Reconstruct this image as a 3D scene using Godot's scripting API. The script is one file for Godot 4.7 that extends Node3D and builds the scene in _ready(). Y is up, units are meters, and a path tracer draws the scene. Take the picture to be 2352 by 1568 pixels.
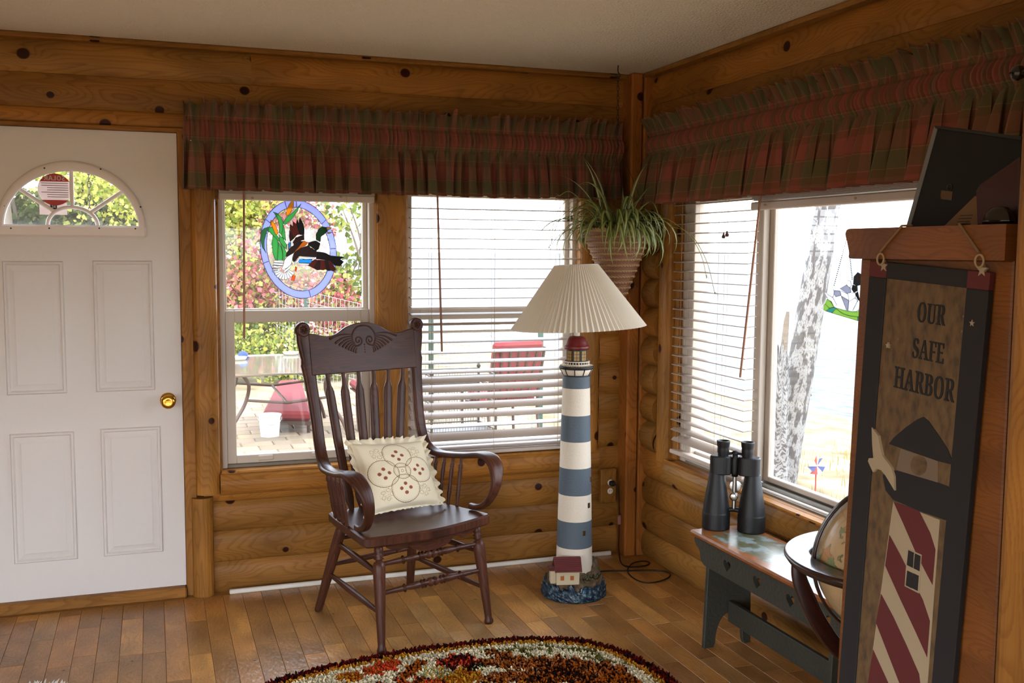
extends Node3D
# A corner of a log cabin above a lake: white door, two windows, high-backed armchair, lighthouse lamp.
# x runs along the door wall (corner post at x = 0), z runs from the door wall into the room, y is up; metres.

const CAM_POS := Vector3(-2.3673, 1.5544, 4.6960)
const CAM_YAW := 0.341893
const CAM_PITCH := -0.087987
const CAM_ROLL := 0.006545
const FOCAL := 2321.07
const H := 2.44

var cam_f: Vector3
var cam_r: Vector3
var cam_u: Vector3
var M := {}
var taken := {}
var rng := RandomNumberGenerator.new()


# ------------------------------------------------------------------ geometry
class G:
	var v := PackedVector3Array()
	var n := PackedVector3Array()
	var uv := PackedVector2Array()
	var c := PackedColorArray()
	var ix := PackedInt32Array()
	var col := Color(1, 1, 1)

	func vert(p: Vector3, nn: Vector3, u := Vector2.ZERO) -> int:
		v.append(p); n.append(nn); uv.append(u); c.append(col)
		return v.size() - 1

	func tri(a: int, b: int, d: int) -> void:
		ix.append(a); ix.append(b); ix.append(d)

	func quad(a: int, b: int, d: int, e: int) -> void:
		tri(a, b, d); tri(a, d, e)

	# flat polygon from points in order
	func flat(pts: Array, nn: Vector3, us: Array = []) -> void:
		var s := v.size()
		for i in pts.size():
			vert(pts[i], nn, us[i] if us.size() > i else Vector2.ZERO)
		for i in range(1, pts.size() - 1):
			tri(s, s + i, s + i + 1)

	# box with chamfered edges; texture runs along the longest side
	func box(lo: Vector3, hi: Vector3, bev := 0.0, off := Vector2.ZERO, grain := -1) -> G:
		var s := hi - lo
		var ax := grain
		if ax < 0:
			ax = 0 if s.x >= s.y and s.x >= s.z else (1 if s.y >= s.z else 2)
		var b: float = min(bev, min(s.x, min(s.y, s.z)) * 0.45)
		var ctr := (lo + hi) * 0.5
		var hf := s * 0.5
		var corner := func(sx: float, sy: float, sz: float, k: int) -> Vector3:
			var e := Vector3(hf.x - (b if k != 0 else 0.0), hf.y - (b if k != 1 else 0.0), hf.z - (b if k != 2 else 0.0))
			return ctr + Vector3(sx * e.x, sy * e.y, sz * e.z)
		var uvof := func(p: Vector3, k: int) -> Vector2:
			var d := p - lo
			if k == ax:
				var o := [d.y, d.z, d.x]
				return Vector2(o[(k + 1) % 3], o[k]) * 0.4 + off
			var oth := 3 - ax - k
			return Vector2(d[ax], d[oth] + (0.31 * k)) + off
		for k in 3:
			for sg in [-1.0, 1.0]:
				var a := (k + 1) % 3
				var d := (k + 2) % 3
				var pts := []
				var us := []
				for q in [[-1.0, -1.0], [1.0, -1.0], [1.0, 1.0], [-1.0, 1.0]]:
					var sv := Vector3.ZERO
					sv[k] = sg; sv[a] = q[0]; sv[d] = q[1]
					var p: Vector3 = corner.call(sv.x, sv.y, sv.z, k)
					pts.append(p); us.append(uvof.call(p, k))
				var nn := Vector3.ZERO
				nn[k] = sg
				flat(pts, nn, us)
		if b > 0.0:
			for k in 3:
				var a := (k + 1) % 3
				var d := (k + 2) % 3
				for sa in [-1.0, 1.0]:
					for sd in [-1.0, 1.0]:
						var pts := []
						var us := []
						for q in [[-1.0, a], [1.0, a], [1.0, d], [-1.0, d]]:
							var sv := Vector3.ZERO
							sv[k] = q[0]; sv[a] = sa; sv[d] = sd
							var p: Vector3 = corner.call(sv.x, sv.y, sv.z, q[1])
							pts.append(p); us.append(uvof.call(p, a if k == ax else (a if a != ax else d)))
						var nn := Vector3.ZERO
						nn[a] = sa; nn[d] = sd
						flat(pts, nn.normalized(), us)
			for sx in [-1.0, 1.0]:
				for sy in [-1.0, 1.0]:
					for sz in [-1.0, 1.0]:
						flat([corner.call(sx, sy, sz, 0), corner.call(sx, sy, sz, 1), corner.call(sx, sy, sz, 2)], Vector3(sx, sy, sz).normalized(), [off, off, off])
		return self

	# profile: radius, height pairs, turned round the y axis through at
	func lathe(prof: Array, seg := 24, at := Vector3.ZERO, sx := 1.0, sz := 1.0) -> G:
		var s := v.size()
		var m := prof.size()
		var len := 0.0
		for i in m:
			var p: Vector2 = prof[i]
			var a: Vector2 = prof[max(i - 1, 0)]
			var b: Vector2 = prof[min(i + 1, m - 1)]
			var t := (b - a).normalized()
			if i > 0:
				len += (p - a).length()
			for j in seg + 1:
				var an := TAU * j / seg
				var nn := Vector3(t.y * cos(an) / sx, -t.x, t.y * sin(an) / sz).normalized()
				vert(at + Vector3(p.x * cos(an) * sx, p.y, p.x * sin(an) * sz), nn, Vector2(float(j) / seg, len))
		for i in m - 1:
			for j in seg:
				var a := s + i * (seg + 1) + j
				quad(a, a + 1, a + seg + 2, a + seg + 1)
		return self

	# tube along a path; rad float or array; flat_ = second radius / first (elliptic), ref = direction of the second axis
	func tube(path: Array, rad, seg := 8, flat_ := 1.0, ref := Vector3.UP, caps := true, off := Vector2.ZERO, closed := false) -> G:
		var m := path.size()
		var s := v.size()
		var len := 0.0
		var first := Vector3.ZERO
		var last := Vector3.ZERO
		var side := Vector3.ZERO
		for i in m:
			var p: Vector3 = path[i]
			var a: Vector3 = path[max(i - 1, 0)] if not closed else path[(i - 1 + m) % m]
			var b: Vector3 = path[min(i + 1, m - 1)] if not closed else path[(i + 1) % m]
			var t := (b - a).normalized()
			if i == 0: first = t
			last = t
			if i > 0: len += (p - path[i - 1]).length()
			var x: Vector3
			if side == Vector3.ZERO or flat_ != 1.0:
				x = t.cross(ref)
				if x.length() < 1e-3: x = t.cross(Vector3(0.3, 0.2, 0.9))
			else:
				x = side - t * side.dot(t)
				if x.length() < 1e-4: x = t.cross(Vector3(0.3, 0.2, 0.9))
			x = x.normalized()
			side = x
			var y := x.cross(t).normalized()
			var r: float = rad[i] if rad is Array or rad is PackedFloat32Array else rad
			for j in seg + 1:
				var an := TAU * j / seg
				var nn := (x * cos(an) * flat_ + y * sin(an)).normalized()
				vert(p + x * (cos(an) * r) + y * (sin(an) * r * flat_), nn, Vector2(len, float(j) / seg * 0.12) + off)
		var rows := m if closed else m - 1
		for i in rows:
			for j in seg:
				var a := s + i * (seg + 1) + j
				var b := s + ((i + 1) % m) * (seg + 1) + j
				quad(a, a + 1, b + 1, b)
		if caps and not closed:
			for e in [0, m - 1]:
				var cc := vert(path[e], (-first if e == 0 else last), off)
				var st := v.size()
				for j in seg + 1:
					vert(v[s + e * (seg + 1) + j], (-first if e == 0 else last), off)
				for j in seg:
					tri(cc, st + j, st + j + 1)
		return self

	# grid of points [row][column]; normals from the neighbours
	func grid(pts: Array, us: Array = [], wrap := false) -> G:
		var nr := pts.size()
		var nc: int = pts[0].size()
		var s := v.size()
		for i in nr:
			for j in nc:
				var a: Vector3 = pts[i][(j - 1 + nc - 1) % (nc - 1)] if wrap else pts[i][max(j - 1, 0)]
				var b: Vector3 = pts[i][(j + 1) % (nc - 1)] if wrap else pts[i][min(j + 1, nc - 1)]
				var d: Vector3 = pts[max(i - 1, 0)][j]
				var e: Vector3 = pts[min(i + 1, nr - 1)][j]
				var nn := (b - a).cross(e - d)
				if nn.length() < 1e-12: nn = Vector3.UP
				vert(pts[i][j], nn.normalized(), us[i][j] if us.size() else Vector2(float(j) / (nc - 1), float(i) / (nr - 1)))
		for i in nr - 1:
			for j in nc - 1:
				var a := s + i * nc + j
				quad(a, a + 1, a + nc + 1, a + nc)
		return self

	# outline in the x/y plane pushed out along z from z0 to z1
	func extrude(poly: PackedVector2Array, z0: float, z1: float, bev := 0.0, uvs := 1.0, off := Vector2.ZERO) -> G:
		var p := poly
		if Geometry2D.is_polygon_clockwise(p):
			p = p.duplicate(); p.reverse()
		var inner := p
		if bev > 0.0:
			var r := Geometry2D.offset_polygon(p, -bev, Geometry2D.JOIN_MITER)
			if r.size() == 1 and r[0].size() == p.size():
				# line the two outlines up
				inner = r[0]
				if Geometry2D.is_polygon_clockwise(inner): inner.reverse()
				var best := 0
				var bd := 1e9
				for k in inner.size():
					var dd: float = inner[k].distance_to(p[0])
					if dd < bd: bd = dd; best = k
				var q := PackedVector2Array()
				for k in inner.size(): q.append(inner[(k + best) % inner.size()])
				inner = q
			else:
				bev = 0.0
		var ti := Geometry2D.triangulate_polygon(inner)
		for f in 2:
			var z := z0 if f == 0 else z1
			var s := v.size()
			for q in inner:
				vert(Vector3(q.x, q.y, z), Vector3(0, 0, -1 if f == 0 else 1), q * uvs + off)
			for k in range(0, ti.size(), 3):
				tri(s + ti[k], s + ti[k + 1], s + ti[k + 2])
		var m := p.size()
		for k in m:
			var a := p[k]
			var b := p[(k + 1) % m]
			var t := (b - a).normalized()
			var nn := Vector3(t.y, -t.x, 0)
			var za := z0 + (bev if z1 > z0 else -bev)
			var zb := z1 - (bev if z1 > z0 else -bev)
			flat([Vector3(a.x, a.y, za), Vector3(b.x, b.y, za), Vector3(b.x, b.y, zb), Vector3(a.x, a.y, zb)], nn, [a * uvs + off, b * uvs + off, b * uvs + off, a * uvs + off])
			if bev > 0.0:
				var ia := inner[k]
				var ib := inner[(k + 1) % m]
				flat([Vector3(a.x, a.y, za), Vector3(b.x, b.y, za), Vector3(ib.x, ib.y, z0), Vector3(ia.x, ia.y, z0)], (nn + Vector3(0, 0, -1)).normalized(), [a * uvs + off, b * uvs + off, ib * uvs + off, ia * uvs + off])
				flat([Vector3(a.x, a.y, zb), Vector3(b.x, b.y, zb), Vector3(ib.x, ib.y, z1), Vector3(ia.x, ia.y, z1)], (nn + Vector3(0, 0, 1)).normalized(), [a * uvs + off, b * uvs + off, ib * uvs + off, ia * uvs + off])
		return self

	func moved(t: Transform3D, from := 0) -> G:
		var nb := t.basis.inverse().transposed()
		for i in range(from, v.size()):
			v[i] = t * v[i]
			n[i] = (nb * n[i]).normalized()
		return self

	func mesh() -> ArrayMesh:
		for k in range(0, ix.size(), 3):
			var a := ix[k]
			var b := ix[k + 1]
			var d := ix[k + 2]
			if (v[b] - v[a]).cross(v[d] - v[a]).dot(n[a] + n[b] + n[d]) > 0.0:
				ix[k + 1] = d
				ix[k + 2] = b
		var arr := []
		arr.resize(Mesh.ARRAY_MAX)
		arr[Mesh.ARRAY_VERTEX] = v
		arr[Mesh.ARRAY_NORMAL] = n
		arr[Mesh.ARRAY_TEX_UV] = uv
		arr[Mesh.ARRAY_COLOR] = c
		arr[Mesh.ARRAY_INDEX] = ix
		var m := ArrayMesh.new()
		m.add_surface_from_arrays(Mesh.PRIMITIVE_TRIANGLES, arr)
		return m


# ------------------------------------------------------------------ nodes
func numbered(parent: Node, called: String) -> String:
	var key := str(parent.get_instance_id()) + "/" + called
	var k: int = taken.get(key, 0)
	taken[key] = k + 1
	return called if k == 0 else "%s_%03d" % [called, k]


func tag(o: Node, label: String, category: String, group := "") -> Node:
	o.set_meta("label", label)
	o.set_meta("category", category)
	if group: o.set_meta("group", group)
	return o


func thing(called: String, label: String, category: String, at := Vector3.ZERO, turn := 0.0, group := "") -> Node3D:
	var o := Node3D.new()
	o.name = numbered(self, called)
	add_child(o)
	o.position = at
	o.rotation.y = turn
	tag(o, label, category, group)
	return o


func structure(called: String, label := "") -> Node3D:
	var o := Node3D.new()
	o.name = numbered(self, called)
	add_child(o)
	o.set_meta("kind", "structure")
	if label: o.set_meta("label", label)
	return o


func part(parent: Node, called: String, g, mat: Material, label := "") -> MeshInstance3D:
	var o := MeshInstance3D.new()
	o.mesh = g.mesh() if g is G else g
	o.name = numbered(parent, called)
	parent.add_child(o)
	o.set_surface_override_material(0, mat)
	o.cast_shadow = GeometryInstance3D.SHADOW_CASTING_SETTING_ON
	if label: o.set_meta("label", label)
	return o


func stuff(o: Node) -> Node:
	o.set_meta("kind", "stuff")
	return o


func arc(pts: Array, steps: int) -> Array:
	# smooth curve through the points
	var out := []
	var m := pts.size()
	for i in m - 1:
		var a = pts[max(i - 1, 0)]
		var b = pts[i]
		var c = pts[i + 1]
		var d = pts[min(i + 2, m - 1)]
		for k in steps:
			out.append(b.cubic_interpolate(c, a, d, float(k) / steps))
	out.append(pts[m - 1])
	return out


func ray(px: float, py: float) -> Vector3:
	return cam_f + cam_r * ((px - 1176.0) / FOCAL) - cam_u * ((py - 784.0) / FOCAL)


# where the line of sight through a pixel meets the plane axis = value
func hit(px: float, py: float, axis: int, value: float) -> Vector3:
	var d := ray(px, py)
	return CAM_POS + d * ((value - CAM_POS[axis]) / d[axis])


func lerp_list(a: float, b: float, k: int) -> Array:
	var o := []
	for i in k: o.append(lerp(a, b, float(i) / (k - 1)))
	return o


func _ready() -> void:
	rng.seed = 7
	# ---- camera
	cam_f = Vector3(sin(CAM_YAW) * cos(CAM_PITCH), sin(CAM_PITCH), -cos(CAM_YAW) * cos(CAM_PITCH))
	var r0 := Vector3(cos(CAM_YAW), 0, sin(CAM_YAW))
	var u0 := r0.cross(cam_f)
	cam_r = r0 * cos(CAM_ROLL) + u0 * sin(CAM_ROLL)
	cam_u = u0 * cos(CAM_ROLL) - r0 * sin(CAM_ROLL)
	var cam := Camera3D.new()
	cam.name = "camera"
	add_child(cam)
	cam.transform = Transform3D(Basis(cam_r, cam_u, -cam_f), CAM_POS)
	cam.fov = rad_to_deg(2.0 * atan(784.0 / FOCAL))
	cam.near = 0.05
	cam.far = 4000.0
	cam.current = true
	# ---- sky: bright, thinly overcast
	var sky_mat := ProceduralSkyMaterial.new()
	sky_mat.sky_top_color = Color(0.86, 0.92, 1.0)
	sky_mat.sky_horizon_color = Color(0.95, 0.975, 1.0)
	sky_mat.sky_curve = 0.25
	sky_mat.ground_horizon_color = Color(0.75, 0.73, 0.68)
	sky_mat.ground_bottom_color = Color(0.5, 0.47, 0.42)
	sky_mat.sun_angle_max = 0.0
	sky_mat.energy_multiplier = SKY_ENERGY
	var sky := Sky.new()
	sky.sky_material = sky_mat
	var env := Environment.new()
	env.background_mode = Environment.BG_SKY
	env.sky = sky
	env.ambient_light_source = Environment.AMBIENT_SOURCE_SKY
	env.tonemap_mode = Environment.TONE_MAPPER_LINEAR
	env.tonemap_exposure = EXPOSURE
	env.sdfgi_enabled = true
	env.ssao_enabled = true
	env.ssil_enabled = true
	var we := WorldEnvironment.new()
	we.name = "world_environment"
	we.environment = env
	add_child(we)
	# ---- hazy sun from behind the house
	var sun := DirectionalLight3D.new()
	sun.name = "sun"
	add_child(sun)
	sun.look_at_from_position(Vector3.ZERO, SUN_TO, Vector3.UP)
	sun.light_color = Color(1.0, 0.95, 0.86)
	sun.light_energy = SUN_ENERGY
	sun.light_angular_distance = 6.0
	sun.shadow_enabled = true
	sun.sky_mode = DirectionalLight3D.SKY_MODE_LIGHT_ONLY
	# ---- everything else
	make_materials()
	build_floor_ceiling()
	build_back_wall()
	build_right_wall()
	build_far_walls()
	build_door()
	build_window_one()
	build_window_two()
	build_window_three()
	build_valances()
	build_outdoors()
	build_chair()
	build_pillow()
	build_rug()
	build_sheepskin()
	build_lamp()
	build_plant()
	build_outlet()
	build_bench()
	build_binoculars()
	build_globe()
	build_bookcase()
	build_stained_glass()


const SKY_ENERGY := 3.8
const EXPOSURE := 2.3
const SUN_ENERGY := 0.5
const SUN_TO := Vector3(0.35, -0.8, -0.5)


# ------------------------------------------------------------------ materials
func mat(called: String, color: Color, rough := 0.6, opts := {}) -> StandardMaterial3D:
	var m := StandardMaterial3D.new()
	m.albedo_color = color
	m.roughness = rough
	m.vertex_color_use_as_albedo = opts.get("vc", false)
	if opts.has("tex"): m.albedo_texture = opts.tex
	if opts.has("metal"): m.metallic = opts.metal
	if opts.has("spec"): m.metallic_specular = opts.spec
	if opts.has("bump"):
		m.normal_enabled = true
		m.normal_texture = opts.bump
		m.normal_scale = opts.get("bump_scale", 0.5)
	if opts.has("tri"):
		m.uv1_triplanar = true
		m.uv1_world_triplanar = opts.get("world", false)
		m.uv1_scale = Vector3.ONE * opts.tri if opts.tri is float else opts.tri
	elif opts.has("scale"):
		m.uv1_scale = opts.scale
	if opts.has("coat"):
		m.clearcoat_enabled = true
		m.clearcoat = opts.coat
		m.clearcoat_roughness = opts.get("coat_rough", 0.15)
	if opts.has("back"):
		m.backlight_enabled = true
		m.backlight = opts.back
	if opts.has("rim"):
		m.rim_enabled = true
		m.rim = opts.rim
	if opts.has("alpha"):
		m.transparency = BaseMaterial3D.TRANSPARENCY_ALPHA
		m.albedo_color.a = opts.alpha
	m.cull_mode = BaseMaterial3D.CULL_DISABLED
	m.resource_name = called
	M[called] = m
	return m


func noise_bytes(w: int, h: int, freq: float, sd: int, octaves := 3, sx := 1) -> PackedByteArray:
	var f := FastNoiseLite.new()
	f.seed = sd
	f.noise_type = FastNoiseLite.TYPE_SIMPLEX_SMOOTH
	f.frequency = freq
	f.fractal_octaves = octaves
	var im := f.get_seamless_image(w / sx, h)
	im.convert(Image.FORMAT_L8)
	if sx > 1: im.resize(w, h, Image.INTERPOLATE_CUBIC)
	return im.get_data()


# grain running along u; knots are [u, v, size] in 0..1
func wood_texture(w: int, h: int, sd: int, base: Color, dark: Color, rings: int, wander: float, knots: Array, streak: float, asp: float) -> ImageTexture:
	var low := noise_bytes(w, h, 0.012, sd, 2, 4)
	var fine := noise_bytes(w, h, 0.35, sd + 1, 3, 32)
	var tone := noise_bytes(w, h, 0.008, sd + 2, 2, 2)
	var out := PackedByteArray()
	out.resize(w * h * 3)
	var knot := Color(0.20, 0.09, 0.045)
	for y in h:
		var vv := float(y) / h
		for x in w:
			var i := y * w + x
			var uu := float(x) / w
			var field := vv * rings + (low[i] / 255.0 - 0.5) * wander
			var kd := 0.0
			for k in knots:
				var du: float = abs(uu - k[0])
				if du > 0.5: du = 1.0 - du
				var dv: float = abs(vv - k[1])
				if dv > 0.5: dv = 1.0 - dv
				du *= asp
				var q: float = (du * du * 0.5 + dv * dv) / (k[2] * k[2])
				if q < 16.0:
					field += 2.2 * exp(-q * 0.35)
					var e: float = (du * du + dv * dv) / (k[2] * k[2])
					if e < 1.6: kd = max(kd, clamp((1.35 - e) * 2.2, 0.0, 1.0))
					var wing: float = dv / k[2]
					if wing < 0.3 and du / k[2] < 3.0: kd = max(kd, (0.3 - wing) * 1.3 * (1.0 - du / k[2] / 3.0))
			var t: float = field - floor(field)
			var ring: float = smoothstep(0.45, 0.95, t) * (1.0 - smoothstep(0.95, 1.0, t))
			var s := ring * 0.46 + (fine[i] / 255.0 - 0.5) * streak
			var b := 0.86 + 0.28 * tone[i] / 255.0
			s = clamp(s, -0.25, 1.0)
			var rr: float = lerp(lerp(base.r, dark.r, s) * b, knot.r, kd)
			var gg: float = lerp(lerp(base.g, dark.g, s) * b, knot.g, kd)
			var bb: float = lerp(lerp(base.b, dark.b, s) * b, knot.b, kd)
			out[i * 3] = int(clamp(rr, 0.0, 1.0) * 255.0)
			out[i * 3 + 1] = int(clamp(gg, 0.0, 1.0) * 255.0)
			out[i * 3 + 2] = int(clamp(bb, 0.0, 1.0) * 255.0)
	var im := Image.create_from_data(w, h, false, Image.FORMAT_RGB8, out)
	im.generate_mipmaps()
	return ImageTexture.create_from_image(im)


func noise_tex(size: int, freq: float, sd: int, normal := false, strength := 4.0, ramp: Array = [], type := FastNoiseLite.TYPE_SIMPLEX_SMOOTH) -> NoiseTexture2D:
	var t := NoiseTexture2D.new()
	t.width = size
	t.height = size
	t.seamless = true
	t.generate_mipmaps = false
	var f := FastNoiseLite.new()
	f.seed = sd
	f.frequency = freq
	f.noise_type = type
	f.fractal_octaves = 4
	t.noise = f
	if normal:
		t.as_normal_map = true
		t.bump_strength = strength
	if ramp.size():
		var gr := Gradient.new()
		var off := PackedFloat32Array()
		var cl := PackedColorArray()
		for q in ramp:
			off.append(q[0]); cl.append(q[1])
		gr.offsets = off
		gr.colors = cl
		t.color_ramp = gr
	return t


func make_materials() -> void:
	var pine_knots := [[0.06, 0.12, 0.022], [0.17, 0.62, 0.016], [0.29, 0.33, 0.024], [0.40, 0.86, 0.018], [0.53, 0.16, 0.015], [0.60, 0.55, 0.025], [0.74, 0.78, 0.02], [0.83, 0.38, 0.016], [0.93, 0.93, 0.022], [0.46, 0.45, 0.012], [0.11, 0.84, 0.024], [0.23, 0.13, 0.013], [0.35, 0.57, 0.02], [0.67, 0.07, 0.026], [0.89, 0.62, 0.018], [0.78, 0.2, 0.012], [0.5, 0.7, 0.022], [0.02, 0.42, 0.02]]
	var pine := wood_texture(1024, 384, 11, Color(0.60, 0.425, 0.205), Color(0.475, 0.31, 0.13), 26, 9.0, pine_knots, 0.55, 2.67)
	var oak := wood_texture(1024, 256, 31, Color(0.705, 0.535, 0.315), Color(0.56, 0.39, 0.21), 22, 13.0, [[0.22, 0.4, 0.014], [0.71, 0.73, 0.012]], 0.5, 4.0)
	var walnut := wood_texture(512, 256, 51, Color(0.205, 0.128, 0.098), Color(0.11, 0.06, 0.045), 30, 8.0, [], 0.9, 2.0)
	var grit := noise_tex(256, 0.09, 5, true, 6.0)
	var soft := noise_tex(256, 0.02, 6, true, 4.0)
	var weave := noise_tex(256, 0.35, 8, true, 5.0)
	# pine in a few tones
	var tones := [Color(1, 1, 1), Color(0.93, 0.9, 0.86), Color(1.06, 1.0, 0.92), Color(0.96, 0.93, 0.92)]
	for i in 4:
		mat("pine%d" % i, tones[i], 0.42, {"tex": pine, "scale": Vector3(0.42, 1.1, 1), "spec": 0.28})
	mat("pine_trim", Color(1.04, 1.0, 0.93), 0.4, {"tex": pine, "scale": Vector3(0.42, 1.1, 1), "spec": 0.3})
	mat("pine_post", Color(1.05, 0.92, 0.86), 0.5, {"tex": pine, "scale": Vector3(0.42, 1.1, 1), "spec": 0.3})
	mat("pine_jamb", Color(0.98, 0.94, 0.90), 0.5, {"tex": pine, "scale": Vector3(0.42, 1.1, 1), "spec": 0.3})
	var ot := [Color(1, 1, 1), Color(0.90, 0.86, 0.82), Color(1.1, 1.06, 0.98), Color(0.97, 0.92, 0.84), Color(0.90, 0.85, 0.79), Color(1.05, 0.98, 0.9)]
	for i in 6:
		mat("oak%d" % i, ot[i], 0.3, {"tex": oak, "scale": Vector3(0.75, 2.4, 1), "spec": 0.5, "bump": grit, "bump_scale": 0.06})
	mat("oak_case", Color(0.66, 0.53, 0.42), 0.45, {"tex": oak, "scale": Vector3(0.75, 2.4, 1)})
	mat("walnut", Color(1.4, 1.25, 1.14), 0.36, {"tex": walnut, "scale": Vector3(1.5, 4.0, 1), "spec": 0.32, "coat": 0.06, "coat_rough": 0.25})
	mat("globe_wood", Color(0.85, 0.6, 0.55), 0.3, {"tex": walnut, "scale": Vector3(1.5, 4.0, 1), "coat": 0.5, "coat_rough": 0.25})
	mat("ceiling", Color(0.93, 0.895, 0.83), 0.95, {"bump": grit, "bump_scale": 0.7, "tri": 3.0, "world": true, "spec": 0.1})
	mat("plaster", Color(0.80, 0.74, 0.66), 0.95)
	mat("door_white", Color(0.875, 0.85, 0.83), 0.55, {"bump": weave, "bump_scale": 0.06, "tri": 2.0, "spec": 0.35})
	mat("door_frame_white", Color(0.92, 0.88, 0.86), 0.45, {"spec": 0.4})
	mat("white_strip", Color(0.88, 0.85, 0.8), 0.45)
	mat("vinyl", Color(0.78, 0.73, 0.67), 0.45, {"spec": 0.4})
	mat("vinyl_dark", Color(0.50, 0.46, 0.40), 0.5)
	mat("aluminium", Color(0.70, 0.69, 0.66), 0.4, {"metal": 0.6})
	mat("rubber", Color(0.10, 0.09, 0.085), 0.7)
	mat("glass", Color(0.97, 1.0, 0.99), 0.02, {"alpha": 0.06, "spec": 0.5})
	mat("brass", Color(0.86, 0.66, 0.27), 0.16, {"metal": 1.0})
	mat("screw", Color(0.16, 0.12, 0.1), 0.5)
	mat("slat", Color(0.72, 0.655, 0.60), 0.35, {"spec": 0.5})
	mat("slat_rail", Color(0.80, 0.73, 0.67), 0.4)
	mat("cord_tan", Color(0.75, 0.62, 0.48), 0.8)
	mat("wand", Color(0.60, 0.41, 0.29), 0.4)
	mat("tassel", Color(0.34, 0.21, 0.14), 0.5)
	mat("plaid", Color(1, 1, 1), 0.95, {"tex": plaid_texture(), "spec": 0.1, "rim": 0.25, "bump": weave, "bump_scale": 0.15, "back": Color(0.10, 0.06, 0.05)})
	mat("black", Color(0.035, 0.033, 0.035), 0.5)
	mat("black_rubber", Color(0.075, 0.072, 0.075), 0.48, {"bump": grit, "bump_scale": 0.12, "tri": 12.0})
	mat("black_gloss", Color(0.03, 0.028, 0.03), 0.2)
	mat("steel", Color(0.78, 0.77, 0.75), 0.25, {"metal": 1.0})
	mat("dark_metal", Color(0.24, 0.22, 0.2), 0.45, {"metal": 0.7})
	mat("cream_ruffle", Color(0.90, 0.85, 0.74), 0.95, {"bump": weave, "bump_scale": 0.2, "back": Color(0.25, 0.23, 0.2)})


func plaid_texture() -> ImageTexture:
	var s := 256
	var im := Image.create(s, s, false, Image.FORMAT_RGB8)
	var red := Color(0.55, 0.31, 0.26)
	var green := Color(0.37, 0.335, 0.235)
	var tan := Color(0.55, 0.41, 0.31)
	var warp := func(q: int) -> Color:
		if q < 96: return red
		if q >= 112 and q < 208: return green
		if q >= 208 and q < 214 or q >= 106 and q < 112: return tan
		if q == 48 or q == 49 or q == 50: return tan
		if q == 160 or q == 161: return red
		return Color(0.44, 0.29, 0.21)
	for y in s:
		for x in s:
			var a: Color = warp.call(x)
			var b: Color = warp.call(y)
			var k := 0.5 + (0.12 if ((x + y) % 4) < 2 else -0.12)
			im.set_pixel(x, y, a.lerp(b, k))
	im.generate_mipmaps()
	return ImageTexture.create_from_image(im)


# ------------------------------------------------------------------ room shell
# a log: length along x, rounded face towards +z
func log_shape(x0: float, x1: float, y0: float, y1: float, bulge := 0.04, back := -0.10, power := 0.5) -> G:
	var g := G.new()
	var off := Vector2(rng.randf() * 7.0, rng.randf() * 5.0)
	var prof := []
	var k := 10
	for i in k + 1:
		var t := float(i) / k
		prof.append(Vector2(0.006 + bulge * pow(max(sin(PI * t), 0.0), power), lerp(y0, y1, t)))
	var pts := []
	var us := []
	for i in k + 1:
		var p: Vector2 = prof[i]
		var row := []
		var ur := []
		for x in [x0, x1]:
			row.append(Vector3(x, p.y, p.x))
			ur.append(Vector2(x, (p.y - y0) * 1.15) + off)
		pts.append(row); us.append(ur)
	g.grid(pts, us)
	# analytic normals for the rounded face
	for i in k + 1:
		var a: Vector2 = prof[max(i - 1, 0)]
		var b: Vector2 = prof[min(i + 1, k)]
		var t := (b - a).normalized()
		for j in 2: g.n[i * 2 + j] = Vector3(0, -t.x, t.y)
	for e in [x0, x1]:
		var poly := [Vector3(e, y0, back)]
		var up := [off]
		for p in prof:
			poly.append(Vector3(e, p.y, p.x)); up.append(Vector2(p.y, p.x) + off)
		poly.append(Vector3(e, y1, back)); up.append(off)
		g.flat(poly, Vector3(-1 if e == x0 else 1, 0, 0), up)
	g.flat([Vector3(x0, y0, back), Vector3(x1, y0, back), Vector3(x1, y1, back), Vector3(x0, y1, back)], Vector3(0, 0, -1))
	g.flat([Vector3(x0, y0, back), Vector3(x1, y0, back), Vector3(x1, y0, 0.006), Vector3(x0, y0, 0.006)], Vector3(0, -1, 0))
	g.flat([Vector3(x0, y1, back), Vector3(x1, y1, back), Vector3(x1, y1, 0.006), Vector3(x0, y1, 0.006)], Vector3(0, 1, 0))
	return g


func add_log(wall: Node, x0: float, x1: float, y0: float, y1: float, bulge := 0.04) -> void:
	part(wall, "log", log_shape(x0, x1, y0, y1, bulge), M["pine%d" % rng.randi_range(0, 3)])


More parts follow.
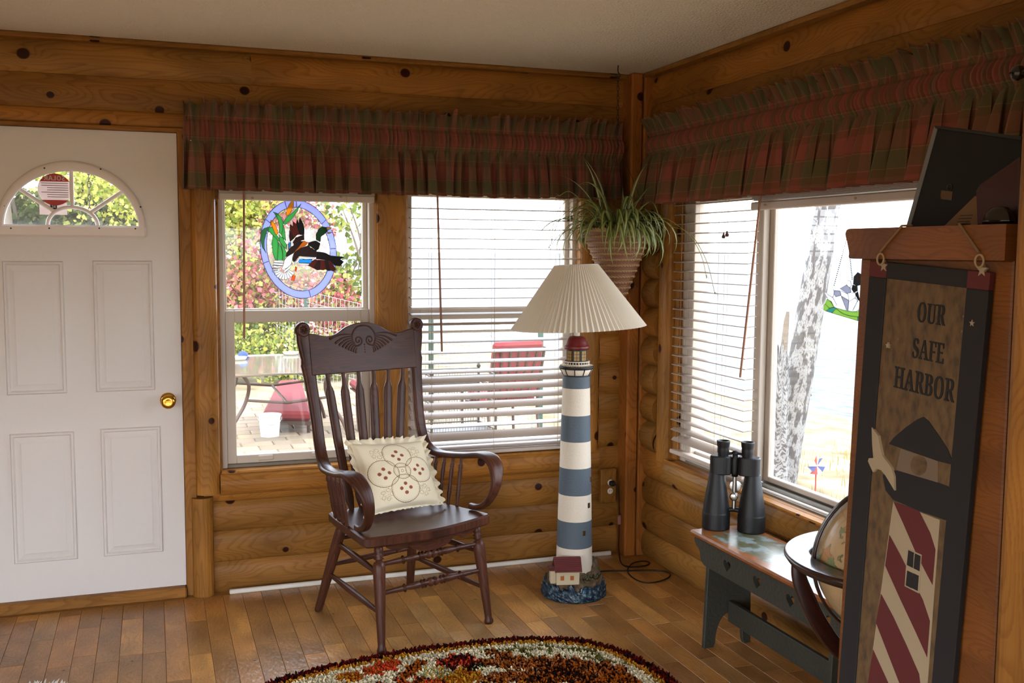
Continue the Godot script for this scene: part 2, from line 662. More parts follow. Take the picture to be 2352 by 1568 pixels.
# upright or level half-log trim with a rounded face towards +z
func half_log(x0: float, x1: float, y0: float, y1: float, z0: float, z1: float) -> G:
	var upright := (y1 - y0) > (x1 - x0)
	var g := G.new()
	var off := Vector2(rng.randf() * 7.0, rng.randf() * 5.0)
	var wd := (x1 - x0) if upright else (y1 - y0)
	var ln := (y1 - y0) if upright else (x1 - x0)
	var poly := PackedVector2Array()
	poly.append(Vector2(-wd / 2, z0))
	poly.append(Vector2(wd / 2, z0))
	for i in 9:
		var t := float(i) / 8
		var a: float = lerp(0.12, PI - 0.12, t)
		poly.append(Vector2(cos(a) * wd / 2, z0 + (z1 - z0) * (0.35 + 0.65 * pow(sin(a), 0.8))))
	var m := poly.size()
	for i in m:
		var a := poly[i]
		var b := poly[(i + 1) % m]
		var t := (b - a).normalized()
		var nn := Vector2(t.y, -t.x)
		var pts := []
		var us := []
		for q in [[a, 0.0], [b, 0.0], [b, ln], [a, ln]]:
			var w: Vector2 = q[0]
			pts.append(Vector3((x0 + x1) / 2 + w.x, y0 + q[1], w.y) if upright else Vector3(x0 + q[1], (y0 + y1) / 2 + w.x, w.y))
			us.append(Vector2(q[1], w.x * 1.2 + w.y * 0.4) + off)
		g.flat(pts, Vector3(nn.x, 0, nn.y) if upright else Vector3(0, nn.x, nn.y), us)
	for e in [0.0, ln]:
		var pts := []
		for w in poly:
			pts.append(Vector3((x0 + x1) / 2 + w.x, y0 + e, w.y) if upright else Vector3(x0 + e, (y0 + y1) / 2 + w.x, w.y))
		g.flat(pts, Vector3(0, 1 if e > 0 else -1, 0) if upright else Vector3(1 if e > 0 else -1, 0, 0))
	return g


func build_floor_ceiling() -> void:
	var fl := structure("floor", "oak strip floor of mixed plank tones")
	part(fl, "subfloor", G.new().box(Vector3(-5.1, -0.3, -0.1), Vector3(0.1, -0.014, 6.7)), M.plaster)
	var pw := 0.084
	var x := -3.36
	var k := 0
	while x < -0.005:
		var z := 0.07 - rng.randf() * 0.5
		while z < 2.15:
			var ln := rng.randf_range(0.28, 0.62)
			var z0: float = max(z, 0.065)
			var z1: float = min(z + ln, 2.15)
			if z1 - z0 > 0.03:
				var g := G.new().box(Vector3(x + 0.0006, -0.014, z0 + 0.0006), Vector3(min(x + pw, 0.0) - 0.0006, 0.0, z1 - 0.0006), 0.0009, Vector2(rng.randf() * 9, rng.randf() * 9), 2)
				part(fl, "plank", g, M["oak%d" % rng.randi_range(0, 5)])
			z += ln
		x += pw
		k += 1
	part(fl, "edge_board", G.new().box(Vector3(-3.36, -0.014, 0.0), Vector3(0, 0.0, 0.064), 0.001), M.oak1)
	part(fl, "floor_behind", G.new().box(Vector3(-5.0, -0.014, 2.151), Vector3(0, 0.0, 6.6), 0, Vector2.ZERO, 2), M.oak0)
	part(fl, "floor_beside", G.new().box(Vector3(-5.0, -0.014, 0.0), Vector3(-3.361, 0.0, 2.15), 0, Vector2.ZERO, 2), M.oak0)
	var ce := structure("ceiling", "cream plaster ceiling")
	part(ce, "slab", G.new().box(Vector3(-5.2, H, -0.3), Vector3(0.3, H + 0.25, 6.8)), M.ceiling)
	var t1 := structure("trim_1", "thin pine moulding under the ceiling")
	part(t1, "moulding", G.new().box(Vector3(-5.0, 2.418, -0.02), Vector3(0, H, 0.058), 0.006), M.pine1)
	var t2 := structure("trim_2", "thin pine moulding under the ceiling")
	part(t2, "moulding", G.new().box(Vector3(-0.058, 2.418, 0.0), Vector3(0.02, H, 6.6), 0.006), M.pine0)


const ROWS_LOW := [0.0, 0.14, 0.282, 0.42, 0.56]
const ROWS_TOP := [1.86, 2.005, 2.145, 2.285, 2.42]


func build_back_wall() -> void:
	var w := structure("wall_back", "varnished pine log wall")
	for i in 4:
		add_log(w, -2.17, 0.0, ROWS_LOW[i], ROWS_LOW[i + 1] - 0.001, 0.017)
	for i in 2:
		add_log(w, -2.19, 0.0, ROWS_TOP[i], ROWS_TOP[i + 1] - 0.001, 0.014)
	add_log(w, -5.0, -2.192, 2.075, 2.144, 0.012)
	add_log(w, -5.0, 0.0, 2.145, 2.284, 0.014)
	add_log(w, -5.0, -1.934, 2.285, 2.419, 0.014)
	add_log(w, -1.934, 0.0, 2.285, 2.419, 0.0155)
	for i in 15:
		add_log(w, -5.0, -3.2, i * 0.1384, 0.1384 + i * 0.1384, 0.03)
	# short logs between the window and the corner post
	for i in 9:
		add_log(w, -0.232, 0.0, 0.56 + i * 0.1444, 0.7044 + i * 0.1444, 0.02)
	part(w, "stud", G.new().box(Vector3(-2.20, 0.0, -0.12), Vector3(-2.085, 1.86, -0.001)), M.pine_jamb)
	part(w, "stud", G.new().box(Vector3(-0.345, 0.56, -0.12), Vector3(-0.233, 1.86, -0.001)), M.pine_jamb)
	part(w, "mullion_post", G.new().box(Vector3(-1.378, 0.56, -0.12), Vector3(-1.222, 1.86, 0.0), 0.004, Vector2(0.3, 0.9)), M.pine_trim)
	part(w, "mullion_board", half_log(-1.372, -1.228, 0.56, 1.86, 0.0, 0.028), M.pine_trim)
	var t := structure("trim_3", "rounded pine casing round the windows")
	part(t, "casing", half_log(-2.203, -2.098, 0.462, 1.86, -0.001, 0.06), M.pine_trim)
	part(t, "casing", half_log(-0.345, -0.235, 0.50, 1.86, -0.001, 0.05), M.pine_trim)
	part(t, "sill_log", half_log(-2.10, -0.24, 0.452, 0.555, 0.0, 0.066), M.pine2)
	part(t, "sill_board", G.new().box(Vector3(-2.098, 0.545, -0.045), Vector3(-0.345, 0.561, 0.045), 0.006), M.pine2)
	part(t, "jamb", G.new().box(Vector3(-2.252, 0.0, -0.10), Vector3(-2.2, 2.075, 0.026), 0.004, Vector2(0.6, 0.1)), M.pine_jamb)
	part(t, "jamb", G.new().box(Vector3(-3.2, 0.0, -0.10), Vector3(-3.148, 2.075, 0.026), 0.004, Vector2(0.1, 0.4)), M.pine_jamb)
	part(t, "door_stop", G.new().box(Vector3(-2.275, 0.0, -0.10), Vector3(-2.25, 2.075, -0.033)), M.pine_jamb)
	part(t, "door_stop", G.new().box(Vector3(-3.15, 0.0, -0.10), Vector3(-3.125, 2.075, -0.033)), M.pine_jamb)
	part(t, "door_stop", G.new().box(Vector3(-3.15, 2.04, -0.10), Vector3(-2.25, 2.075, -0.033)), M.pine_jamb)
	part(t, "door_head", G.new().box(Vector3(-3.2, 2.062, -0.10), Vector3(-2.2, 2.08, 0.03), 0.003), M.pine_jamb)
	part(t, "post", half_log(-2.226, -2.132, 0.0, 0.45, -0.01, 0.068), M.pine_trim)
	var s := structure("baseboard_back", "white quarter strip along the foot of the logs")
	part(s, "strip", G.new().box(Vector3(-2.07, 0.0, 0.045), Vector3(-0.165, 0.021, 0.064), 0.004), M.white_strip)
	# corner post
	var p := structure("trim_4", "dark pine corner post")
	part(p, "board", G.new().box(Vector3(-0.118, 0.0, -0.05), Vector3(-0.055, H, 0.118), 0.008, Vector2(0.2, 0.35)), M.pine_post)
	part(p, "board", G.new().box(Vector3(-0.052, 0.0, -0.05), Vector3(0.03, H, 0.126), 0.008, Vector2(0.7, 0.65)), M.pine_post)


func build_right_wall() -> void:
	# own axes: x = world z, +z = into the room
	var w := structure("wall_right", "varnished pine log wall beside the lake")
	w.rotation.y = -PI / 2
	for i in 4:
		add_log(w, 0.0, 6.6, ROWS_LOW[i], ROWS_LOW[i + 1] - 0.001, 0.024)
	for i in 4:
		add_log(w, 0.0, 6.6, ROWS_TOP[i], ROWS_TOP[i + 1] - 0.001, 0.014)
	for i in 9:
		add_log(w, 0.0, 0.26, 0.56 + i * 0.1444, 0.7044 + i * 0.1444, 0.045)
		add_log(w, 2.62, 6.6, 0.56 + i * 0.1444, 0.7044 + i * 0.1444, 0.045)
	part(w, "stud", G.new().box(Vector3(0.258, 0.56, -0.12), Vector3(0.42, 1.86, -0.001), 0.0, Vector2(0.5, 0.2)), M.pine_trim)
	part(w, "stud", G.new().box(Vector3(2.45, 0.56, -0.12), Vector3(2.622, 1.86, -0.001)), M.pine_jamb)
	var t := structure("trim_5", "pine casing and sill of the lake window")
	t.rotation.y = -PI / 2
	part(t, "casing", half_log(0.262, 0.372, 0.535, 1.86, -0.001, 0.04), M.pine_trim)
	part(t, "casing", half_log(2.5, 2.61, 0.535, 1.86, -0.001, 0.04), M.pine_trim)
	part(t, "sill_log", half_log(0.40, 2.50, 0.43, 0.555, 0.0, 0.062), M.pine0)
	part(t, "sill_board", G.new().box(Vector3(0.374, 0.54, -0.05), Vector3(2.498, 0.558, 0.05), 0.006), M.pine2)


func build_far_walls() -> void:
	# unseen left and rear walls; their wide glazed openings are added for fill light
	var l := structure("wall_left", "pine wall")
	var lw := [2.6, 6.3, 0.08, 1.75]
	part(l, "panel", G.new().box(Vector3(-5.12, 0, -0.1), Vector3(-5.0, H, lw[0]), 0, Vector2.ZERO, 2), M.pine1)
	part(l, "panel", G.new().box(Vector3(-5.12, 0, lw[1]), Vector3(-5.0, H, 6.7), 0, Vector2.ZERO, 2), M.pine1)
	part(l, "panel", G.new().box(Vector3(-5.12, 0, lw[0]), Vector3(-5.0, lw[2], lw[1]), 0, Vector2.ZERO, 2), M.pine1)
	part(l, "panel", G.new().box(Vector3(-5.12, lw[3], lw[0]), Vector3(-5.0, H, lw[1]), 0, Vector2.ZERO, 2), M.pine1)
	var r := structure("wall_rear", "pine wall")
	var rw := [-4.9, -0.1, 0.08, 1.8]
	part(r, "panel", G.new().box(Vector3(-5.1, 0, 6.6), Vector3(rw[0], H, 6.72)), M.pine1)
	part(r, "panel", G.new().box(Vector3(rw[1], 0, 6.6), Vector3(0.1, H, 6.72)), M.pine1)
	part(r, "panel", G.new().box(Vector3(rw[0], 0, 6.6), Vector3(rw[1], rw[2], 6.72)), M.pine1)
	part(r, "panel", G.new().box(Vector3(rw[0], rw[3], 6.6), Vector3(rw[1], H, 6.72)), M.pine1)
	var w4 := structure("window_4", "unseen patio glazing added for fill light")  # added opening, sized to let fill light in from the left
	for i in 4:
		var z: float = lerp(lw[0], lw[1] - 0.06, i / 3.0)
		part(w4, "frame_bar", G.new().box(Vector3(-5.09, lw[2], z), Vector3(-5.03, lw[3], z + 0.06), 0.004), M.vinyl)
	var gp := G.new()
	gp.flat([Vector3(-5.06, lw[2], lw[0]), Vector3(-5.06, lw[3], lw[0]), Vector3(-5.06, lw[3], lw[1]), Vector3(-5.06, lw[2], lw[1])], Vector3(1, 0, 0))
	part(w4, "pane", gp, M.glass)
	var w5 := structure("window_5", "unseen picture window added for fill light")  # added behind the camera to send fill light towards the door wall
	for i in 4:
		var x: float = lerp(rw[0], rw[1] - 0.06, i / 3.0)
		part(w5, "frame_bar", G.new().box(Vector3(x, rw[2], 6.63), Vector3(x + 0.06, rw[3], 6.69), 0.004), M.vinyl)
	var gq := G.new()
	gq.flat([Vector3(rw[0], rw[2], 6.66), Vector3(rw[1], rw[2], 6.66), Vector3(rw[1], rw[3], 6.66), Vector3(rw[0], rw[3], 6.66)], Vector3(0, 0, -1))
	part(w5, "pane", gq, M.glass)


# nested rectangles [inset, z] make a raised panel
func panel_shape(x0: float, x1: float, y0: float, y1: float, z: float, steps: Array) -> G:
	var g := G.new()
	for i in steps.size() - 1:
		var a: Vector2 = steps[i]
		var b: Vector2 = steps[i + 1]
		var o := [Vector3(x0 + a.x, y0 + a.x, z + a.y), Vector3(x1 - a.x, y0 + a.x, z + a.y), Vector3(x1 - a.x, y1 - a.x, z + a.y), Vector3(x0 + a.x, y1 - a.x, z + a.y)]
		var q := [Vector3(x0 + b.x, y0 + b.x, z + b.y), Vector3(x1 - b.x, y0 + b.x, z + b.y), Vector3(x1 - b.x, y1 - b.x, z + b.y), Vector3(x0 + b.x, y1 - b.x, z + b.y)]
		var t := (b - a).normalized()
		var dirs := [Vector3(0, -t.y, t.x), Vector3(t.y, 0, t.x), Vector3(0, t.y, t.x), Vector3(-t.y, 0, t.x)]
		for k in 4:
			g.flat([o[k], o[(k + 1) % 4], q[(k + 1) % 4], q[k]], dirs[k])
	var e: Vector2 = steps[steps.size() - 1]
	g.flat([Vector3(x0 + e.x, y0 + e.x, z + e.y), Vector3(x1 - e.x, y0 + e.x, z + e.y), Vector3(x1 - e.x, y1 - e.x, z + e.y), Vector3(x0 + e.x, y1 - e.x, z + e.y)], Vector3(0, 0, 1))
	return g


func half_oval(cx: float, cy: float, a: float, b: float, k := 28) -> PackedVector2Array:
	var p := PackedVector2Array()
	for i in k + 1:
		var t := PI * i / k
		p.append(Vector2(cx + a * cos(t), cy + b * sin(t)))
	return p


func text_mesh(s: String, size: float, depth := 0.002, serif := false) -> TextMesh:
	var t := TextMesh.new()
	t.text = s
	var f := SystemFont.new()
	f.font_names = PackedStringArray(["Droid Serif" if serif else "Droid Sans"])
	f.font_weight = 700
	t.font = f
	t.font_size = 64
	t.pixel_size = size / 46.0
	t.depth = depth
	return t


func build_door() -> void:
	var d := structure("door_1", "white panelled entrance door with a fan-shaped window")
	var cx := -2.68
	var cy := 1.655
	var z0 := -0.032
	var z1 := 0.006
	# leaf with the fan-shaped opening
	var outline := PackedVector2Array([Vector2(-2.254, 1.645), Vector2(-2.254, 2.06), Vector2(-3.146, 2.06), Vector2(-3.146, 1.645)])
	var hole := half_oval(cx, cy - 0.01, 0.265, 0.245)
	hole.reverse()
	outline.append_array(hole)
	var leaf := G.new()
	leaf.box(Vector3(-3.146, 0.048, z0), Vector3(-2.254, 1.645, z1))
	leaf.extrude(outline, z0, z1)
	part(d, "leaf", leaf, M.door_white)
	var steps := [Vector2(0, 0), Vector2(0.005, 0.010), Vector2(0.012, 0.011), Vector2(0.018, 0.002), Vector2(0.040, 0.009), Vector2(0.044, 0.011)]
	for q in [[-2.956, -2.722, 0.94, 1.505], [-2.608, -2.366, 0.94, 1.508], [-2.952, -2.70, 0.211, 0.775], [-2.596, -2.348, 0.211, 0.779]]:
		part(d, "panel", panel_shape(q[0], q[1], q[2], q[3], z1, steps), M.door_white)
	# fan window
	var fr := G.new()
	var rows := []
	for q in [[0.262, 0.238, 0.0], [0.262, 0.238, 0.02], [0.27, 0.248, 0.024], [0.284, 0.27, 0.022], [0.291, 0.279, 0.012], [0.293, 0.282, 0.0]]:
		var row := []
		for i in 33:
			var t := PI * i / 32
			row.append(Vector3(cx + q[0] * cos(t), cy - 0.01 + q[1] * sin(t), z1 + q[2]))
		rows.append(row)
	fr.grid(rows)
	part(d, "fan_frame", fr, M.door_frame_white)
	part(d, "fan_sill", G.new().box(Vector3(cx - 0.293, cy - 0.048, z1 - 0.01), Vector3(cx + 0.293, cy + 0.002, z1 + 0.023), 0.008), M.door_frame_white)
	var pane := G.new().extrude(half_oval(cx, cy - 0.01, 0.266, 0.246), -0.014, -0.013)
	part(d, "pane", pane, M.glass)
	var my := cy + 0.0
	var mun := func(a: Vector3, b: Vector3) -> G:
		var g := G.new()
		return g.tube([a, b], 0.0085, 8, 0.9, Vector3(0, 0, 1))
	part(d, "muntin", mun.call(Vector3(cx, cy + 0.08, 0.002), Vector3(cx, cy + 0.236, 0.002)), M.door_frame_white)
	part(d, "muntin", mun.call(Vector3(cx - 0.075, cy + 0.06, 0.002), Vector3(cx - 0.198, cy + 0.148, 0.002)), M.door_frame_white)
	part(d, "muntin", mun.call(Vector3(cx + 0.075, cy + 0.06, 0.002), Vector3(cx + 0.198, cy + 0.148, 0.002)), M.door_frame_white)
	var ar := []
	for i in 17:
		var t := PI * i / 16
		ar.append(Vector3(cx + 0.098 * cos(t), my + 0.078 * sin(t), 0.002))
	part(d, "arched_muntin", G.new().tube(ar, 0.0085, 8, 0.9, Vector3(0, 0, 1)), M.door_frame_white)
	for q in [[25, 524], [113, 524], [228, 524], [311, 525], [102, 386], [231, 388], [10, 473], [323, 475]]:
		var p := hit(q[0], q[1], 2, z1 + 0.022)
		var sc := G.new().lathe([Vector2(0.0, 0.002), Vector2(0.0035, 0.001), Vector2(0.0035, -0.004)], 8)
		sc.moved(Transform3D(Basis(Vector3.RIGHT, PI / 2), p))
		part(d, "screw", sc, M.screw)
	# knob
	var kp := Vector3(-2.314, 0.892, z1)
	var kb := G.new().lathe([Vector2(0.034, 0.0), Vector2(0.034, 0.004), Vector2(0.028, 0.009), Vector2(0.013, 0.012), Vector2(0.011, 0.03), Vector2(0.018, 0.036), Vector2(0.029, 0.046), Vector2(0.031, 0.056), Vector2(0.027, 0.065), Vector2(0.016, 0.069), Vector2(0.012, 0.066), Vector2(0.0, 0.066)], 28)
	kb.moved(Transform3D(Basis(Vector3.RIGHT, PI / 2), kp))
	part(d, "knob", kb, M.brass, "round brass knob")
	part(d, "threshold", G.new().box(Vector3(-3.148, 0.0, -0.09), Vector3(-2.254, 0.0475, 0.05), 0.006), M.pine_jamb)
	# sticker on the outside of the pane
	var red := mat("sticker_red", Color(0.72, 0.30, 0.27), 0.6, {"back": Color(0.7, 0.25, 0.2)})
	var paper := mat("sticker_paper", Color(0.86, 0.80, 0.78), 0.6, {"back": Color(0.8, 0.76, 0.75)})
	var ink := mat("sticker_ink", Color(0.42, 0.34, 0.33), 0.7)
	var sp := hit(126, 435, 2, -0.012)
	var st := Node3D.new()
	st.name = "sticker"
	d.add_child(st)
	st.position = sp
	st.set_meta("label", "round red and white sticker seen from behind")
	var R := 0.067
	part(st, "disc", G.new().extrude(half_oval(0, 0, R, R, 40) + half_oval(0, 0, -R, -R, 40), -0.0012, -0.0002), paper)
	for sg in [1.0, -1.0]:
		var seg := PackedVector2Array()
		var a0 := 0.52 if sg > 0 else 0.72
		for i in 17:
			var t: float = lerp(a0, PI - a0, i / 16.0)
			seg.append(Vector2(R * cos(t), sg * R * sin(t)))
		part(st, "red_band", G.new().extrude(seg, -0.0015, 0.0003), red)
	var tm := MeshInstance3D.new()
	tm.mesh = text_mesh("SOLAR", 0.019, 0.001)
	tm.name = "lettering"
	st.add_child(tm)
	tm.set_surface_override_material(0, paper)
	tm.position = Vector3(0, 0.047, 0.0008)
	tm.rotation.y = PI
	for i in 7:
		var y := 0.026 - i * 0.0095
		part(st, "print_line", G.new().box(Vector3(-0.03 if i > 1 and i != 4 else -0.052, y - 0.0012, -0.0004), Vector3(0.052, y + 0.0012, 0.0001)), ink)
	part(st, "card", G.new().box(Vector3(-0.062, -0.106, -0.0025), Vector3(0.045, -0.055, -0.0018)), paper)
	part(st, "number_patch", G.new().box(Vector3(-0.02, -0.083, -0.0018), Vector3(0.006, -0.062, -0.0008)), M.black)
	var nm := MeshInstance3D.new()
	nm.mesh = text_mesh("24", 0.011, 0.0008)
	nm.name = "number"
	st.add_child(nm)
	nm.set_surface_override_material(0, paper)
	nm.position = Vector3(-0.007, -0.0725, 0.0)


# ------------------------------------------------------------------ windows
func sash(parent: Node, x0: float, x1: float, y0: float, y1: float, z: float, fw: Array, m: Material, called := "sash") -> void:
	# fw: left, right, bottom, top widths
	var s := Node3D.new()
	s.name = numbered(parent, called)
	parent.add_child(s)
	var dz := 0.016
	part(s, "stile", G.new().box(Vector3(x0, y0, z - dz), Vector3(x0 + fw[0], y1, z + dz), 0.003), m)
	part(s, "stile", G.new().box(Vector3(x1 - fw[1], y0, z - dz), Vector3(x1, y1, z + dz), 0.003), m)
	part(s, "rail", G.new().box(Vector3(x0 + fw[0], y0, z - dz), Vector3(x1 - fw[1], y0 + fw[2], z + dz), 0.003), m)
	part(s, "rail", G.new().box(Vector3(x0 + fw[0], y1 - fw[3], z - dz), Vector3(x1 - fw[1], y1, z + dz), 0.003), m)
	var g := G.new()
	g.flat([Vector3(x0 + fw[0], y0 + fw[2], z), Vector3(x1 - fw[1], y0 + fw[2], z), Vector3(x1 - fw[1], y1 - fw[3], z), Vector3(x0 + fw[0], y1 - fw[3], z)], Vector3(0, 0, 1))
	part(s, "pane", g, M.glass)


func double_hung(called: String, x0: float, x1: float) -> Node3D:
	var w := structure(called, "beige double-hung window")
	var y0 := 0.561
	var y1 := 1.86
	part(w, "frame_stile", G.new().box(Vector3(x0, y0, -0.115), Vector3(x0 + 0.03, y1, -0.03), 0.003), M.vinyl)
	part(w, "frame_stile", G.new().box(Vector3(x1 - 0.03, y0, -0.115), Vector3(x1, y1, -0.03), 0.003), M.vinyl)
	part(w, "frame_sill", G.new().box(Vector3(x0 + 0.03, y0, -0.115), Vector3(x1 - 0.03, y0 + 0.016, -0.03), 0.003), M.vinyl_dark)
	part(w, "frame_head", G.new().box(Vector3(x0 + 0.03, y1 - 0.02, -0.115), Vector3(x1 - 0.03, y1, -0.03), 0.003), M.vinyl)
	sash(w, x0 + 0.03, x1 - 0.03, 1.255, 1.838, -0.092, [0.012, 0.022, 0.034, 0.02], M.vinyl, "upper_sash")
	sash(w, x0 + 0.03, x1 - 0.03, 0.578, 1.282, -0.055, [0.042, 0.042, 0.038, 0.055], M.vinyl, "lower_sash")
	for q in [0.28, 0.62]:
		var xx: float = lerp(x0, x1, q)
		part(w, "sash_lift", G.new().box(Vector3(xx - 0.035, 0.588, -0.042), Vector3(xx + 0.035, 0.612, -0.03), 0.004), M.vinyl)
	return w


# a slat of a blind: slightly arched strip along x
func slat_mesh(x0: float, x1: float, depth := 0.05) -> ArrayMesh:
	var g := G.new()
	var rows := []
	for i in 5:
		var t := i / 4.0 - 0.5
		rows.append([Vector3(x0, -t * t * 0.012, t * depth), Vector3(x1, -t * t * 0.012, t * depth)])
	g.grid(rows)
	var rows2 := []
	for i in 5:
		var t := i / 4.0 - 0.5
		rows2.append([Vector3(x1, -t * t * 0.012 - 0.0034, t * depth), Vector3(x0, -t * t * 0.012 - 0.0034, t * depth)])
	g.grid(rows2)
	for e in [-0.5, 0.5]:
		var y: float = -e * e * 0.012
		g.flat([Vector3(x0, y, e * depth), Vector3(x1, y, e * depth), Vector3(x1, y - 0.0034, e * depth), Vector3(x0, y - 0.0034, e * depth)], Vector3(0, 0, sign(e)))
	for e in [x0, x1]:
		g.flat([Vector3(e, -0.003, -0.5 * depth), Vector3(e, 0, 0), Vector3(e, -0.003, 0.5 * depth), Vector3(e, -0.0064, 0.5 * depth), Vector3(e, -0.0034, 0), Vector3(e, -0.0064, -0.5 * depth)], Vector3(sign(e - (x0 + x1) / 2), 0, 0))
	return g.mesh()


func slats(b: Node3D, x0: float, x1: float, heights: Array, tilts: Array, z: float) -> void:
	var m := slat_mesh(x0, x1)
	for i in heights.size():
		var o := part(b, "slat", m, M.slat)
		o.position = Vector3(0, heights[i], z)
		o.rotation.x = deg_to_rad(tilts[i])


func cords(b: Node3D, xs: Array, y0: float, y1: float, z: float) -> void:
	for x in xs:
		for dz in [-0.024, 0.024]:
			part(b, "ladder_cord", G.new().tube([Vector3(x, y0, z + dz), Vector3(x + 0.002, (y0 + y1) / 2, z + dz), Vector3(x, y1, z + dz)], 0.0008, 5), M.cord_tan)
		part(b, "lift_cord", G.new().tube([Vector3(x + 0.012, y0, z), Vector3(x + 0.012, y1, z)], 0.0008, 5), M.cord_tan)


func tilt_wand(b: Node3D, top: Vector3, foot: Vector3) -> void:
	part(b, "tilt_wand", G.new().tube([top, top.lerp(foot, 0.5), foot], 0.0052, 6), M.wand, "brown wooden wand")


func build_window_one() -> void:
	double_hung("window_1", -2.092, -1.372)
	var b := thing("window_blind", "blind pulled up tight over the window with the duck glass", "blind", Vector3(0, 0, 0))
	part(b, "head_rail", G.new().box(Vector3(-2.085, 1.835, -0.02), Vector3(-1.385, 1.88, 0.035), 0.003), M.slat_rail)
	var m := slat_mesh(-2.083, -1.387)
	for i in 5:
		var o := part(b, "slat", m, M.slat)
		o.position = Vector3(0, 1.832 - i * 0.0042, 0.005)
	part(b, "bottom_rail", G.new().box(Vector3(-2.083, 1.779, -0.02), Vector3(-1.387, 1.809, 0.03), 0.004), M.slat_rail)
	for q in [[580, 455], [783, 452]]:
		var p := hit(q[0], q[1], 2, 0.032)
		var kn := G.new().lathe([Vector2(0.0, -0.006), Vector2(0.006, -0.003), Vector2(0.006, 0.003), Vector2(0.0, 0.006)], 8, p)
		part(b, "cord_knot", kn, M.cord_tan)
	tilt_wand(b, hit(560, 400, 2, 0.045), hit(561, 777, 2, 0.045))
	part(b, "lift_cord", G.new().tube([hit(796, 400, 2, 0.03), hit(798, 735, 2, 0.03), hit(800, 900, 2, 0.03)], 0.0012, 5), M.cord_tan)


func build_window_two() -> void:
	double_hung("window_2", -1.226, -0.336)
	var b := thing("window_blind", "lowered slatted blind with uneven slats over the window beside the lighthouse lamp", "blind")
	part(b, "head_rail", G.new().box(Vector3(-1.218, 1.835, -0.025), Vector3(-0.345, 1.88, 0.035), 0.003), M.slat_rail)
	var hs := []
	var ts := []
	var ys := [480, 503, 525, 548, 571, 594, 617, 640, 662, 685, 706, 722, 745, 763, 785, 810, 833, 855, 874, 893, 914, 935, 956, 981, 1006, 1020]
	var tl := [5, 5, 5, 5, 5, 5, 5, 6, 6, 5, 6, 8, 8, -14, 10, 11, 12, 13, 32, 30, 28, 34, 30, 10, 44, 12]
	for i in ys.size():
		hs.append(hit(1000, ys[i] - 3, 2, 0.005).y)
		ts.append(tl[i])
	hs.append(0.607)
	ts.append(10)
	slats(b, -1.214, -0.345, hs, ts, 0.005)
	part(b, "bottom_rail", G.new().box(Vector3(-1.214, 0.566, -0.02), Vector3(-0.345, 0.584, 0.03), 0.004), M.slat_rail)
	cords(b, [-1.118, -0.80, -0.46], 0.58, 1.84, 0.005)
	tilt_wand(b, hit(1004, 420, 2, 0.05), hit(1015, 807, 2, 0.05))
	for q in [[1305, 503], [1313, 501]]:
		var p := hit(q[0], q[1], 2, 0.045)
		part(b, "tassel", tassel_shape(p, 0.008), M.tassel)
		part(b, "pull_cord", G.new().tube([p + Vector3(0, 0.01, 0), Vector3(p.x, 1.84, 0.03)], 0.0009, 5), M.cord_tan)


func tassel_shape(p: Vector3, r: float) -> G:
	return G.new().lathe([Vector2(0.0, r * 1.5), Vector2(r * 0.45, r * 1.4), Vector2(r * 0.5, r * 0.6), Vector2(r, -r * 0.4), Vector2(r * 0.85, -r * 1.3), Vector2(0.0, -r * 1.5)], 12, p)


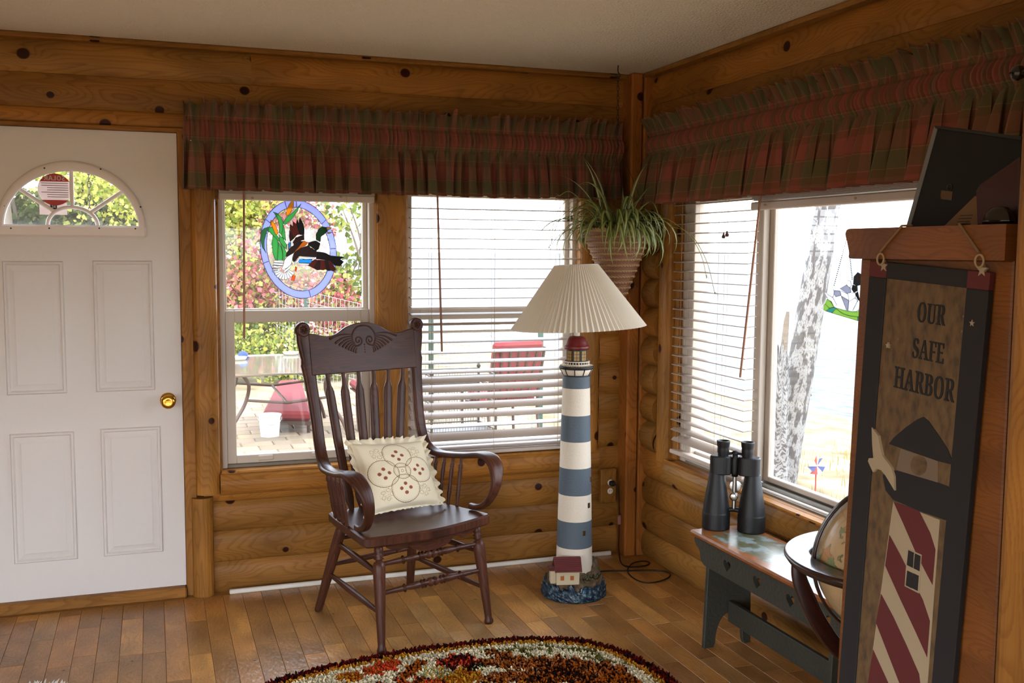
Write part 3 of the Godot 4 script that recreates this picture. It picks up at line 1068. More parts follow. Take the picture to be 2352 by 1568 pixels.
func build_window_three() -> void:
	var w := structure("window_3", "beige sliding window towards the lake")
	w.rotation.y = -PI / 2
	# own axes: x = world z, z = -world x
	var y0 := 0.558
	var y1 := 1.86
	part(w, "frame_stile", G.new().box(Vector3(0.42, y0, -0.12), Vector3(0.475, y1, -0.02), 0.003), M.vinyl)
	part(w, "frame_stile", G.new().box(Vector3(2.40, y0, -0.12), Vector3(2.45, y1, -0.02), 0.003), M.vinyl)
	part(w, "frame_head", G.new().box(Vector3(0.475, y1 - 0.04, -0.12), Vector3(2.40, y1, -0.02), 0.003), M.vinyl)
	for i in 3:
		part(w, "track", G.new().box(Vector3(0.475, y0, -0.118 + i * 0.034), Vector3(2.40, y0 + 0.034 - i * 0.01, -0.096 + i * 0.034), 0.003), [M.vinyl_dark, M.aluminium, M.vinyl][i])
	part(w, "track_bed", G.new().box(Vector3(0.475, y0 - 0.004, -0.12), Vector3(2.40, y0 + 0.008, -0.02)), M.vinyl_dark)
	sash(w, 0.475, 1.045, 0.59, 1.82, -0.06, [0.035, 0.05, 0.03, 0.03], M.vinyl, "sliding_sash")
	sash(w, 1.02, 2.40, 0.59, 1.82, -0.095, [0.055, 0.045, 0.022, 0.03], M.vinyl, "fixed_sash")
	part(w, "inner_jamb", G.new().box(Vector3(0.476, 0.59, -0.05), Vector3(0.52, 1.82, -0.02), 0.003), M.vinyl)
	# lowered blind over the sliding half
	var b := thing("window_blind", "lowered slatted blind with tassels on the lake window", "blind", Vector3.ZERO, -PI / 2)
	var hs := []
	var ts := []
	for i in 26:
		hs.append(1.785 - i * 0.0445)
		ts.append(lerp(4.0, 1.0, i / 25.0) if i < 23 else [2.0, 14.0, 34.0][i - 23])
	slats(b, 0.395, 1.035, hs, ts, -0.004)
	part(b, "head_rail", G.new().box(Vector3(0.395, 1.82, -0.03), Vector3(1.035, 1.86, 0.03), 0.003), M.slat_rail)
	part(b, "bottom_rail", G.new().box(Vector3(0.395, 0.592, -0.028), Vector3(1.03, 0.612, 0.024), 0.004), M.slat_rail)
	cords(b, [0.47, 0.80], 0.6, 1.83, -0.004)
	for q in [[1662, 541], [1670, 537]]:
		var p := hit(q[0], q[1], 0, -0.045)
		var lp := Vector3(p.z, p.y, -p.x)
		part(b, "tassel", tassel_shape(lp, 0.0085), M.tassel)
		part(b, "pull_cord", G.new().tube([lp + Vector3(0, 0.01, 0), Vector3(lp.x - 0.006, 1.84, 0.035)], 0.0009, 5), M.cord_tan)
	# raised blind over the fixed half
	var c := thing("window_blind", "raised blind bunched under the valance over the birch view", "blind", Vector3.ZERO, -PI / 2)
	part(c, "head_rail", G.new().box(Vector3(1.055, 1.835, -0.03), Vector3(2.40, 1.875, 0.03), 0.003), M.slat_rail)
	var m := slat_mesh(1.055, 2.395)
	for i in 12:
		var o := part(c, "slat", m, M.slat)
		o.position = Vector3(0, 1.829 - i * 0.0047, -0.002)
	part(c, "bottom_rail", G.new().box(Vector3(1.05, 1.735, -0.03), Vector3(2.4, 1.767, 0.026), 0.005), M.slat_rail)
	var a := hit(1748, 440, 0, -0.05)
	var f := hit(1700, 866, 0, -0.05)
	tilt_wand(c, Vector3(a.z, a.y, -a.x), Vector3(f.z, f.y, -f.x))
	for q in [1.16, 1.72, 2.2]:
		part(c, "cord_knot", G.new().lathe([Vector2(0.0, -0.006), Vector2(0.006, 0.0), Vector2(0.0, 0.006)], 8, Vector3(q, 1.752, 0.03)), M.cord_tan)


# ------------------------------------------------------------------ valances
func valance(v: Node3D, x0: float, x1: float, zc: float, sd: int, ys: Array) -> void:
	var f := FastNoiseLite.new()
	f.seed = sd
	f.frequency = 1.0
	var cols := int((x1 - x0) / 0.0026)
	var P := ["heading_ruffle", "rod_pocket", "skirt"]
	# rows: y, ruffle amount, gather amount, pleat amount
	var bands := [
		lerp_list(0, 1, 7), lerp_list(0, 1, 6), lerp_list(0, 1, 14)]
	for bi in 3:
		var pts := []
		var us := []
		for t in bands[bi]:
			var row := []
			var ur := []
			for i in cols + 1:
				var s := float(i) / cols
				var x: float = lerp(x0, x1, s)
				var n1 := f.get_noise_2d(x * 5.0, 3.0)
				var n2 := f.get_noise_2d(x * 14.0, 9.0)
				var ph1 := TAU * x / 0.076 + n1 * 5.5
				var ph2 := TAU * x / 0.0205 + n2 * 3.4
				var ph3 := TAU * x / 0.047 + n1 * 5.0 + n2 * 2.0
				var pleat := sin(ph1) + 0.38 * sin(2.0 * ph1 + 0.6) + 0.3 * sin(ph1 * 0.47 + n1 * 3.0)
				var gath := sin(ph2)
				var ruff := sin(ph3) + 0.4 * sin(ph3 * 1.7 + 1.0)
				var y := 0.0
				var z := zc
				var xx := x
				if bi == 0:
					y = lerp(ys[0] + 0.016 * f.get_noise_2d(x * 22.0, 1.0) + 0.009 * ruff, ys[1], t)
					var k: float = 1.0 - t
					z += 0.004 * gath * t + 0.030 * ruff * k + 0.016 * k - 0.010 * t
					xx += 0.010 * k * cos(ph3 + 0.5)
				elif bi == 1:
					y = lerp(ys[1], ys[2], t)
					z += 0.0085 * gath * (0.35 + 0.65 * sin(PI * t)) + 0.022 * sin(PI * t) - 0.010
				else:
					y = lerp(ys[2], ys[3] + 0.006 * n1 + 0.004 * n2, t)
					var k: float = pow(t, 0.55)
					z += -0.010 * (1.0 - k) + 0.0042 * gath * (1.0 - k) + 0.042 * pleat * k + 0.010 * t
					xx -= 0.017 * k * sin(2.0 * ph1)
				row.append(Vector3(xx, y, z))
				ur.append(Vector2((x * 2.3 + 0.02 * pleat) / 0.15, (-y + 0.3) / 0.15))
			pts.append(row); us.append(ur)
		part(v, P[bi], G.new().grid(pts, us), M.plaid)
	# returns to the wall at both ends
	for e in [x0, x1]:
		var pts := []
		var us := []
		for i in 12:
			var t := i / 11.0
			var y: float = lerp(ys[1] + 0.01, ys[3] + 0.004, t)
			var row := []
			var ur := []
			for j in 9:
				var q := j / 8.0
				var z: float = lerp(0.0, zc, q)
				row.append(Vector3(e + (0.006 * sin(q * 14.0 + t) - 0.008 * t) * (1 if e == x0 else -1), y, z))
				ur.append(Vector2(z * 2.0 / 0.15, -y / 0.15))
			pts.append(row); us.append(ur)
		part(v, "end_return", G.new().grid(pts, us), M.plaid)


func build_valances() -> void:
	var a := thing("valance", "gathered red and green plaid valance over the two windows next to the door", "valance")
	valance(a, -2.222, -0.165, 0.118, 4, [2.192, 2.112, 2.022, 1.815])
	part(a, "curtain_rod", G.new().box(Vector3(-2.215, 2.03, 0.085), Vector3(-0.17, 2.09, 0.093)), M.white_strip)
	var b := thing("valance", "long gathered plaid valance over the lake window", "valance", Vector3.ZERO, -PI / 2)
	valance(b, 0.285, 2.78, 0.118, 14, [2.185, 2.108, 2.022, 1.785])
	part(b, "curtain_rod", G.new().box(Vector3(0.29, 2.03, 0.085), Vector3(2.775, 2.09, 0.093)), M.white_strip)


# ------------------------------------------------------------------ armchair
# rounded-rectangle section swept along a path: wa = half width along ref, ta = half thickness
func sweep(path: Array, wa: Array, ta: Array, ref: Vector3, k := 14, power := 0.55) -> G:
	var g := G.new()
	var m := path.size()
	var pts := []
	var us := []
	var ln := 0.0
	var off := Vector2(rng.randf() * 3.0, rng.randf())
	for i in m:
		var t: Vector3 = (path[min(i + 1, m - 1)] - path[max(i - 1, 0)]).normalized()
		if i > 0: ln += (path[i] - path[i - 1]).length()
		var b := (ref - t * ref.dot(t)).normalized()
		var a := t.cross(b).normalized()
		var row := []
		var ur := []
		for j in k + 1:
			var an := TAU * j / k
			var ca := cos(an)
			var sa := sin(an)
			var w: float = sign(ca) * pow(abs(ca), power) * wa[i]
			var h: float = sign(sa) * pow(abs(sa), power) * ta[i]
			row.append(path[i] + b * w + a * h)
			ur.append(Vector2(ln, 0.1 * j / k) + off)
		pts.append(row); us.append(ur)
	g.grid(pts, us, true)
	for e in [0, m - 1]:
		var t: Vector3 = (path[1] - path[0]) if e == 0 else (path[m - 1] - path[m - 2])
		var poly := []
		for j in k: poly.append(pts[e][j])
		g.flat(poly, (-t if e == 0 else t).normalized())
	return g


# turned rod from a to b; prof = [radius, 0..1 along]
func turned(a: Vector3, b: Vector3, prof: Array, seg := 14) -> G:
	var y := (b - a)
	var ln := y.length()
	y = y.normalized()
	var x := y.cross(Vector3(0.21, 0.13, 0.97)).normalized()
	var z := x.cross(y)
	var pr := []
	for p in prof: pr.append(Vector2(p[0], p[1] * ln))
	pr.insert(0, Vector2(0.0, pr[0].y))
	pr.append(Vector2(0.0, pr[pr.size() - 1].y))
	var g := G.new().lathe(pr, seg)
	for i in g.uv.size(): g.uv[i] = Vector2(g.uv[i].y, g.uv[i].x * 0.1)
	return g.moved(Transform3D(Basis(x, y, z), a))


func build_chair() -> void:
	var c := thing("armchair", "tall dark wooden armchair with pressed-back crest and scrolled arms", "chair", Vector3(-1.4055, 0, 0.591), deg_to_rad(19.0))
	var W: Material = M.walnut
	# seat
	var out := PackedVector2Array()
	var sp := arc([Vector2(-0.225, 0.205), Vector2(-0.25, 0.1), Vector2(-0.275, -0.05), Vector2(-0.302, -0.2), Vector2(-0.296, -0.237), Vector2(-0.25, -0.252), Vector2(-0.12, -0.278), Vector2(0, -0.29), Vector2(0.12, -0.278), Vector2(0.25, -0.252), Vector2(0.296, -0.237), Vector2(0.302, -0.2), Vector2(0.275, -0.05), Vector2(0.25, 0.1), Vector2(0.225, 0.205)], 4)
	for p in sp: out.append(p)
	var seat := G.new().extrude(out, 0.408, 0.452, 0.008, 1.0)
	seat.moved(Transform3D(Basis(Vector3.RIGHT, -PI / 2), Vector3.ZERO))
	part(c, "seat", seat, W)
	# apron
	var ap := PackedVector2Array()
	for p in arc([Vector2(-0.22, 0.412), Vector2(-0.205, 0.395), Vector2(-0.17, 0.385), Vector2(-0.158, 0.372), Vector2(-0.142, 0.385), Vector2(-0.11, 0.39), Vector2(-0.085, 0.372), Vector2(-0.05, 0.358), Vector2(0, 0.354), Vector2(0.05, 0.358), Vector2(0.085, 0.372), Vector2(0.11, 0.39), Vector2(0.142, 0.385), Vector2(0.158, 0.372), Vector2(0.17, 0.385), Vector2(0.205, 0.395), Vector2(0.22, 0.412)], 3): ap.append(p)
	part(c, "apron", G.new().extrude(ap, 0.232, 0.246, 0.002), W)
	# posts running into the arms
	var path := arc([Vector3(0.285, 1.225, -0.310), Vector3(0.283, 1.17, -0.303), Vector3(0.276, 1.10, -0.293), Vector3(0.272, 1.075, -0.289), Vector3(0.267, 1.02, -0.28), Vector3(0.260, 0.92, -0.26), Vector3(0.256, 0.82, -0.24), Vector3(0.257, 0.745, -0.219), Vector3(0.262, 0.69, -0.188), Vector3(0.275, 0.662, -0.135), Vector3(0.292, 0.66, -0.06), Vector3(0.312, 0.672, 0.05), Vector3(0.326, 0.688, 0.14), Vector3(0.327, 0.682, 0.205), Vector3(0.320, 0.648, 0.25), Vector3(0.308, 0.588, 0.268), Vector3(0.297, 0.532, 0.252), Vector3(0.289, 0.489, 0.212), Vector3(0.283, 0.470, 0.165), Vector3(0.279, 0.468, 0.125)], 5)
	var wv := [0.028, 0.029, 0.023, 0.031, 0.027, 0.025, 0.024, 0.024, 0.025, 0.027, 0.027, 0.031, 0.036, 0.038, 0.033, 0.024, 0.019, 0.018, 0.017, 0.012]
	var wa := []
	var ta := []
	for i in path.size():
		var q: float = float(i) / 5.0
		var k := int(min(floor(q), wv.size() - 2))
		wa.append(lerp(wv[k], wv[k + 1], q - k))
		ta.append(0.0135 if q < 9 else 0.0125)
	for s in [-1.0, 1.0]:
		var pp := []
		for p in path: pp.append(Vector3(p.x * s, p.y, p.z))
		var arm := part(c, "post_and_arm", sweep(pp, wa, ta, Vector3(1, 0, 0)), W)
		var ear := G.new().lathe([Vector2(0.0, -0.015), Vector2(0.030, -0.015), Vector2(0.033, -0.008), Vector2(0.033, 0.008), Vector2(0.030, 0.014), Vector2(0.024, 0.015), Vector2(0.0, 0.013)], 24)
		var tilt := Basis(Vector3.RIGHT, PI / 2 - 0.15)
		ear.moved(Transform3D(tilt, Vector3(0.285 * s, 1.222, -0.309)))
		part(arm, "ear", ear, W)
		var ro := G.new()
		for k in 7:
			var an := TAU * k / 7.0
			ro.lathe([Vector2(0.0, 0.006), Vector2(0.004, 0.0045), Vector2(0.0065, 0.0)], 7, Vector3(cos(an) * 0.0135, 0.0145, sin(an) * 0.0135))
		ro.lathe([Vector2(0.0, 0.007), Vector2(0.004, 0.005), Vector2(0.006, 0.0)], 8, Vector3(0, 0.0145, 0))
		ro.moved(Transform3D(tilt, Vector3(0.285 * s, 1.222, -0.309)))
		part(arm, "rosette", ro, W)
		for k in 4:
			var z := -0.125 + 0.052 * k
			var x: float = lerp(0.276, 0.300, k / 3.0)
			part(c, "arm_spindle", turned(Vector3((0.238 + 0.011 * k) * s, 0.448, z + 0.005), Vector3(x * s, 0.662 + 0.003 * k, z), [[0.007, 0.0], [0.009, 0.03], [0.007, 0.06], [0.0105, 0.25], [0.008, 0.3], [0.011, 0.32], [0.008, 0.34], [0.011, 0.36], [0.008, 0.38], [0.011, 0.40], [0.0075, 0.43], [0.0105, 0.65], [0.008, 0.74], [0.011, 0.76], [0.008, 0.78], [0.011, 0.8], [0.007, 0.83], [0.007, 1.0]], 10), W)
	# crest rail with pressed carving
	var cr := PackedVector2Array([Vector2(-0.262, 1.03), Vector2(0.262, 1.03)])
	for p in arc([Vector2(0.262, 1.208), Vector2(0.235, 1.205), Vector2(0.18, 1.193), Vector2(0.135, 1.2), Vector2(0.085, 1.228), Vector2(0.035, 1.243), Vector2(0, 1.245), Vector2(-0.035, 1.243), Vector2(-0.085, 1.228), Vector2(-0.135, 1.2), Vector2(-0.18, 1.193), Vector2(-0.235, 1.205), Vector2(-0.262, 1.208)], 4): cr.append(p)
	var lean := Transform3D(Basis(Vector3.RIGHT, -0.165), Vector3.ZERO)
	var put := Transform3D(lean.basis, Vector3(0, 1.03, -0.274) - lean.basis * Vector3(0, 1.03, 0))
	var crest := part(c, "crest_rail", G.new().extrude(cr, -0.011, 0.011, 0.003).moved(put), W)
	var cv := G.new()
	var rel := func(pts: Array, r: float, taper := false) -> void:
		var p3 := []
		var rr := []
		var cpts := arc(pts, 5)
		for i in cpts.size():
			var p: Vector2 = cpts[i]
			p3.append(Vector3(p.x, p.y, 0.0105))
			var t := float(i) / (cpts.size() - 1)
			rr.append(r * (1.0 if not taper else 0.45 + 0.85 * t))
		cv.tube(p3, rr, 7)
	for s in [-1.0, 1.0]:
		var spiral := []
		for i in 15:
			var t := i / 14.0
			var an := -PI * 0.5 + t * TAU * 1.35
			var r: float = lerp(0.021, 0.004, t)
			spiral.append(Vector2(s * (0.029 + r * cos(an) * -1.0), 1.167 + r * sin(an)))
		rel.call([Vector2(0, 1.232), Vector2(s * 0.03, 1.226), Vector2(s * 0.054, 1.2), Vector2(s * 0.057, 1.17), Vector2(s * 0.046, 1.145), Vector2(s * 0.029, 1.145)], 0.0036)
		rel.call(spiral, 0.0036)
		for k in 9:
			var a: float = lerp(0.0, 1.0, k / 8.0)
			var st := Vector2(s * lerp(0.062, 0.038, a), lerp(1.195, 1.135, a))
			var en := Vector2(s * lerp(0.168, 0.045, pow(a, 0.75)), lerp(1.18, 1.112, pow(a, 0.6)))
			var mid := st.lerp(en, 0.5) + Vector2(s * 0.004, 0.008 * (1.0 - a))
			rel.call([st, mid, en], 0.0042, true)
	for k in 4:
		cv.lathe([Vector2(0.0, 0.004), Vector2(0.0035, 0.0), Vector2(0.0, -0.004)], 8, Vector3(0, 1.148 - k * 0.011, 0.011))
	cv.moved(put)
	part(crest, "scroll_carving", cv, W)
	# six flat back spindles
	for k in 6:
		var t := k / 5.0
		var a := Vector3(lerp(-0.122, 0.122, t), 0.448, -0.188)
		var b := Vector3(lerp(-0.19, 0.19, t), 1.036, -0.272)
		var ys := [0.0, 0.03, 0.08, 0.5, 0.8, 0.86, 0.888, 0.905, 0.93, 1.0]
		var wd := [0.010, 0.014, 0.0205, 0.0218, 0.0218, 0.0205, 0.015, 0.0105, 0.009, 0.009]
		var th := [0.008, 0.009, 0.0095, 0.0095, 0.0095, 0.0095, 0.009, 0.0078, 0.0072, 0.0072]
		var pp := []
		for q in ys: pp.append(a.lerp(b, q) + Vector3(0, 0, -0.012 * sin(PI * q)))
		part(c, "back_spindle", sweep(pp, wd, th, Vector3(1, 0, 0), 12, 0.85), W)
	# legs
	var fl := [[0.015, 0.0], [0.019, 0.012], [0.0195, 0.03], [0.015, 0.06], [0.0155, 0.1], [0.0215, 0.5], [0.0245, 0.72], [0.0245, 0.80], [0.021, 0.835], [0.0125, 0.85], [0.0125, 0.855], [0.021, 0.87], [0.0125, 0.885], [0.021, 0.9], [0.0125, 0.915], [0.0185, 0.935], [0.0175, 1.0]]
	var bl := [[0.014, 0.0], [0.017, 0.02], [0.0235, 0.7], [0.0235, 0.85], [0.019, 1.0]]
	var fa := Vector3(0.262, 0, 0.284)
	var fb := Vector3(0.238, 0.412, 0.222)
	var ba := Vector3(0.236, 0, -0.288)
	var bb := Vector3(0.178, 0.412, -0.165)
	var at := func(a: Vector3, b: Vector3, y: float, s: float) -> Vector3:
		var p := a.lerp(b, y / b.y)
		return Vector3(p.x * s, p.y, p.z)
	for s in [-1.0, 1.0]:
		var m := Vector3(s, 1, 1)
		part(c, "leg", turned(fa * m, fb * m, fl, 20), W)
		part(c, "leg", turned(ba * m, bb * m, bl, 18), W)
		var plain := [[0.009, 0.0], [0.0135, 0.4], [0.0135, 0.6], [0.009, 1.0]]
		part(c, "side_stretcher", turned(at.call(fa, fb, 0.30, s), at.call(ba, bb, 0.315, s), plain, 10), W)
		part(c, "side_stretcher", turned(at.call(fa, fb, 0.15, s), at.call(ba, bb, 0.175, s), plain, 10), W)
	var fancy := [[0.009, 0.0], [0.0095, 0.08], [0.0115, 0.2], [0.009, 0.215], [0.0175, 0.228], [0.009, 0.242], [0.0135, 0.3], [0.0155, 0.36], [0.008, 0.378], [0.0185, 0.392], [0.008, 0.405], [0.0185, 0.42], [0.0085, 0.435], [0.0155, 0.46], [0.0185, 0.485], [0.0085, 0.5], [0.0185, 0.515], [0.0155, 0.54], [0.0085, 0.565], [0.0185, 0.58], [0.008, 0.595], [0.0185, 0.608], [0.008, 0.622], [0.0155, 0.64], [0.0135, 0.7], [0.009, 0.758], [0.0175, 0.772], [0.009, 0.785], [0.0115, 0.8], [0.0095, 0.92], [0.009, 1.0]]
	for y in [0.335, 0.225]:
		part(c, "front_stretcher", turned(at.call(fa, fb, y, -1.0), at.call(fa, fb, y, 1.0), fancy, 14), W)
	for y in [0.335, 0.215]:
		part(c, "back_stretcher", turned(at.call(ba, bb, y, -1.0), at.call(ba, bb, y, 1.0), [[0.009, 0.0], [0.0135, 0.45], [0.0135, 0.55], [0.009, 1.0]], 10), W)


func pillow_texture() -> ImageTexture:
	var s := 640
	var im := Image.create(s, s, false, Image.FORMAT_RGB8)
	im.fill(Color(0.91, 0.855, 0.74))
	var rr := RandomNumberGenerator.new()
	rr.seed = 12
	var dot := func(x: float, y: float, r: float, col: Color) -> void:
		var ri := int(ceil(r))
		for dy in range(-ri, ri + 1):
			for dx in range(-ri, ri + 1):
				if dx * dx + dy * dy <= r * r:
					var px := int(x) + dx
					var py := int(y) + dy
					if px >= 0 and py >= 0 and px < s and py < s: im.set_pixel(px, py, col)
	var brown := Color(0.42, 0.30, 0.18)
	var rose := Color(0.60, 0.36, 0.29)
	var ring := func(cx: float, cy: float, r: float, k: int, dr: float) -> void:
		for i in k:
			var a := TAU * i / k
			dot.call(cx + cos(a) * r, cy + sin(a) * r, dr, brown)
	var ctrs := [Vector2(320, 160), Vector2(320, 486), Vector2(158, 326), Vector2(484, 318)]
	for q in ctrs:
		ring.call(q.x, q.y, 128, 66, 4.2)
		ring.call(q.x, q.y, 116, 64, 1.8)
		for f in [Vector2(0, -40), Vector2(0, 44), Vector2(-42, 2), Vector2(42, 2)]:
			for i in 7:
				var a := TAU * i / 7.0
				dot.call(q.x + f.x + cos(a) * 11.0, q.y + f.y + sin(a) * 11.0, 6.5, rose)
			dot.call(q.x + f.x, q.y + f.y, 5.0, rose.darkened(0.2))
	ring.call(320, 322, 78, 46, 4.0)
	ring.call(320, 322, 66, 40, 2.2)
	ring.call(320, 322, 40, 26, 2.0)
	ring.call(320, 322, 12, 10, 2.6)
	for q in [Vector2(150, 130), Vector2(490, 130), Vector2(150, 520), Vector2(490, 520)]:
		for i in 150:
			var a := rr.randf() * TAU
			var r := sqrt(rr.randf()) * 62.0
			dot.call(q.x + cos(a) * r, q.y + sin(a) * r, rr.randf_range(0.8, 1.9), Color(0.62, 0.52, 0.38))
		for i in 5:
			ring.call(q.x + cos(i * 1.25) * 38, q.y + sin(i * 1.25) * 38, 16, 18, 1.5)
	return ImageTexture.create_from_image(im)


func build_pillow() -> void:
	var t := thing("throw_pillow", "square cream throw pillow with lace ruffle and embroidered rings on the armchair", "pillow", Vector3(-1.4055, 0, 0.591), deg_to_rad(19.0))
	var pm := mat("pillow_cloth", Color(1, 1, 1), 0.95, {"tex": pillow_texture(), "spec": 0.15})
	var BL := Vector3(-0.160, 0.468, 0.005)
	var BR := Vector3(0.186, 0.470, 0.028)
	var TL := Vector3(-0.160, 0.742, -0.145)
	var TR := Vector3(0.205, 0.715, -0.150)
	var n := 36
	var nz := ((BR - BL).cross(TL - BL)).normalized()
	var f := FastNoiseLite.new()
	f.frequency = 2.2
	f.seed = 3
	var at := func(u: float, v: float, side: float) -> Vector3:
		var a := u * 2.0 - 1.0
		var b := v * 2.0 - 1.0
		# sides draw in a little between the corners
		var uu := 0.5 + 0.5 * a * (1.0 - 0.07 * (1.0 - b * b))
		var vv := 0.5 + 0.5 * b * (1.0 - 0.07 * (1.0 - a * a))
		var p := BL.lerp(BR, uu).lerp(TL.lerp(TR, uu), vv)
		var puff: float = 0.066 * pow(max((1.0 - a * a) * (1.0 - b * b), 0.0), 0.42)
		puff += 0.006 * f.get_noise_2d(u * 3.0, v * 3.0) * (1.0 - a * a) * (1.0 - b * b)
		return p + nz * (puff * side + 0.012)
	for side in [1.0, -1.0]:
		var pts := []
		var us := []
		for i in n + 1:
			var row := []
			var ur := []
			for j in n + 1:
				row.append(at.call(float(j) / n, float(i) / n, side if side > 0 else -0.55))
				ur.append(Vector2(float(j) / n, 1.0 - float(i) / n))
			pts.append(row); us.append(ur)
		part(t, "front_cover" if side > 0 else "back_cover", G.new().grid(pts, us), pm if side > 0 else M.cream_ruffle)
	# lace ruffle round the seam
	var k := 320
	var rows := []
	for q in 4:
		var row := []
		for i in k + 1:
			var s := 4.0 * i / k
			var e := int(floor(s)) % 4
			var r: float = s - floor(s)
			var u: float = [r, 1.0, 1.0 - r, 0.0][e]
			var v: float = [0.0, r, 1.0, 1.0 - r][e]
			var p: Vector3 = at.call(u, v, 0.0)
			var c := BL.lerp(TR, 0.5)
			var o := (p - c)
			o = (o - nz * o.dot(nz)).normalized()
			var amt: float = [0.35, 1.0, 1.0, 0.75][e]
			var ph := TAU * i / k * 30.0 + 1.2 * sin(i * 0.13)
			var d: float = 0.036 * q / 3.0 * amt * (1.0 + 0.12 * sin(ph * 2.0))
			row.append(p + o * (d - 0.004) + nz * (0.013 * sin(ph) * q / 3.0 * amt - 0.004))
		rows.append(row)
	part(t, "lace_ruffle", G.new().grid(rows), M.cream_ruffle, "scalloped cream lace edging")


# ------------------------------------------------------------------ rug
func build_rug() -> void:
	var cp := Vector2(-1.40, 1.76)
	var pts := [Vector2(-2.30, 1.45), Vector2(-2.02, 1.132), Vector2(-1.585, 1.005), Vector2(-1.2, 0.995), Vector2(-0.925, 1.045), Vector2(-0.715, 1.20), Vector2(-0.625, 1.58), Vector2(-0.72, 2.08), Vector2(-1.02, 2.46), Vector2(-1.5, 2.58), Vector2(-2.0, 2.42), Vector2(-2.32, 1.95)]
	var m := pts.size()
	var rad := []     # radius by angle
	var dense := []
	for i in m:
		for k in 12:
			var a: Vector2 = pts[(i - 1 + m) % m]
			var b: Vector2 = pts[i]
			var c: Vector2 = pts[(i + 1) % m]
			var d: Vector2 = pts[(i + 2) % m]
			dense.append(b.cubic_interpolate(c, a, d, k / 12.0))
	for k in 720:
		rad.append(0.0)
	for i in dense.size():
		var a: Vector2 = dense[i] - cp
		var b: Vector2 = dense[(i + 1) % dense.size()] - cp
		var a0 := a.angle()
		var da := wrapf(b.angle() - a0, -PI, PI)
		for q in 16:
			var t := q / 15.0
			var an := wrapf(a0 + da * t, 0, TAU)
			rad[int(an / TAU * 720.0) % 720] = lerp(a.length(), b.length(), t)
	for k in range(1, 720):
		if rad[k] == 0.0: rad[k] = rad[k - 1]
	var rug := thing("oval_rug", "oval shag rug with autumn leaves and a red and gold border", "rug")
	var poly := PackedVector2Array()
	for p in dense: poly.append(Vector2(p.x, -p.y))
	var base := G.new().extrude(poly, 0.001, 0.008, 0.0)
	base.moved(Transform3D(Basis(Vector3.RIGHT, -PI / 2), Vector3.ZERO))
	part(rug, "backing", base, mat("rug_back", Color(0.42, 0.33, 0.22), 0.95))
	# pile
	var tuft := G.new().tube([Vector3.ZERO, Vector3(0.0012, 0.009, 0.0008), Vector3(0.0045, 0.016, 0.002), Vector3(0.008, 0.019, 0.004)], [0.0042, 0.0046, 0.004, 0.0015], 5, 1.0, Vector3.UP, false)
	var rr := RandomNumberGenerator.new()
	rr.seed = 99
	var xf: Array[Transform3D] = []
	var cl: PackedColorArray = []
	var cream := Color(0.86, 0.81, 0.68)
	var gold := Color(0.72, 0.50, 0.12)
	var wine := Color(0.36, 0.07, 0.06)
	var dark := Color(0.16, 0.08, 0.06)
	var rust := Color(0.62, 0.31, 0.08)
	var coral := Color(0.76, 0.26, 0.14)
	var tan := Color(0.66, 0.40, 0.22)
	var olive := Color(0.36, 0.33, 0.15)
	var sage := Color(0.60, 0.62, 0.42)
	# leaf shapes: centre x, z, half length, half width, angle, colours
	var leaves := [
		[-1.60, 1.135, 0.085, 0.05, -0.5, [coral, coral, rust]], [-1.50, 1.19, 0.10, 0.03, -0.9, [rust, dark, rust]], [-1.73, 1.18, 0.05, 0.045, 0.3, [rust, rust, gold]],
		[-1.33, 1.165, 0.085, 0.055, -0.35, [coral, wine, dark]], [-1.245, 1.20, 0.1, 0.022, 0.35, [coral, wine, wine]], [-1.27, 1.235, 0.12, 0.03, -0.3, [dark, dark, sage]],
		[-1.36, 1.31, 0.09, 0.075, 0.2, [gold, gold, rust]], [-1.42, 1.24, 0.06, 0.05, 0.4, [sage, gold, cream]],
		[-1.15, 1.16, 0.07, 0.035, 0.9, [tan, dark, rust]], [-1.12, 1.25, 0.13, 0.06, 0.35, [tan, dark, rust]], [-0.98, 1.31, 0.13, 0.07, 0.3, [dark, rust, tan]],
		[-1.02, 1.41, 0.14, 0.08, -0.2, [dark, rust, dark]], [-0.84, 1.40, 0.10, 0.06, 0.5, [rust, dark, tan]], [-0.86, 1.52, 0.12, 0.08, 0.2, [rust, dark, rust]], [-1.18, 1.36, 0.12, 0.05, 0.1, [tan, dark, rust]],
		[-1.25, 1.5, 0.2, 0.1, 0.2, [gold, dark, rust]], [-1.6, 1.4, 0.2, 0.12, -0.4, [rust, dark, coral]], [-1.8, 1.7, 0.2, 0.14, 0.6, [coral, rust, dark]], [-1.3, 1.9, 0.3, 0.2, 0.1, [rust, gold, dark]]]
	var twigs := [[Vector2(-1.07, 1.10), Vector2(-1.03, 1.25)], [Vector2(-1.2, 1.105), Vector2(-0.98, 1.155)], [Vector2(-0.98, 1.12), Vector2(-0.80, 1.25)], [Vector2(-0.93, 1.09), Vector2(-0.96, 1.2)], [Vector2(-0.9, 1.18), Vector2(-0.74, 1.25)], [Vector2(-0.86, 1.29), Vector2(-0.74, 1.38)], [Vector2(-0.8, 1.27), Vector2(-0.8, 1.4)]]
	var step := 0.0078
	var z := 0.98
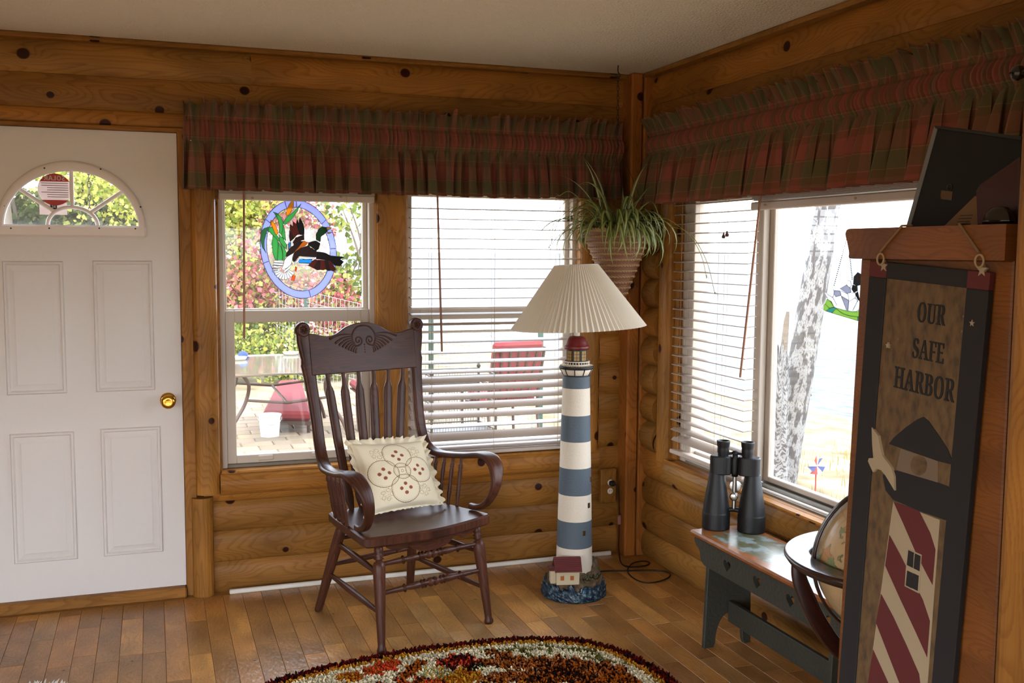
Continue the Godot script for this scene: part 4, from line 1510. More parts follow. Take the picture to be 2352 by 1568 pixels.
	while z < 2.6:
		var x := -2.36
		while x < -0.58:
			var p := Vector2(x + rr.randf_range(-0.004, 0.004), z + rr.randf_range(-0.004, 0.004))
			var d := p - cp
			var an := wrapf(d.angle(), 0, TAU)
			var R: float = rad[int(an / TAU * 720.0) % 720]
			var gap := R - d.length()
			if gap > -0.002:
				var col: Color
				if gap < 0.042: col = wine if rr.randf() < 0.55 else dark
				elif gap < 0.048 and rr.randf() < 0.5: col = rust
				elif gap < 0.072: col = gold if rr.randf() < 0.85 else tan
				else:
					col = cream
					for tw in twigs:
						var q := Geometry2D.get_closest_point_to_segment(p, tw[0], tw[1])
						if q.distance_to(p) < 0.009: col = olive if rr.randf() < 0.8 else sage
					for lf in leaves:
						var e := Vector2(p.x - lf[0], p.y - lf[1]).rotated(-lf[4])
						var w := 1.0 + 0.28 * sin(e.x * 95.0)
						if pow(e.x / lf[2], 2) + pow(e.y / (lf[3] * w), 2) < 1.0:
							col = lf[5][rr.randi_range(0, 2)]
				var jit := rr.randf_range(0.82, 1.12)
				cl.append(Color(col.r * jit, col.g * jit, col.b * jit).srgb_to_linear())
				var b := Basis(Vector3.UP, rr.randf() * TAU).scaled(Vector3(1, rr.randf_range(0.8, 1.25), 1))
				xf.append(Transform3D(b, Vector3(p.x, 0.007, p.y)))
			x += step
		z += step
	var mm := MultiMesh.new()
	mm.transform_format = MultiMesh.TRANSFORM_3D
	mm.use_colors = true
	mm.mesh = tuft.mesh()
	mm.instance_count = xf.size()
	for i in xf.size():
		mm.set_instance_transform(i, xf[i])
		mm.set_instance_color(i, cl[i])
	var mi := MultiMeshInstance3D.new()
	mi.multimesh = mm
	mi.name = "pile"
	mi.material_override = mat("yarn", Color(1, 1, 1), 0.95, {"vc": true, "spec": 0.1})
	rug.add_child(mi)
	stuff(mi)


func build_sheepskin() -> void:
	# only its woolly edge reaches into view
	var s := thing("sheepskin_mat", "white fluffy sheepskin mat on the floor before the door", "mat", hit(105, 1612, 1, 0.0))
	var wool := mat("wool", Color(0.86, 0.84, 0.80), 0.95)
	part(s, "hide", G.new().lathe([Vector2(0.0, 0.012), Vector2(0.15, 0.012), Vector2(0.17, 0.001), Vector2(0.0, 0.001)], 28, Vector3(-0.05, 0, 0.05)), wool)
	var rr := RandomNumberGenerator.new()
	rr.seed = 31
	var g := G.new()
	for k in 700:
		var a := rr.randf() * TAU
		var r := sqrt(rr.randf()) * 0.165
		var p := Vector3(-0.05 + cos(a) * r, 0.008, 0.05 + sin(a) * r)
		var d := Vector3(cos(a) + rr.randf_range(-0.6, 0.6), 1.1, sin(a) + rr.randf_range(-0.6, 0.6)) * 0.018
		g.tube([p, p + d * 0.6 + Vector3(0, 0.004, 0), p + d], [0.004, 0.0035, 0.001], 4, 1.0, Vector3.UP, false)
	stuff(part(s, "wool", g, wool))


# ------------------------------------------------------------------ lighthouse lamp
func build_lamp() -> void:
	var L := thing("lighthouse_lamp", "standing lamp shaped like a blue and white striped lighthouse with pleated shade", "lamp", Vector3(-0.58, 0, 0.54))
	var cream := mat("lamp_white", Color(0.86, 0.81, 0.73), 0.6, {"bump": noise_tex(256, 0.05, 77, true, 5.0), "bump_scale": 0.25, "scale": Vector3(3, 6, 1)})
	var blue := mat("lamp_blue", Color(0.315, 0.36, 0.395), 0.6, {"bump": M.lamp_white.normal_texture, "bump_scale": 0.25, "scale": Vector3(3, 6, 1)})
	var rt := func(y: float) -> float: return lerp(0.0825, 0.0605, (y - 0.15) / 0.86)
	var ys := [0.10, 0.228, 0.35, 0.469, 0.591, 0.711, 0.829, 0.951, 1.01]
	for i in 8:
		var y0: float = ys[i]
		var y1: float = ys[i + 1]
		var ym := (y0 + y1) * 0.5
		var pr := [Vector2(rt.call(y0), y0), Vector2(rt.call(ym) , ym - 0.0012), Vector2(rt.call(ym) - 0.0008, ym), Vector2(rt.call(ym), ym + 0.0012), Vector2(rt.call(y1), y1)]
		part(L, "tower_band", G.new().lathe(pr, 48), cream if i % 2 == 0 else blue, "white band" if i % 2 == 0 else "slate blue band")
	# rocky island
	var f := FastNoiseLite.new()
	f.seed = 21
	f.frequency = 9.0
	f.fractal_octaves = 3
	var rock := []
	var prof := [Vector2(0.120, 0.0), Vector2(0.132, 0.02), Vector2(0.128, 0.055), Vector2(0.118, 0.085), Vector2(0.108, 0.105), Vector2(0.088, 0.118), Vector2(0.06, 0.124), Vector2(0.0, 0.13)]
	var gr := G.new()
	var cols := []
	for p in arc(prof, 4):
		var row := []
		for j in 65:
			var a := TAU * j / 64
			var d := Vector3(cos(a), 0, sin(a))
			var q: Vector3 = d * p.x + Vector3(0, p.y, 0)
			var k := f.get_noise_3dv(q * 4.0)
			# a ledge rises behind the tower on the window side
			var rise: float = 0.05 * max(0.0, d.dot(Vector3(0.8, 0, -0.6))) * smoothstep(0.03, 0.1, p.y) * smoothstep(0.0, 0.05, p.x)
			row.append(q * (1.0 + 0.07 * k) + Vector3(0, rise + 0.008 * k, 0))
		rock.append(row)
	gr.grid(rock, [], true)
	for i in gr.v.size():
		var k := f.get_noise_3dv(gr.v[i] * 7.0 + Vector3(3, 1, 2))
		var c := Color(0.36, 0.27, 0.19).lerp(Color(0.27, 0.24, 0.10), smoothstep(0.05, 0.35, k)).lerp(Color(0.44, 0.36, 0.28), smoothstep(0.1, 0.4, -k))
		gr.c[i] = c.srgb_to_linear()
	part(L, "rock_base", gr, mat("rock", Color(1, 1, 1), 0.85, {"vc": true}), "brown painted rocks")
	# sculpted waves round the foot
	var wv := G.new()
	var rr := RandomNumberGenerator.new()
	rr.seed = 5
	var wm := mat("waves", Color(1, 1, 1), 0.35, {"vc": true})
	var wring := []
	var wpro := [Vector2(0.115, 0.0), Vector2(0.142, 0.0), Vector2(0.146, 0.015), Vector2(0.143, 0.04), Vector2(0.134, 0.06), Vector2(0.122, 0.055)]
	for p in arc(wpro, 5):
		var row := []
		for j in 129:
			var a := TAU * j / 128
			var k := sin(a * 23.0 + 2.0 * sin(a * 5.0)) * 0.5 + 0.7 * sin(a * 11.0 + p.y * 60.0)
			var kk: float = f.get_noise_3d(cos(a) * 3.0, p.y * 20.0, sin(a) * 3.0)
			var r: float = p.x * (1.0 + 0.018 * k + 0.05 * kk)
			row.append(Vector3(cos(a) * r, p.y * (1.0 + 0.28 * k * 0.6 + 0.4 * kk), sin(a) * r))
		wring.append(row)
	wv.grid(wring, [], true)
	for i in wv.v.size():
		var q := wv.v[i]
		var k := f.get_noise_3dv(q * 16.0)
		var c := Color(0.05, 0.11, 0.17).lerp(Color(0.11, 0.27, 0.34), smoothstep(-0.1, 0.25, k)).lerp(Color(0.46, 0.55, 0.58), smoothstep(0.24, 0.44, k))
		wv.c[i] = c.srgb_to_linear()
	part(L, "sculpted_waves", wv, wm, "painted dark blue waves with pale crests")
	# keeper's house
	var hs := Node3D.new()
	hs.name = "keepers_house"
	L.add_child(hs)
	hs.position = Vector3(-0.072, 0.086, 0.088)
	hs.rotation.y = deg_to_rad(-14)
	hs.scale = Vector3.ONE * 1.22
	var hw := mat("house_wall", Color(0.74, 0.68, 0.56), 0.8)
	var hr := mat("house_roof", Color(0.36, 0.12, 0.12), 0.4)
	part(hs, "walls", G.new().box(Vector3(-0.042, 0.0, -0.03), Vector3(0.042, 0.055, 0.03), 0.002), hw)
	part(hs, "side_room", G.new().box(Vector3(-0.062, 0.0, -0.028), Vector3(-0.042, 0.048, 0.012), 0.002), hw)
	for sg in [1.0, -1.0]:
		for k in 8:
			var a := Vector3(-0.05, 0.052 + 0.0055 * k, sg * (0.038 - 0.0048 * k))
			part(hs, "roof_course", G.new().box(Vector3(-0.05, 0.0, -0.0035), Vector3(0.05, 0.004, 0.0035), 0.001).moved(Transform3D(Basis(Vector3.RIGHT, sg * 0.75), Vector3(0, a.y, a.z))), hr)
	part(hs, "side_roof", G.new().box(Vector3(-0.068, 0.048, -0.032), Vector3(-0.044, 0.058, 0.016), 0.003), hr)
	var gable := G.new().extrude(PackedVector2Array([Vector2(-0.03, 0.054), Vector2(0.03, 0.054), Vector2(0, 0.09)]), -0.042, 0.042)
	gable.moved(Transform3D(Basis(Vector3.UP, PI / 2), Vector3.ZERO))
	part(hs, "gable", gable, hw)
	var amber := mat("amber_paint", Color(0.62, 0.33, 0.06), 0.5)
	for x in [-0.022, 0.014]:
		part(hs, "window", G.new().box(Vector3(x - 0.006, 0.018, 0.029), Vector3(x + 0.007, 0.034, 0.0315)), amber)
	# grass round the house
	var gg := G.new()
	for k in 90:
		var a := rr.randf_range(0.2, PI * 0.98)
		var r := rr.randf_range(0.085, 0.122)
		var p := Vector3(-cos(a) * r * 1.0, 0.094 + rr.randf_range(-0.004, 0.01), sin(a) * r)
		gg.col = Color(0.14, 0.15, 0.05).lerp(Color(0.24, 0.22, 0.07), rr.randf()).srgb_to_linear()
		gg.lathe([Vector2(0.0, 0.012), Vector2(0.006, 0.007), Vector2(0.008, 0.0), Vector2(0.0, -0.006)], 6, p)
	stuff(part(L, "painted_grass", gg, wm))
	# small windows on the tower
	var wn := mat("tower_window", Color(0.13, 0.11, 0.07), 0.4)
	var wf := mat("tower_window_frame", Color(0.42, 0.33, 0.18), 0.5)
	for q in [[1352, 1150, 0.0], [1342, 1211, 0.0], [1357, 1092, 0.0]]:
		var y: float = lerp(0.0, 1.5, (1361.8 - q[1]) / 753.4)
		var r: float = rt.call(y)
		var lat: float = clamp((q[0] - 1320.5) / 503.0 / r, -0.95, 0.95)
		var an := asin(lat) - deg_to_rad(23.0)
		var win := Node3D.new()
		win.name = numbered(L, "tower_window")
		L.add_child(win)
		win.rotation.y = an
		win.position = Vector3(0, y, 0)
		part(win, "frame", G.new().box(Vector3(-0.008, -0.012, r - 0.004), Vector3(0.008, 0.012, r + 0.002), 0.001), wf)
		for sx in [-0.0036, 0.0036]:
			for sy in [-0.0075, 0.0, 0.0075]:
				part(win, "pane", G.new().box(Vector3(sx - 0.0028, sy - 0.003, r + 0.0015), Vector3(sx + 0.0028, sy + 0.003, r + 0.0028)), wn)
	# gallery and lantern
	var gal := G.new().lathe([Vector2(0.058, 1.008), Vector2(0.060, 1.012), Vector2(0.073, 1.036), Vector2(0.05, 1.038)], 40)
	part(L, "gallery_support", gal, cream)
	for k in 10:
		var a := TAU * k / 10.0 + 0.2
		part(L, "bracket", G.new().tube([Vector3(cos(a) * 0.0595, 1.009, sin(a) * 0.0595), Vector3(cos(a) * 0.0745, 1.037, sin(a) * 0.0745)], 0.0022, 5), M.black)
	part(L, "foot_ring", G.new().lathe([Vector2(0.058, 1.003), Vector2(0.0615, 1.004), Vector2(0.0615, 1.009), Vector2(0.058, 1.01)], 40), M.black)
	part(L, "gallery_deck", G.new().lathe([Vector2(0.0, 1.036), Vector2(0.075, 1.036), Vector2(0.078, 1.040), Vector2(0.078, 1.047), Vector2(0.075, 1.05), Vector2(0.0, 1.05)], 40), M.black)
	part(L, "gallery_edge", G.new().lathe([Vector2(0.0, 1.051), Vector2(0.076, 1.050), Vector2(0.073, 1.0535), Vector2(0.0, 1.054)], 40), cream)
	for y in [1.054, 1.067]:
		part(L, "railing_rail", G.new().lathe([Vector2(0.055, y), Vector2(0.0595, y), Vector2(0.0595, y + 0.0045), Vector2(0.055, y + 0.0045)], 40), cream)
	for k in 28:
		var a := TAU * k / 28.0
		part(L, "railing_post", G.new().tube([Vector3(cos(a) * 0.0575, 1.055, sin(a) * 0.0575), Vector3(cos(a) * 0.0575, 1.07, sin(a) * 0.0575)], 0.0028 if k % 4 == 0 else 0.0016, 5), cream)
	part(L, "lantern_room", G.new().lathe([Vector2(0.048, 1.054), Vector2(0.048, 1.128)], 8), mat("lantern_frame", Color(0.07, 0.06, 0.05), 0.5))
	var lg := mat("lantern_glass", Color(0.62, 0.47, 0.20), 0.25)
	for k in 8:
		var a := TAU * (k + 0.5) / 8.0
		var r: float = 0.048 * cos(PI / 8.0)
		var lp := Node3D.new()
		lp.name = numbered(L, "lantern_window")
		L.add_child(lp)
		lp.rotation.y = a
		for sx in [-0.0065, 0.0065]:
			for sy in [1.081, 1.096, 1.111]:
				part(lp, "pane", G.new().box(Vector3(sx - 0.0055, sy - 0.0065, r - 0.001), Vector3(sx + 0.0055, sy + 0.0065, r + 0.0015)), lg)
	var red := mat("lamp_red", Color(0.42, 0.09, 0.10), 0.38)
	part(L, "dome", G.new().lathe([Vector2(0.0, 1.124), Vector2(0.054, 1.124), Vector2(0.0575, 1.128), Vector2(0.0575, 1.137), Vector2(0.054, 1.141), Vector2(0.050, 1.142), Vector2(0.046, 1.156), Vector2(0.040, 1.170), Vector2(0.034, 1.179), Vector2(0.018, 1.184), Vector2(0.0, 1.184)], 40), red, "dark red dome")
	part(L, "stem", G.new().lathe([Vector2(0.014, 1.18), Vector2(0.014, 1.30), Vector2(0.017, 1.302), Vector2(0.017, 1.36), Vector2(0.0, 1.361)], 20), M.white_strip)
	part(L, "bulb", G.new().lathe([Vector2(0.0, 1.355), Vector2(0.013, 1.36), Vector2(0.014, 1.375), Vector2(0.029, 1.41), Vector2(0.026, 1.435), Vector2(0.0, 1.45)], 16), M.white_strip)
	# pleated shade, set a little crooked
	var sh := G.new()
	var np := 78
	var ctr := Vector3(0, 1.36, 0)
	var rows := 7
	for k in np * 2:
		var a0 := TAU * k / (np * 2.0)
		var a1 := TAU * (k + 1) / (np * 2.0)
		for q in rows:
			var t0 := float(q) / rows
			var t1 := float(q + 1) / rows
			var P := func(a: float, t: float, odd: bool) -> Vector3:
				var r: float = lerp(0.298, 0.096, t)
				var dp: float = lerp(0.0062, 0.0026, t)
				r += dp if odd else -dp
				return Vector3(cos(a) * r, lerp(1.222, 1.500, t), sin(a) * r)
			var o := k % 2 == 0
			var pts := [P.call(a0, t0, o), P.call(a1, t0, not o), P.call(a1, t1, not o), P.call(a0, t1, o)]
			var nn: Vector3 = (pts[1] - pts[0]).cross(pts[3] - pts[0]).normalized()
			if nn.dot(Vector3(cos(a0), 0.5, sin(a0))) < 0: nn = -nn
			sh.flat(pts, nn)
	var shn := Transform3D(Basis(Vector3(cos(CAM_YAW), 0, sin(CAM_YAW)).cross(Vector3.UP), deg_to_rad(2.6)), Vector3.ZERO)
	shn.origin = ctr - shn.basis * ctr
	sh.moved(shn)
	var shade := part(L, "lamp_shade", sh, mat("shade", Color(0.88, 0.84, 0.765), 0.85, {"back": Color(0.5, 0.47, 0.42), "spec": 0.15}), "cream pleated shade")
	var ring := []
	for k in 48:
		var a := TAU * k / 48.0
		ring.append(Vector3(cos(a) * 0.094, 1.5, sin(a) * 0.094))
	part(shade, "top_ring", G.new().tube(ring, 0.0022, 6, 1.0, Vector3.UP, false, Vector2.ZERO, true).moved(shn), M.white_strip)
	for k in 3:
		var a := TAU * k / 3.0 + 0.4
		part(shade, "spider_arm", G.new().tube([Vector3(0, 1.455, 0), Vector3(cos(a) * 0.094, 1.498, sin(a) * 0.094)], 0.0016, 5).moved(shn), M.steel)


# ------------------------------------------------------------------ hanging plant
func build_plant() -> void:
	var c := Vector3(-0.262, 1.66, 0.275)
	var b := thing("hanging_basket", "cone-shaped rattan and rope basket hanging from the ceiling by a chain", "basket", c)
	var rat := mat("rattan", Color(0.50, 0.315, 0.225), 0.5, {"bump": noise_tex(128, 0.06, 41, true, 5.0), "bump_scale": 0.5, "scale": Vector3(10, 40, 1)})
	var rope := mat("rope", Color(0.66, 0.54, 0.37), 0.9)
	var n := 13
	var rad := func(t: float) -> float: return lerp(0.168, 0.03, pow(t, 0.92))
	for k in n:
		var t0 := float(k) / n
		var t1 := float(k + 0.78) / n
		var pr := []
		for q in 7:
			var t: float = lerp(t0, t1, q / 6.0)
			pr.append(Vector2(rad.call(t) + 0.0035 * abs(sin(q / 6.0 * PI * 2.0)), -0.005 - 0.35 * t))
		part(b, "rattan_band", G.new().lathe(pr, 40), rat)
		var tr: float = (k + 0.88) / n
		var R: float = rad.call(tr) + 0.002
		var g := G.new()
		for s in 2:
			var path := []
			var m := 150
			for i in m:
				var a := TAU * i / m
				var ph: float = a * round(R * 210.0) + PI * s
				path.append(Vector3(cos(a) * (R + 0.0028 * cos(ph)), -0.005 - 0.35 * tr + 0.0034 * sin(ph), sin(a) * (R + 0.0028 * cos(ph))))
			g.tube(path, 0.0034, 5, 1.0, Vector3.UP, false, Vector2.ZERO, true)
		part(b, "rope_coil", g, rope)
	var rim := G.new()
	for s in 3:
		var path := []
		for i in 180:
			var a := TAU * i / 180
			var ph := a * 22.0 + TAU * s / 3.0
			path.append(Vector3(cos(a) * (0.172 + 0.005 * cos(ph)), 0.002 + 0.005 * sin(ph), sin(a) * (0.172 + 0.005 * cos(ph))))
		rim.tube(path, 0.0055, 6, 1.0, Vector3.UP, false, Vector2.ZERO, true)
	part(b, "rope_rim", rim, rope)
	part(b, "tip", G.new().lathe([Vector2(0.03, -0.355), Vector2(0.02, -0.37), Vector2(0.0, -0.378)], 16), rat)
	part(b, "soil", G.new().lathe([Vector2(0.0, -0.02), Vector2(0.155, -0.025)], 24), mat("soil", Color(0.12, 0.085, 0.06), 1.0))
	# chain and ceiling hook
	var hookp := Vector3(-0.263, 2.44, 0.258) - c
	part(b, "ceiling_hook", G.new().tube(arc([hookp, hookp + Vector3(0, -0.03, 0), hookp + Vector3(0.012, -0.045, 0), hookp + Vector3(0, -0.06, 0), hookp + Vector3(-0.012, -0.046, 0)], 5), 0.0028, 6), M.dark_metal)
	var y := hookp.y - 0.052
	var i := 0
	while y > 0.42:
		var link := []
		for k in 14:
			var a := TAU * k / 14.0
			var w := cos(a) * 0.0055
			link.append(Vector3(w if i % 2 == 0 else 0.0, y - 0.011 + sin(a) * 0.0135, 0.0 if i % 2 == 0 else w) + Vector3(hookp.x * (y / hookp.y), 0, hookp.z * (y / hookp.y)))
		part(b, "chain_link", G.new().tube(link, 0.0014, 5, 1.0, Vector3.UP, false, Vector2.ZERO, true), M.dark_metal)
		y -= 0.0225
		i += 1
	for k in 3:
		var a := TAU * k / 3.0 + 0.6
		part(b, "hanger_wire", G.new().tube([Vector3(0, y, 0), Vector3(cos(a) * 0.17, 0.0, sin(a) * 0.17)], 0.0012, 5), M.dark_metal)
	# spider plant
	var p := thing("spider_plant", "spider plant with long striped arching leaves in the hanging basket", "plant", c)
	var lm := mat("leaf", Color(1, 1, 1), 0.45, {"vc": true, "back": Color(0.5, 0.5, 0.3)})
	var rr := RandomNumberGenerator.new()
	rr.seed = 17
	for k in 230:
		var a := rr.randf() * TAU
		var ln := rr.randf_range(0.20, 0.42)
		var up := rr.randf_range(0.35, 1.45)
		if k < 16:
			ln = rr.randf_range(0.26, 0.40); up = rr.randf_range(1.15, 1.5)
		var d := Vector3(cos(a), 0, sin(a))
		# keep the crown off the walls
		if d.x > 0.5 or d.z < -0.5: ln *= 0.72
		var st := d * rr.randf_range(0.01, 0.11) + Vector3(0, -0.012, 0)
		leaf_strip(p, st, d, up, ln, rr.randf_range(0.0055, 0.0095), rr.randf_range(2.4, 4.6) if k >= 16 else rr.randf_range(0.8, 1.8), lm, rr)
	# runners with plantlets
	for q in [[[1500, 500, 0, -0.17], [1530, 502, 0, -0.155], [1560, 520, 0, -0.14], [1590, 548, 0, -0.12], [1612, 590, 0, -0.105], [1622, 633, 0, -0.10]], [[1540, 520, 0, -0.15], [1575, 530, 0, -0.135], [1598, 552, 0, -0.12], [1625, 605, 0, -0.105], [1642, 675, 0, -0.10]], [[1370, 470, 2, 0.30], [1330, 455, 2, 0.30], [1300, 462, 2, 0.30], [1275, 500, 2, 0.30], [1266, 560, 2, 0.30]], [[1360, 480, 2, 0.34], [1320, 475, 2, 0.34], [1285, 505, 2, 0.34], [1264, 565, 2, 0.34]], [[1350, 475, 2, 0.30], [1310, 440, 2, 0.30], [1285, 450, 2, 0.30]]]:
		var path := []
		for w in q: path.append(hit(w[0], w[1], w[2], w[3]) - c)
		var sm := arc(path, 5)
		part(p, "runner", G.new().tube(sm, 0.0014, 5), mat("runner", Color(0.62, 0.60, 0.28), 0.5) if not M.has("runner") else M.runner)
		var e: Vector3 = sm[sm.size() - 1]
		for k in 5:
			var a := rr.randf() * TAU
			leaf_strip(p, e, Vector3(cos(a), 0, sin(a)), rr.randf_range(-0.5, 0.9), rr.randf_range(0.015, 0.04), 0.002, 1.5, lm, rr)


func leaf_strip(p: Node, st: Vector3, d: Vector3, up: float, ln: float, w: float, droop: float, lm: Material, rr: RandomNumberGenerator) -> void:
	var g := G.new()
	var side := d.cross(Vector3.UP).normalized()
	var pos := st
	var an := up
	var m := 12
	var rows := []
	var bend := rr.randf_range(-0.35, 0.35)
	for i in m + 1:
		var t := float(i) / m
		var ww := w * (0.55 + 0.6 * sin(PI * min(t * 1.15, 1.0))) * (1.0 if t < 0.7 else (1.0 - t) / 0.3 + 0.05)
		var dir := (d * cos(an) + Vector3.UP * sin(an) + side * bend * t).normalized()
		var nrm := side.cross(dir).normalized()
		var row := []
		for q in [-1.0, -0.62, 0.0, 0.62, 1.0]:
			row.append(pos + side * (q * ww) - nrm * ((1.0 - abs(q)) * ww * 0.35))
		rows.append(row)
		pos += dir * (ln / m)
		# never through the walls or the posts
		pos.x = min(pos.x, 0.165)
		pos.z = max(pos.z, -0.13)
		if pos.y > 0.09:
			pos.x = min(pos.x, 0.062)
			pos.z = max(pos.z, -0.075)
		an -= droop / m * (0.4 + 1.2 * t)
	g.grid(rows)
	var gd := Color(0.27, 0.34, 0.11).lerp(Color(0.42, 0.47, 0.17), rr.randf()).srgb_to_linear()
	var cr := Color(0.84, 0.84, 0.64).lerp(Color(0.70, 0.74, 0.45), rr.randf()).srgb_to_linear()
	for i in g.c.size():
		var q := i % 5
		g.c[i] = cr if q == 2 else (gd if q == 1 or q == 3 else gd.lerp(cr, 0.35))
	part(p, "leaf", g, lm)


# ------------------------------------------------------------------ outlet and cord
func build_outlet() -> void:
	var o := thing("wall_outlet", "double outlet on a wooden block by the corner post", "outlet")
	part(o, "block", G.new().box(Vector3(-0.229, 0.275, 0.03), Vector3(-0.142, 0.452, 0.062), 0.005, Vector2(0.2, 0.2)), M.pine1)
	for y in [0.382, 0.338]:
		var g := G.new().lathe([Vector2(0.0, 0.003), Vector2(0.014, 0.003), Vector2(0.0155, 0.0), Vector2(0.0155, -0.004)], 20)
		g.moved(Transform3D(Basis(Vector3.RIGHT, PI / 2), Vector3(-0.178, y, 0.062)))
		var s := part(o, "socket", g, M.white_strip)
		for x in [-0.005, 0.005]:
			part(s, "slot", G.new().box(Vector3(-0.178 + x - 0.001, y - 0.002, 0.064), Vector3(-0.178 + x + 0.001, y + 0.006, 0.0654)), M.black)
	var c := thing("lamp_cord", "brown lamp cord plugged into the wall and coiled on the floor", "cord")
	var bm := mat("cord_brown", Color(0.085, 0.055, 0.05), 0.5)
	part(c, "plug", G.new().box(Vector3(-0.19, 0.368, 0.066), Vector3(-0.162, 0.394, 0.094), 0.006), M.black)
	var path := [Vector3(-0.166, 0.381, 0.09), Vector3(-0.15, 0.37, 0.096), Vector3(-0.142, 0.33, 0.09), Vector3(-0.136, 0.25, 0.084), Vector3(-0.134, 0.17, 0.084), Vector3(-0.135, 0.10, 0.084), Vector3(-0.137, 0.04, 0.088)]
	for q in [[1426, 1291], [1440, 1300], [1462, 1301], [1484, 1298], [1492, 1292], [1480, 1288], [1458, 1291], [1445, 1300], [1442, 1313], [1455, 1327], [1475, 1336], [1500, 1337], [1525, 1331], [1539, 1322], [1536, 1315], [1515, 1310], [1480, 1309], [1440, 1310], [1400, 1310], [1375, 1312]]:
		path.append(hit(q[0], q[1], 1, 0.004))
	part(c, "cable", G.new().tube(arc(path, 6), 0.0034, 7), bm)
	part(c, "inline_switch", G.new().box(Vector3(-0.143, 0.165, 0.076), Vector3(-0.127, 0.215, 0.093), 0.004), mat("switch_pink", Color(0.62, 0.42, 0.40), 0.5))


# ------------------------------------------------------------------ bench
func painted_top_texture() -> ImageTexture:
	var w := 384
	var h := 128
	var a := noise_bytes(w, h, 0.018, 61, 4)
	var b := noise_bytes(w, h, 0.05, 62, 3)
	var im := Image.create(w, h, false, Image.FORMAT_RGB8)
	for y in h:
		for x in w:
			var i := y * w + x
			var edge: float = min(min(x, w - x) / 30.0, min(y, h - y) / 16.0)
			var n := a[i] / 255.0
			var q := b[i] / 255.0
			var wood := Color(0.62, 0.37, 0.16).lerp(Color(0.50, 0.28, 0.12), q)
			var paint := Color(0.36, 0.36, 0.25).lerp(Color(0.50, 0.54, 0.52), smoothstep(0.40, 0.6, n)).lerp(Color(0.33, 0.24, 0.16), smoothstep(0.62, 0.8, q) * 0.7)
			im.set_pixel(x, y, wood.lerp(paint, smoothstep(0.7, 1.5, edge + (n - 0.5) * 1.2)))
	return ImageTexture.create_from_image(im)


func csg_board(called: String, parent: Node, poly: PackedVector2Array, holes: Array, depth: float, m: Material) -> CSGPolygon3D:
	var c := CSGPolygon3D.new()
	c.name = numbered(parent, called)
	c.polygon = poly
	c.mode = CSGPolygon3D.MODE_DEPTH
	c.depth = depth
	c.material = m
	for hp in holes:
		var k := CSGPolygon3D.new()
		k.name = numbered(c, "cutout")
		k.operation = CSGShape3D.OPERATION_SUBTRACTION
		k.polygon = hp
		k.depth = depth + 0.02
		k.position.z = 0.01
		k.material = m
		c.add_child(k)
	parent.add_child(c)
	return c


func build_bench() -> void:
	var b := thing("bench", "low dark green bench with heart cut-outs and a worn painted top under the lake window", "bench")
	var gp := mat("bench_green", Color(0.225, 0.222, 0.19), 0.6, {"bump": noise_tex(128, 0.08, 71, true, 4.0), "bump_scale": 0.2, "tri": 4.0})
	var top := G.new().box(Vector3(-0.372, 0.437, 1.212), Vector3(-0.105, 0.459, 2.20), 0.007)
	for i in top.v.size():
		var p := top.v[i]
		top.uv[i] = Vector2((p.z - 1.212) / 0.988, (p.x + 0.372) / 0.267)
	part(b, "top", top, mat("bench_top", Color(1, 1, 1), 0.28, {"tex": painted_top_texture(), "coat": 0.5, "coat_rough": 0.2}))
	# own axes of the side boards: x = world z, z = -world x
	var out := PackedVector2Array()
	for p in arc([Vector2(1.222, 0.437), Vector2(1.222, 0.415), Vector2(1.235, 0.40), Vector2(1.262, 0.385), Vector2(1.27, 0.36), Vector2(1.285, 0.342), Vector2(1.31, 0.335)], 4): out.append(p)
	for p in [Vector2(2.1, 0.335), Vector2(2.13, 0.342), Vector2(2.15, 0.37), Vector2(2.185, 0.41), Vector2(2.185, 0.437)]: out.append(p)
	var hearts := []
	for z in [1.464, 1.665, 1.867, 2.06]:
		var hp := PackedVector2Array()
		for i in 28:
			var t := TAU * i / 28.0
			hp.append(Vector2(z + 0.00155 * 16.0 * pow(sin(t), 3), 0.384 + 0.00155 * (13.0 * cos(t) - 5.0 * cos(2 * t) - 2.0 * cos(3 * t) - cos(4 * t))))
		hearts.append(hp)
	var ap := csg_board("apron", b, out, hearts, 0.02, gp)
	ap.rotation.y = -PI / 2
	ap.position.x = -0.352
	ap.set_meta("label", "dark green apron with heart cut-outs")
	part(b, "stretcher", G.new().box(Vector3(-0.245, 0.10, 1.308), Vector3(-0.225, 0.185, 2.061), 0.003), gp)
	var en := PackedVector2Array([Vector2(-0.332, 0.437), Vector2(-0.348, 0.0), Vector2(-0.305, 0.0)])
	for i in 13:
		var t := PI * i / 12
		en.append(Vector2(-0.235 - 0.062 * cos(t), 0.02 + 0.115 * sin(t)))
	en.append_array([Vector2(-0.165, 0.0), Vector2(-0.135, 0.0), Vector2(-0.145, 0.437)])
	for z in [1.287, 2.062]:
		part(b, "end_board", G.new().extrude(en, z, z + 0.02, 0.002), gp)


